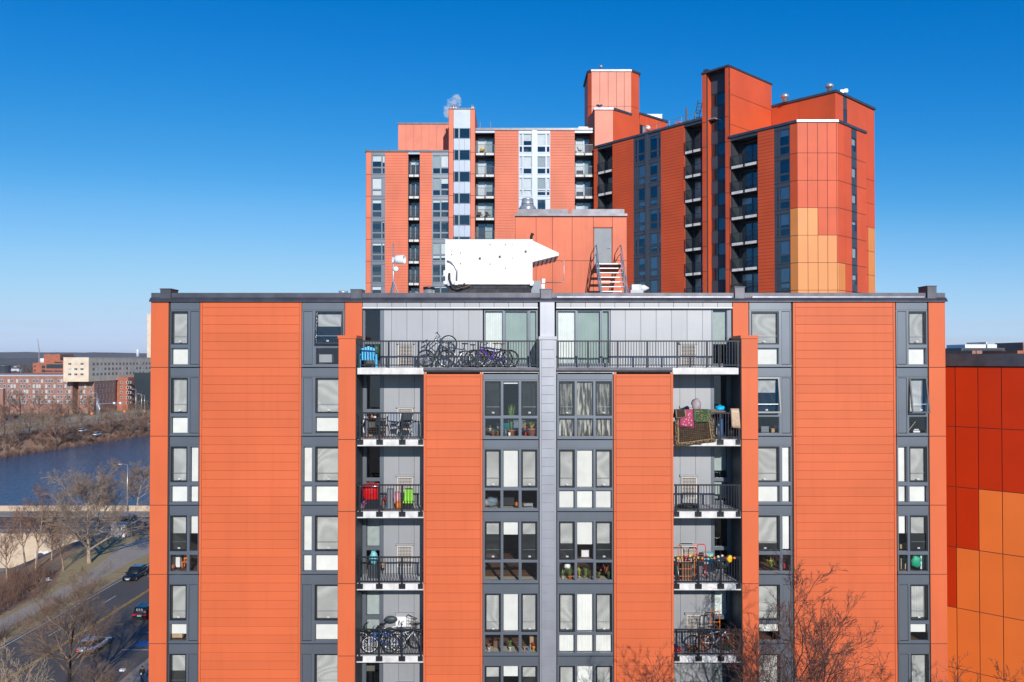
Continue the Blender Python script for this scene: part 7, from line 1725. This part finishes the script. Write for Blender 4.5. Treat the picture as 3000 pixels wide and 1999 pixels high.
tag(link('blue_tub', MB().lathe([(.2, 0), (.25, .45), (.26, .47)], n=18).mesh('blue_tub', 'teal', True), None, T(sh(1166), wy + .45, s1_)), 'big teal tub behind the snake plant in the top left bay window', 'tub')
tag(link('teal_panel', MB().box(-.5, .6, 0, .04, 0, .5).mesh('teal_panel', 'greyblue'), None, T(sh(1190), wy + 1.4, s1_)), 'blue grey panel deep inside the top left bay window', 'panel')
plant('tall upright snake plant in a terracotta pot in the top left bay window', sh(1175), wy + .12, s1_, 'terracotta', .14, .22, 1.15, 30, 'leaf', .30, 3, w_=.036)
plant('small plant in a grey pot left of the snake plant', sh(1162), wy, s1_, 'steel', .075, .17, .12, 14, 'leaf', .8, 4)
tag(link('cup', MB().lathe([(.04, 0), (.05, .14), (.047, .14)], n=12).mesh('cup', 'snow_white', True), None, T(sh(1170.5), wy - .02, s1_)), 'white cup standing in front of the snake plant pot', 'cup')
plant('bushy yellow green plant in a big terracotta pot, top left bay window', sh(1222), wy + .1, s1_, 'terracotta', .16, .28, .38, 90, 'leaf_yellow', 1.2, 5, w_=.035)
plant('yellow leaved plant in an orange pot left of the big terracotta pot', sh(1206), wy + .15, s1_ + .22, 'orange', .06, .14, .28, 30, 'leaf_yellow', .9, 6, w_=.025)
tag(link('ornament', MB().lathe([(.045, 0), (.03, .1), (.008, .16)], n=10).mesh('cone', 'red', True), None, T(sh(1208), wy - .02, s1_)), 'little red cone ornament below the orange pot', 'ornament')
plant('small plant in a terracotta pot at the left of the top left bay window', sh(1133), wy, s1_, 'terracotta', .06, .11, .16, 16, 'leaf', .9, 7)
plant('round terracotta pot with a few leaves beside the left mullion', sh(1144), wy + .05, s1_, 'terracotta', .06, .09, .12, 10, 'leaf', .9, 8)
plant('white hanging pot plant upper right in the left pane of the top left bay', sh(1145), wy + .2, s1_ + .25, 'snow_white', .055, .1, .25, 20, 'leaf', .9, 9)
plant('white pot plant on a ledge at the left of the top left bay', sh(1126), wy + .2, s1_ + .18, 'snow_white', .055, .1, .12, 12, 'leaf', 1.0, 10)
# second bay row
lump('clothes_heap', 'grey blue heap of clothes in the second storey left bay window', 'clothes', sh(1128), wy + .2, L[2] + .12, (.24, .15, .17), 'greyblue', 3, .3)
lump('clothes_heap', 'dusky red heap beside the grey blue clothes', 'clothes', sh(1118), wy + .1, L[2] + .12, (.1, .1, .13), 'mauve', 4, .3)
bs = tag(link('basketball', MB().blob((0, 0, .1), (.1, .1, .1), 14, 10).mesh('basketball', 'orange', True), None, T(sh(1189), wy, L[2] + .12)), 'orange basketball in the second storey left bay window', 'ball')
tag(link('television', MB().box(-.22, .22, 0, .05, 0, .30).mesh('television', 'frame_black'), None, T(sh(1168), wy + .3, L[2] + .12)), 'dark screen standing beside the basketball in the left bay', 'screen')
crate('storage_box', 'grey box at the right of the second storey left bay window', 'box', sh(1214), wy + .1, L[2] + .12, .34, .2, .1, 'steel')
# right bay third row
s3_ = L[3] + .085
pf = thing('picture_frame', 'white picture in a brown frame in the third storey right bay window', 'picture', T(sh(1344), wy, L[3] + .90)); part('frame', ring_mesh and MB().box(-.16, .16, 0, .03, 0, .30), 'brown', pf); part('picture', MB().box(-.135, .135, -.006, -.001, .025, .275), 'snow_white', pf)
tag(link('frame_shelf', MB().box(-.35, .35, -.05, .25, -.03, 0).mesh('frame_shelf', 'darkwood'), None, T(sh(1344), wy, L[3] + .90)), 'dark ledge carrying the brown picture frame', 'shelf')
for i, (px, pt, pr, ph_, hh, nn, m, sp_, lb) in enumerate(((1309, 'orange', .08, .12, .35, 34, 'leaf', .9, 'leafy plant in an orange pot in the third storey right bay window'), (1293, 'snow_white', .04, .08, .3, 22, 'leaf', .9, 'leafy plant in a small white pot at the left of the right bay window'),
        (1331, 'cream', .05, .08, .42, 22, 'leaf_yellow', .7, 'pale leaved plant right of the orange pot'), (1345, None, .08, .05, .5, 30, 'leaf', .6, 'tall thin plant in the middle pane of the third storey right bay'), (1357, 'steel', .07, .12, .2, 24, 'leaf', .9, 'low plant in a glass jar beside the tall thin plant'),
        (1376, 'brown', .05, .08, .2, 24, 'leaf', 1.0, 'small dark plant left of the dark green pot, third right bay'), (1398, 'darkgreen', .06, .1, .3, 34, 'leaf', .9, 'green plant in a dark green pot at the right of the third storey right bay'), (1392, None, .05, .2, .45, 22, 'terracotta', .7, 'dry orange leaved plant behind the dark green pot'))):
    plant(lb, sh(px), wy + .05 * (i % 3), s3_, pt, pr, ph_, hh, nn, m, sp_, 20 + i, w_=.024)
lump('flower', 'red flower above the small dark plant in the right bay window', 'flower', sh(1380), wy, s3_ + .3, (.04, .04, .04), 'red', 1, .2); lump('balloon', 'white round ornament behind the orange pot plant', 'ornament', sh(1304), wy + .2, s3_ + .33, (.13, .1, .12), 'snow_white', 1, .1)
# left bay fourth row
s4_ = L[4] + .085
for i, (px, pt, pr, ph_, hh, nn, m, sp_, lb) in enumerate(((1124, 'snow_white', .065, .12, .2, 26, 'terracotta', .9, 'red brown plant in a white pot in the fourth storey left bay window'), (1172, 'snow_white', .05, .13, .30, 44, 'leaf', .6, 'bushy green plant in a white pot in the middle of the fourth storey left bay'), (1189, 'brown', .05, .08, .06, 10, 'leaf', .9, 'small dark red pot right of the bushy green plant'),
        (1205, 'pink', .03, .12, .12, 12, 'leaf', .7, 'slim pink vase with a sprig in the fourth storey left bay'), (1226, 'yellow', .055, .16, .18, 24, 'red', .8, 'red flowers in a golden vase in the fourth storey left bay'))):
    plant(lb, sh(px), wy, s4_, pt, pr, ph_, hh, nn, m, sp_, 40 + i, w_=.022)
crate('cardboard_box', 'brown cardboard box behind the golden vase', 'box', sh(1226), wy + .25, s4_, .28, .2, .42, 'cardboard'); lump('toy', 'dark blue round toy left of the golden vase', 'toy', sh(1214), wy, s4_, (.06, .05, .06), 'blue', 1, .1)
crate('cardboard_box', 'brown box in the fourth storey left bay beside the white pot plant', 'box', sh(1140), wy + .3, s4_, .2, .2, .25, 'brown')
# strips on the wall plane
sw = lambda px: (px - 1176.5) / 1830 * w2
plant('broad spiky green plant in the third storey window of the right strip', sw(1770), w2, L[3] + .1, 'darkgreen', .1, .1, .42, 60, 'leaf_yellow', 1.3, 60, w_=.02)
crate('crate', 'dark red crate beside the spiky green plant', 'crate', sw(1806), w2 + .1, L[3] + .12, .2, .2, .18, 'red'); tag(link('green_board', MB().box(-.12, .12, 0, .03, 0, .28).mesh('green_board', 'teal'), None, T(sw(1805), w2 + .3, L[3] + .3)), 'dark green board above the red crate', 'board')
lump('green_cloth', 'bright green crumpled cloth in the third storey window at the right corner', 'cloth', sw(1 and 2101), w2 - .02, L[3] + .2, (.22, .09, .23), 'green', 21, .3)
lump('green_cloth', 'smaller green cloth piece left of the bright green cloth', 'cloth', sw(2079), w2 - .02, L[3] + .35, (.14, .08, .17), 'green', 22, .3)
crate('white_box', 'white box right of the bright green cloth', 'box', sw(2119), w2, L[3] + .12, .26, .2, .58, 'snow_white'); crate('cardboard_box', 'brown box under the smaller green cloth', 'box', sw(2073), w2 + .02, L[3] + .12, .2, .2, .4, 'beige')
crate('cardboard_box', 'brown box on the sill above the green cloths', 'box', sw(2073), w2, L[3] + .92, .28, .2, .16, 'cardboard')
for i, (px, m, w_, h_, lb) in enumerate(((1782, 'cardboard', .34, .14, 'brown cardboard box in the open window below the right pier'), (1759, 'frame_grey', .3, .22, 'grey machine left of the cardboard box in the open window'), (1789, 'snow_white', .12, .25, 'white carton behind the cardboard box in the open window'))):
    crate('box', lb, 'box', sw(px), w2 + .1 * i, L[1] + .12, w_, .2, h_, m)
ir = thing('clothes_iron', 'white clothes iron in the open window at the right corner', 'iron', T(sw(2105), w2, L[1] + .12)); part('body', MB().box(-.13, .13, 0, .1, 0, .07).box(-.08, .1, .03, .07, .1, .13), 'snow_white', ir)
ib = thing('ironing_board', 'folded ironing board legs in the open window at the right corner', 'ironing board', T(sw(2108), w2 + .25, L[1] + .1)); part('leg', MB().tube([(-.3, 0, .65), (.35, .1, 0)], .014, 5), 'black', ib); part('leg', MB().tube([(.2, 0, .65), (-.25, .1, 0)], .014, 5), 'beige', ib)
k1 = thing('toy_chair', 'small orange wooden chair in the third storey window at the left corner', 'chair', T(sw(425), w2 + .15, L[3] + .12)); part('seat', MB().box(-.14, .14, 0, .25, .22, .25), 'orange', k1); part('backrest', MB().box(-.14, .14, .22, .25, .3, .5), 'orange', k1)
for s in (-1, 1):
    for yy in (.02, .23): part('leg', MB().box(s * .13 - .015, s * .13 + .015, yy - .015, yy + .015, 0, .5 if yy > .1 else .25), 'orange', k1)
tag(link('basketball', MB().blob((0, 0, .1), (.1, .1, .1), 14, 10).mesh('basketball', 'terracotta', True), None, T(sw(399), w2, L[3] + .12)), 'red brown ball in the third storey window at the left corner', 'ball')
crate('white_box', 'white carton behind the ball at the left corner window', 'box', sw(403), w2 + .3, L[3] + .12, .2, .2, .55, 'snow_white')
crate('printer', 'white and grey printer in the open top window left of the balconies', 'printer', sw(748), w2, L[0] + .2, .5, .3, .3, 'light_panel'); crate('cardboard_box', 'flat brown box in the lowest full window at the left corner', 'box', sw(408), w2, L[4] + .12, .5, .2, .18, 'beige')
# railings' clutter on the tower: a few chairs
for i, (X_, yo, zf, m, lb) in enumerate(((XT(1108), 1.0, Jk(-1), 'yellow', 'yellow chair on the top balcony of the tower middle part'), (XT(1103), .9, Jk(2), 'brown', 'dark chair on the fourth balcony of the tower middle part'), (XT(1122), .9, Jk(2), 'brown', 'second dark chair right of the first on the fourth tower balcony'), (XT(1334), .9, Jk(-1), 'brown', 'dark chair on the top right balcony of the tower middle part'))):
    gchair(lb, X_, YT + yo - .35, zf + .0, .4 * i, m, 'black')
# ------------------------------------------------------------------ air
def haze():
    m = bpy.data.materials.new('haze'); m.use_nodes = True; t = m.node_tree; t.nodes.clear()
    o = t.nodes.new('ShaderNodeOutputMaterial'); v = t.nodes.new('ShaderNodeVolumePrincipled')
    v.inputs['Color'].default_value = (0.86, 0.93, 1.0, 1); v.inputs['Density'].default_value = 0.00004; v.inputs['Anisotropy'].default_value = 0.0
    t.links.new(v.outputs[0], o.inputs['Volume']); MATS['haze'] = m
haze()
o = link('haze', MB().box(-14500, 14500, -400, 14800, -10.5, 175).mesh('haze', 'haze')); o['kind'] = 'stuff'; o['label'] = 'thin blue winter haze'
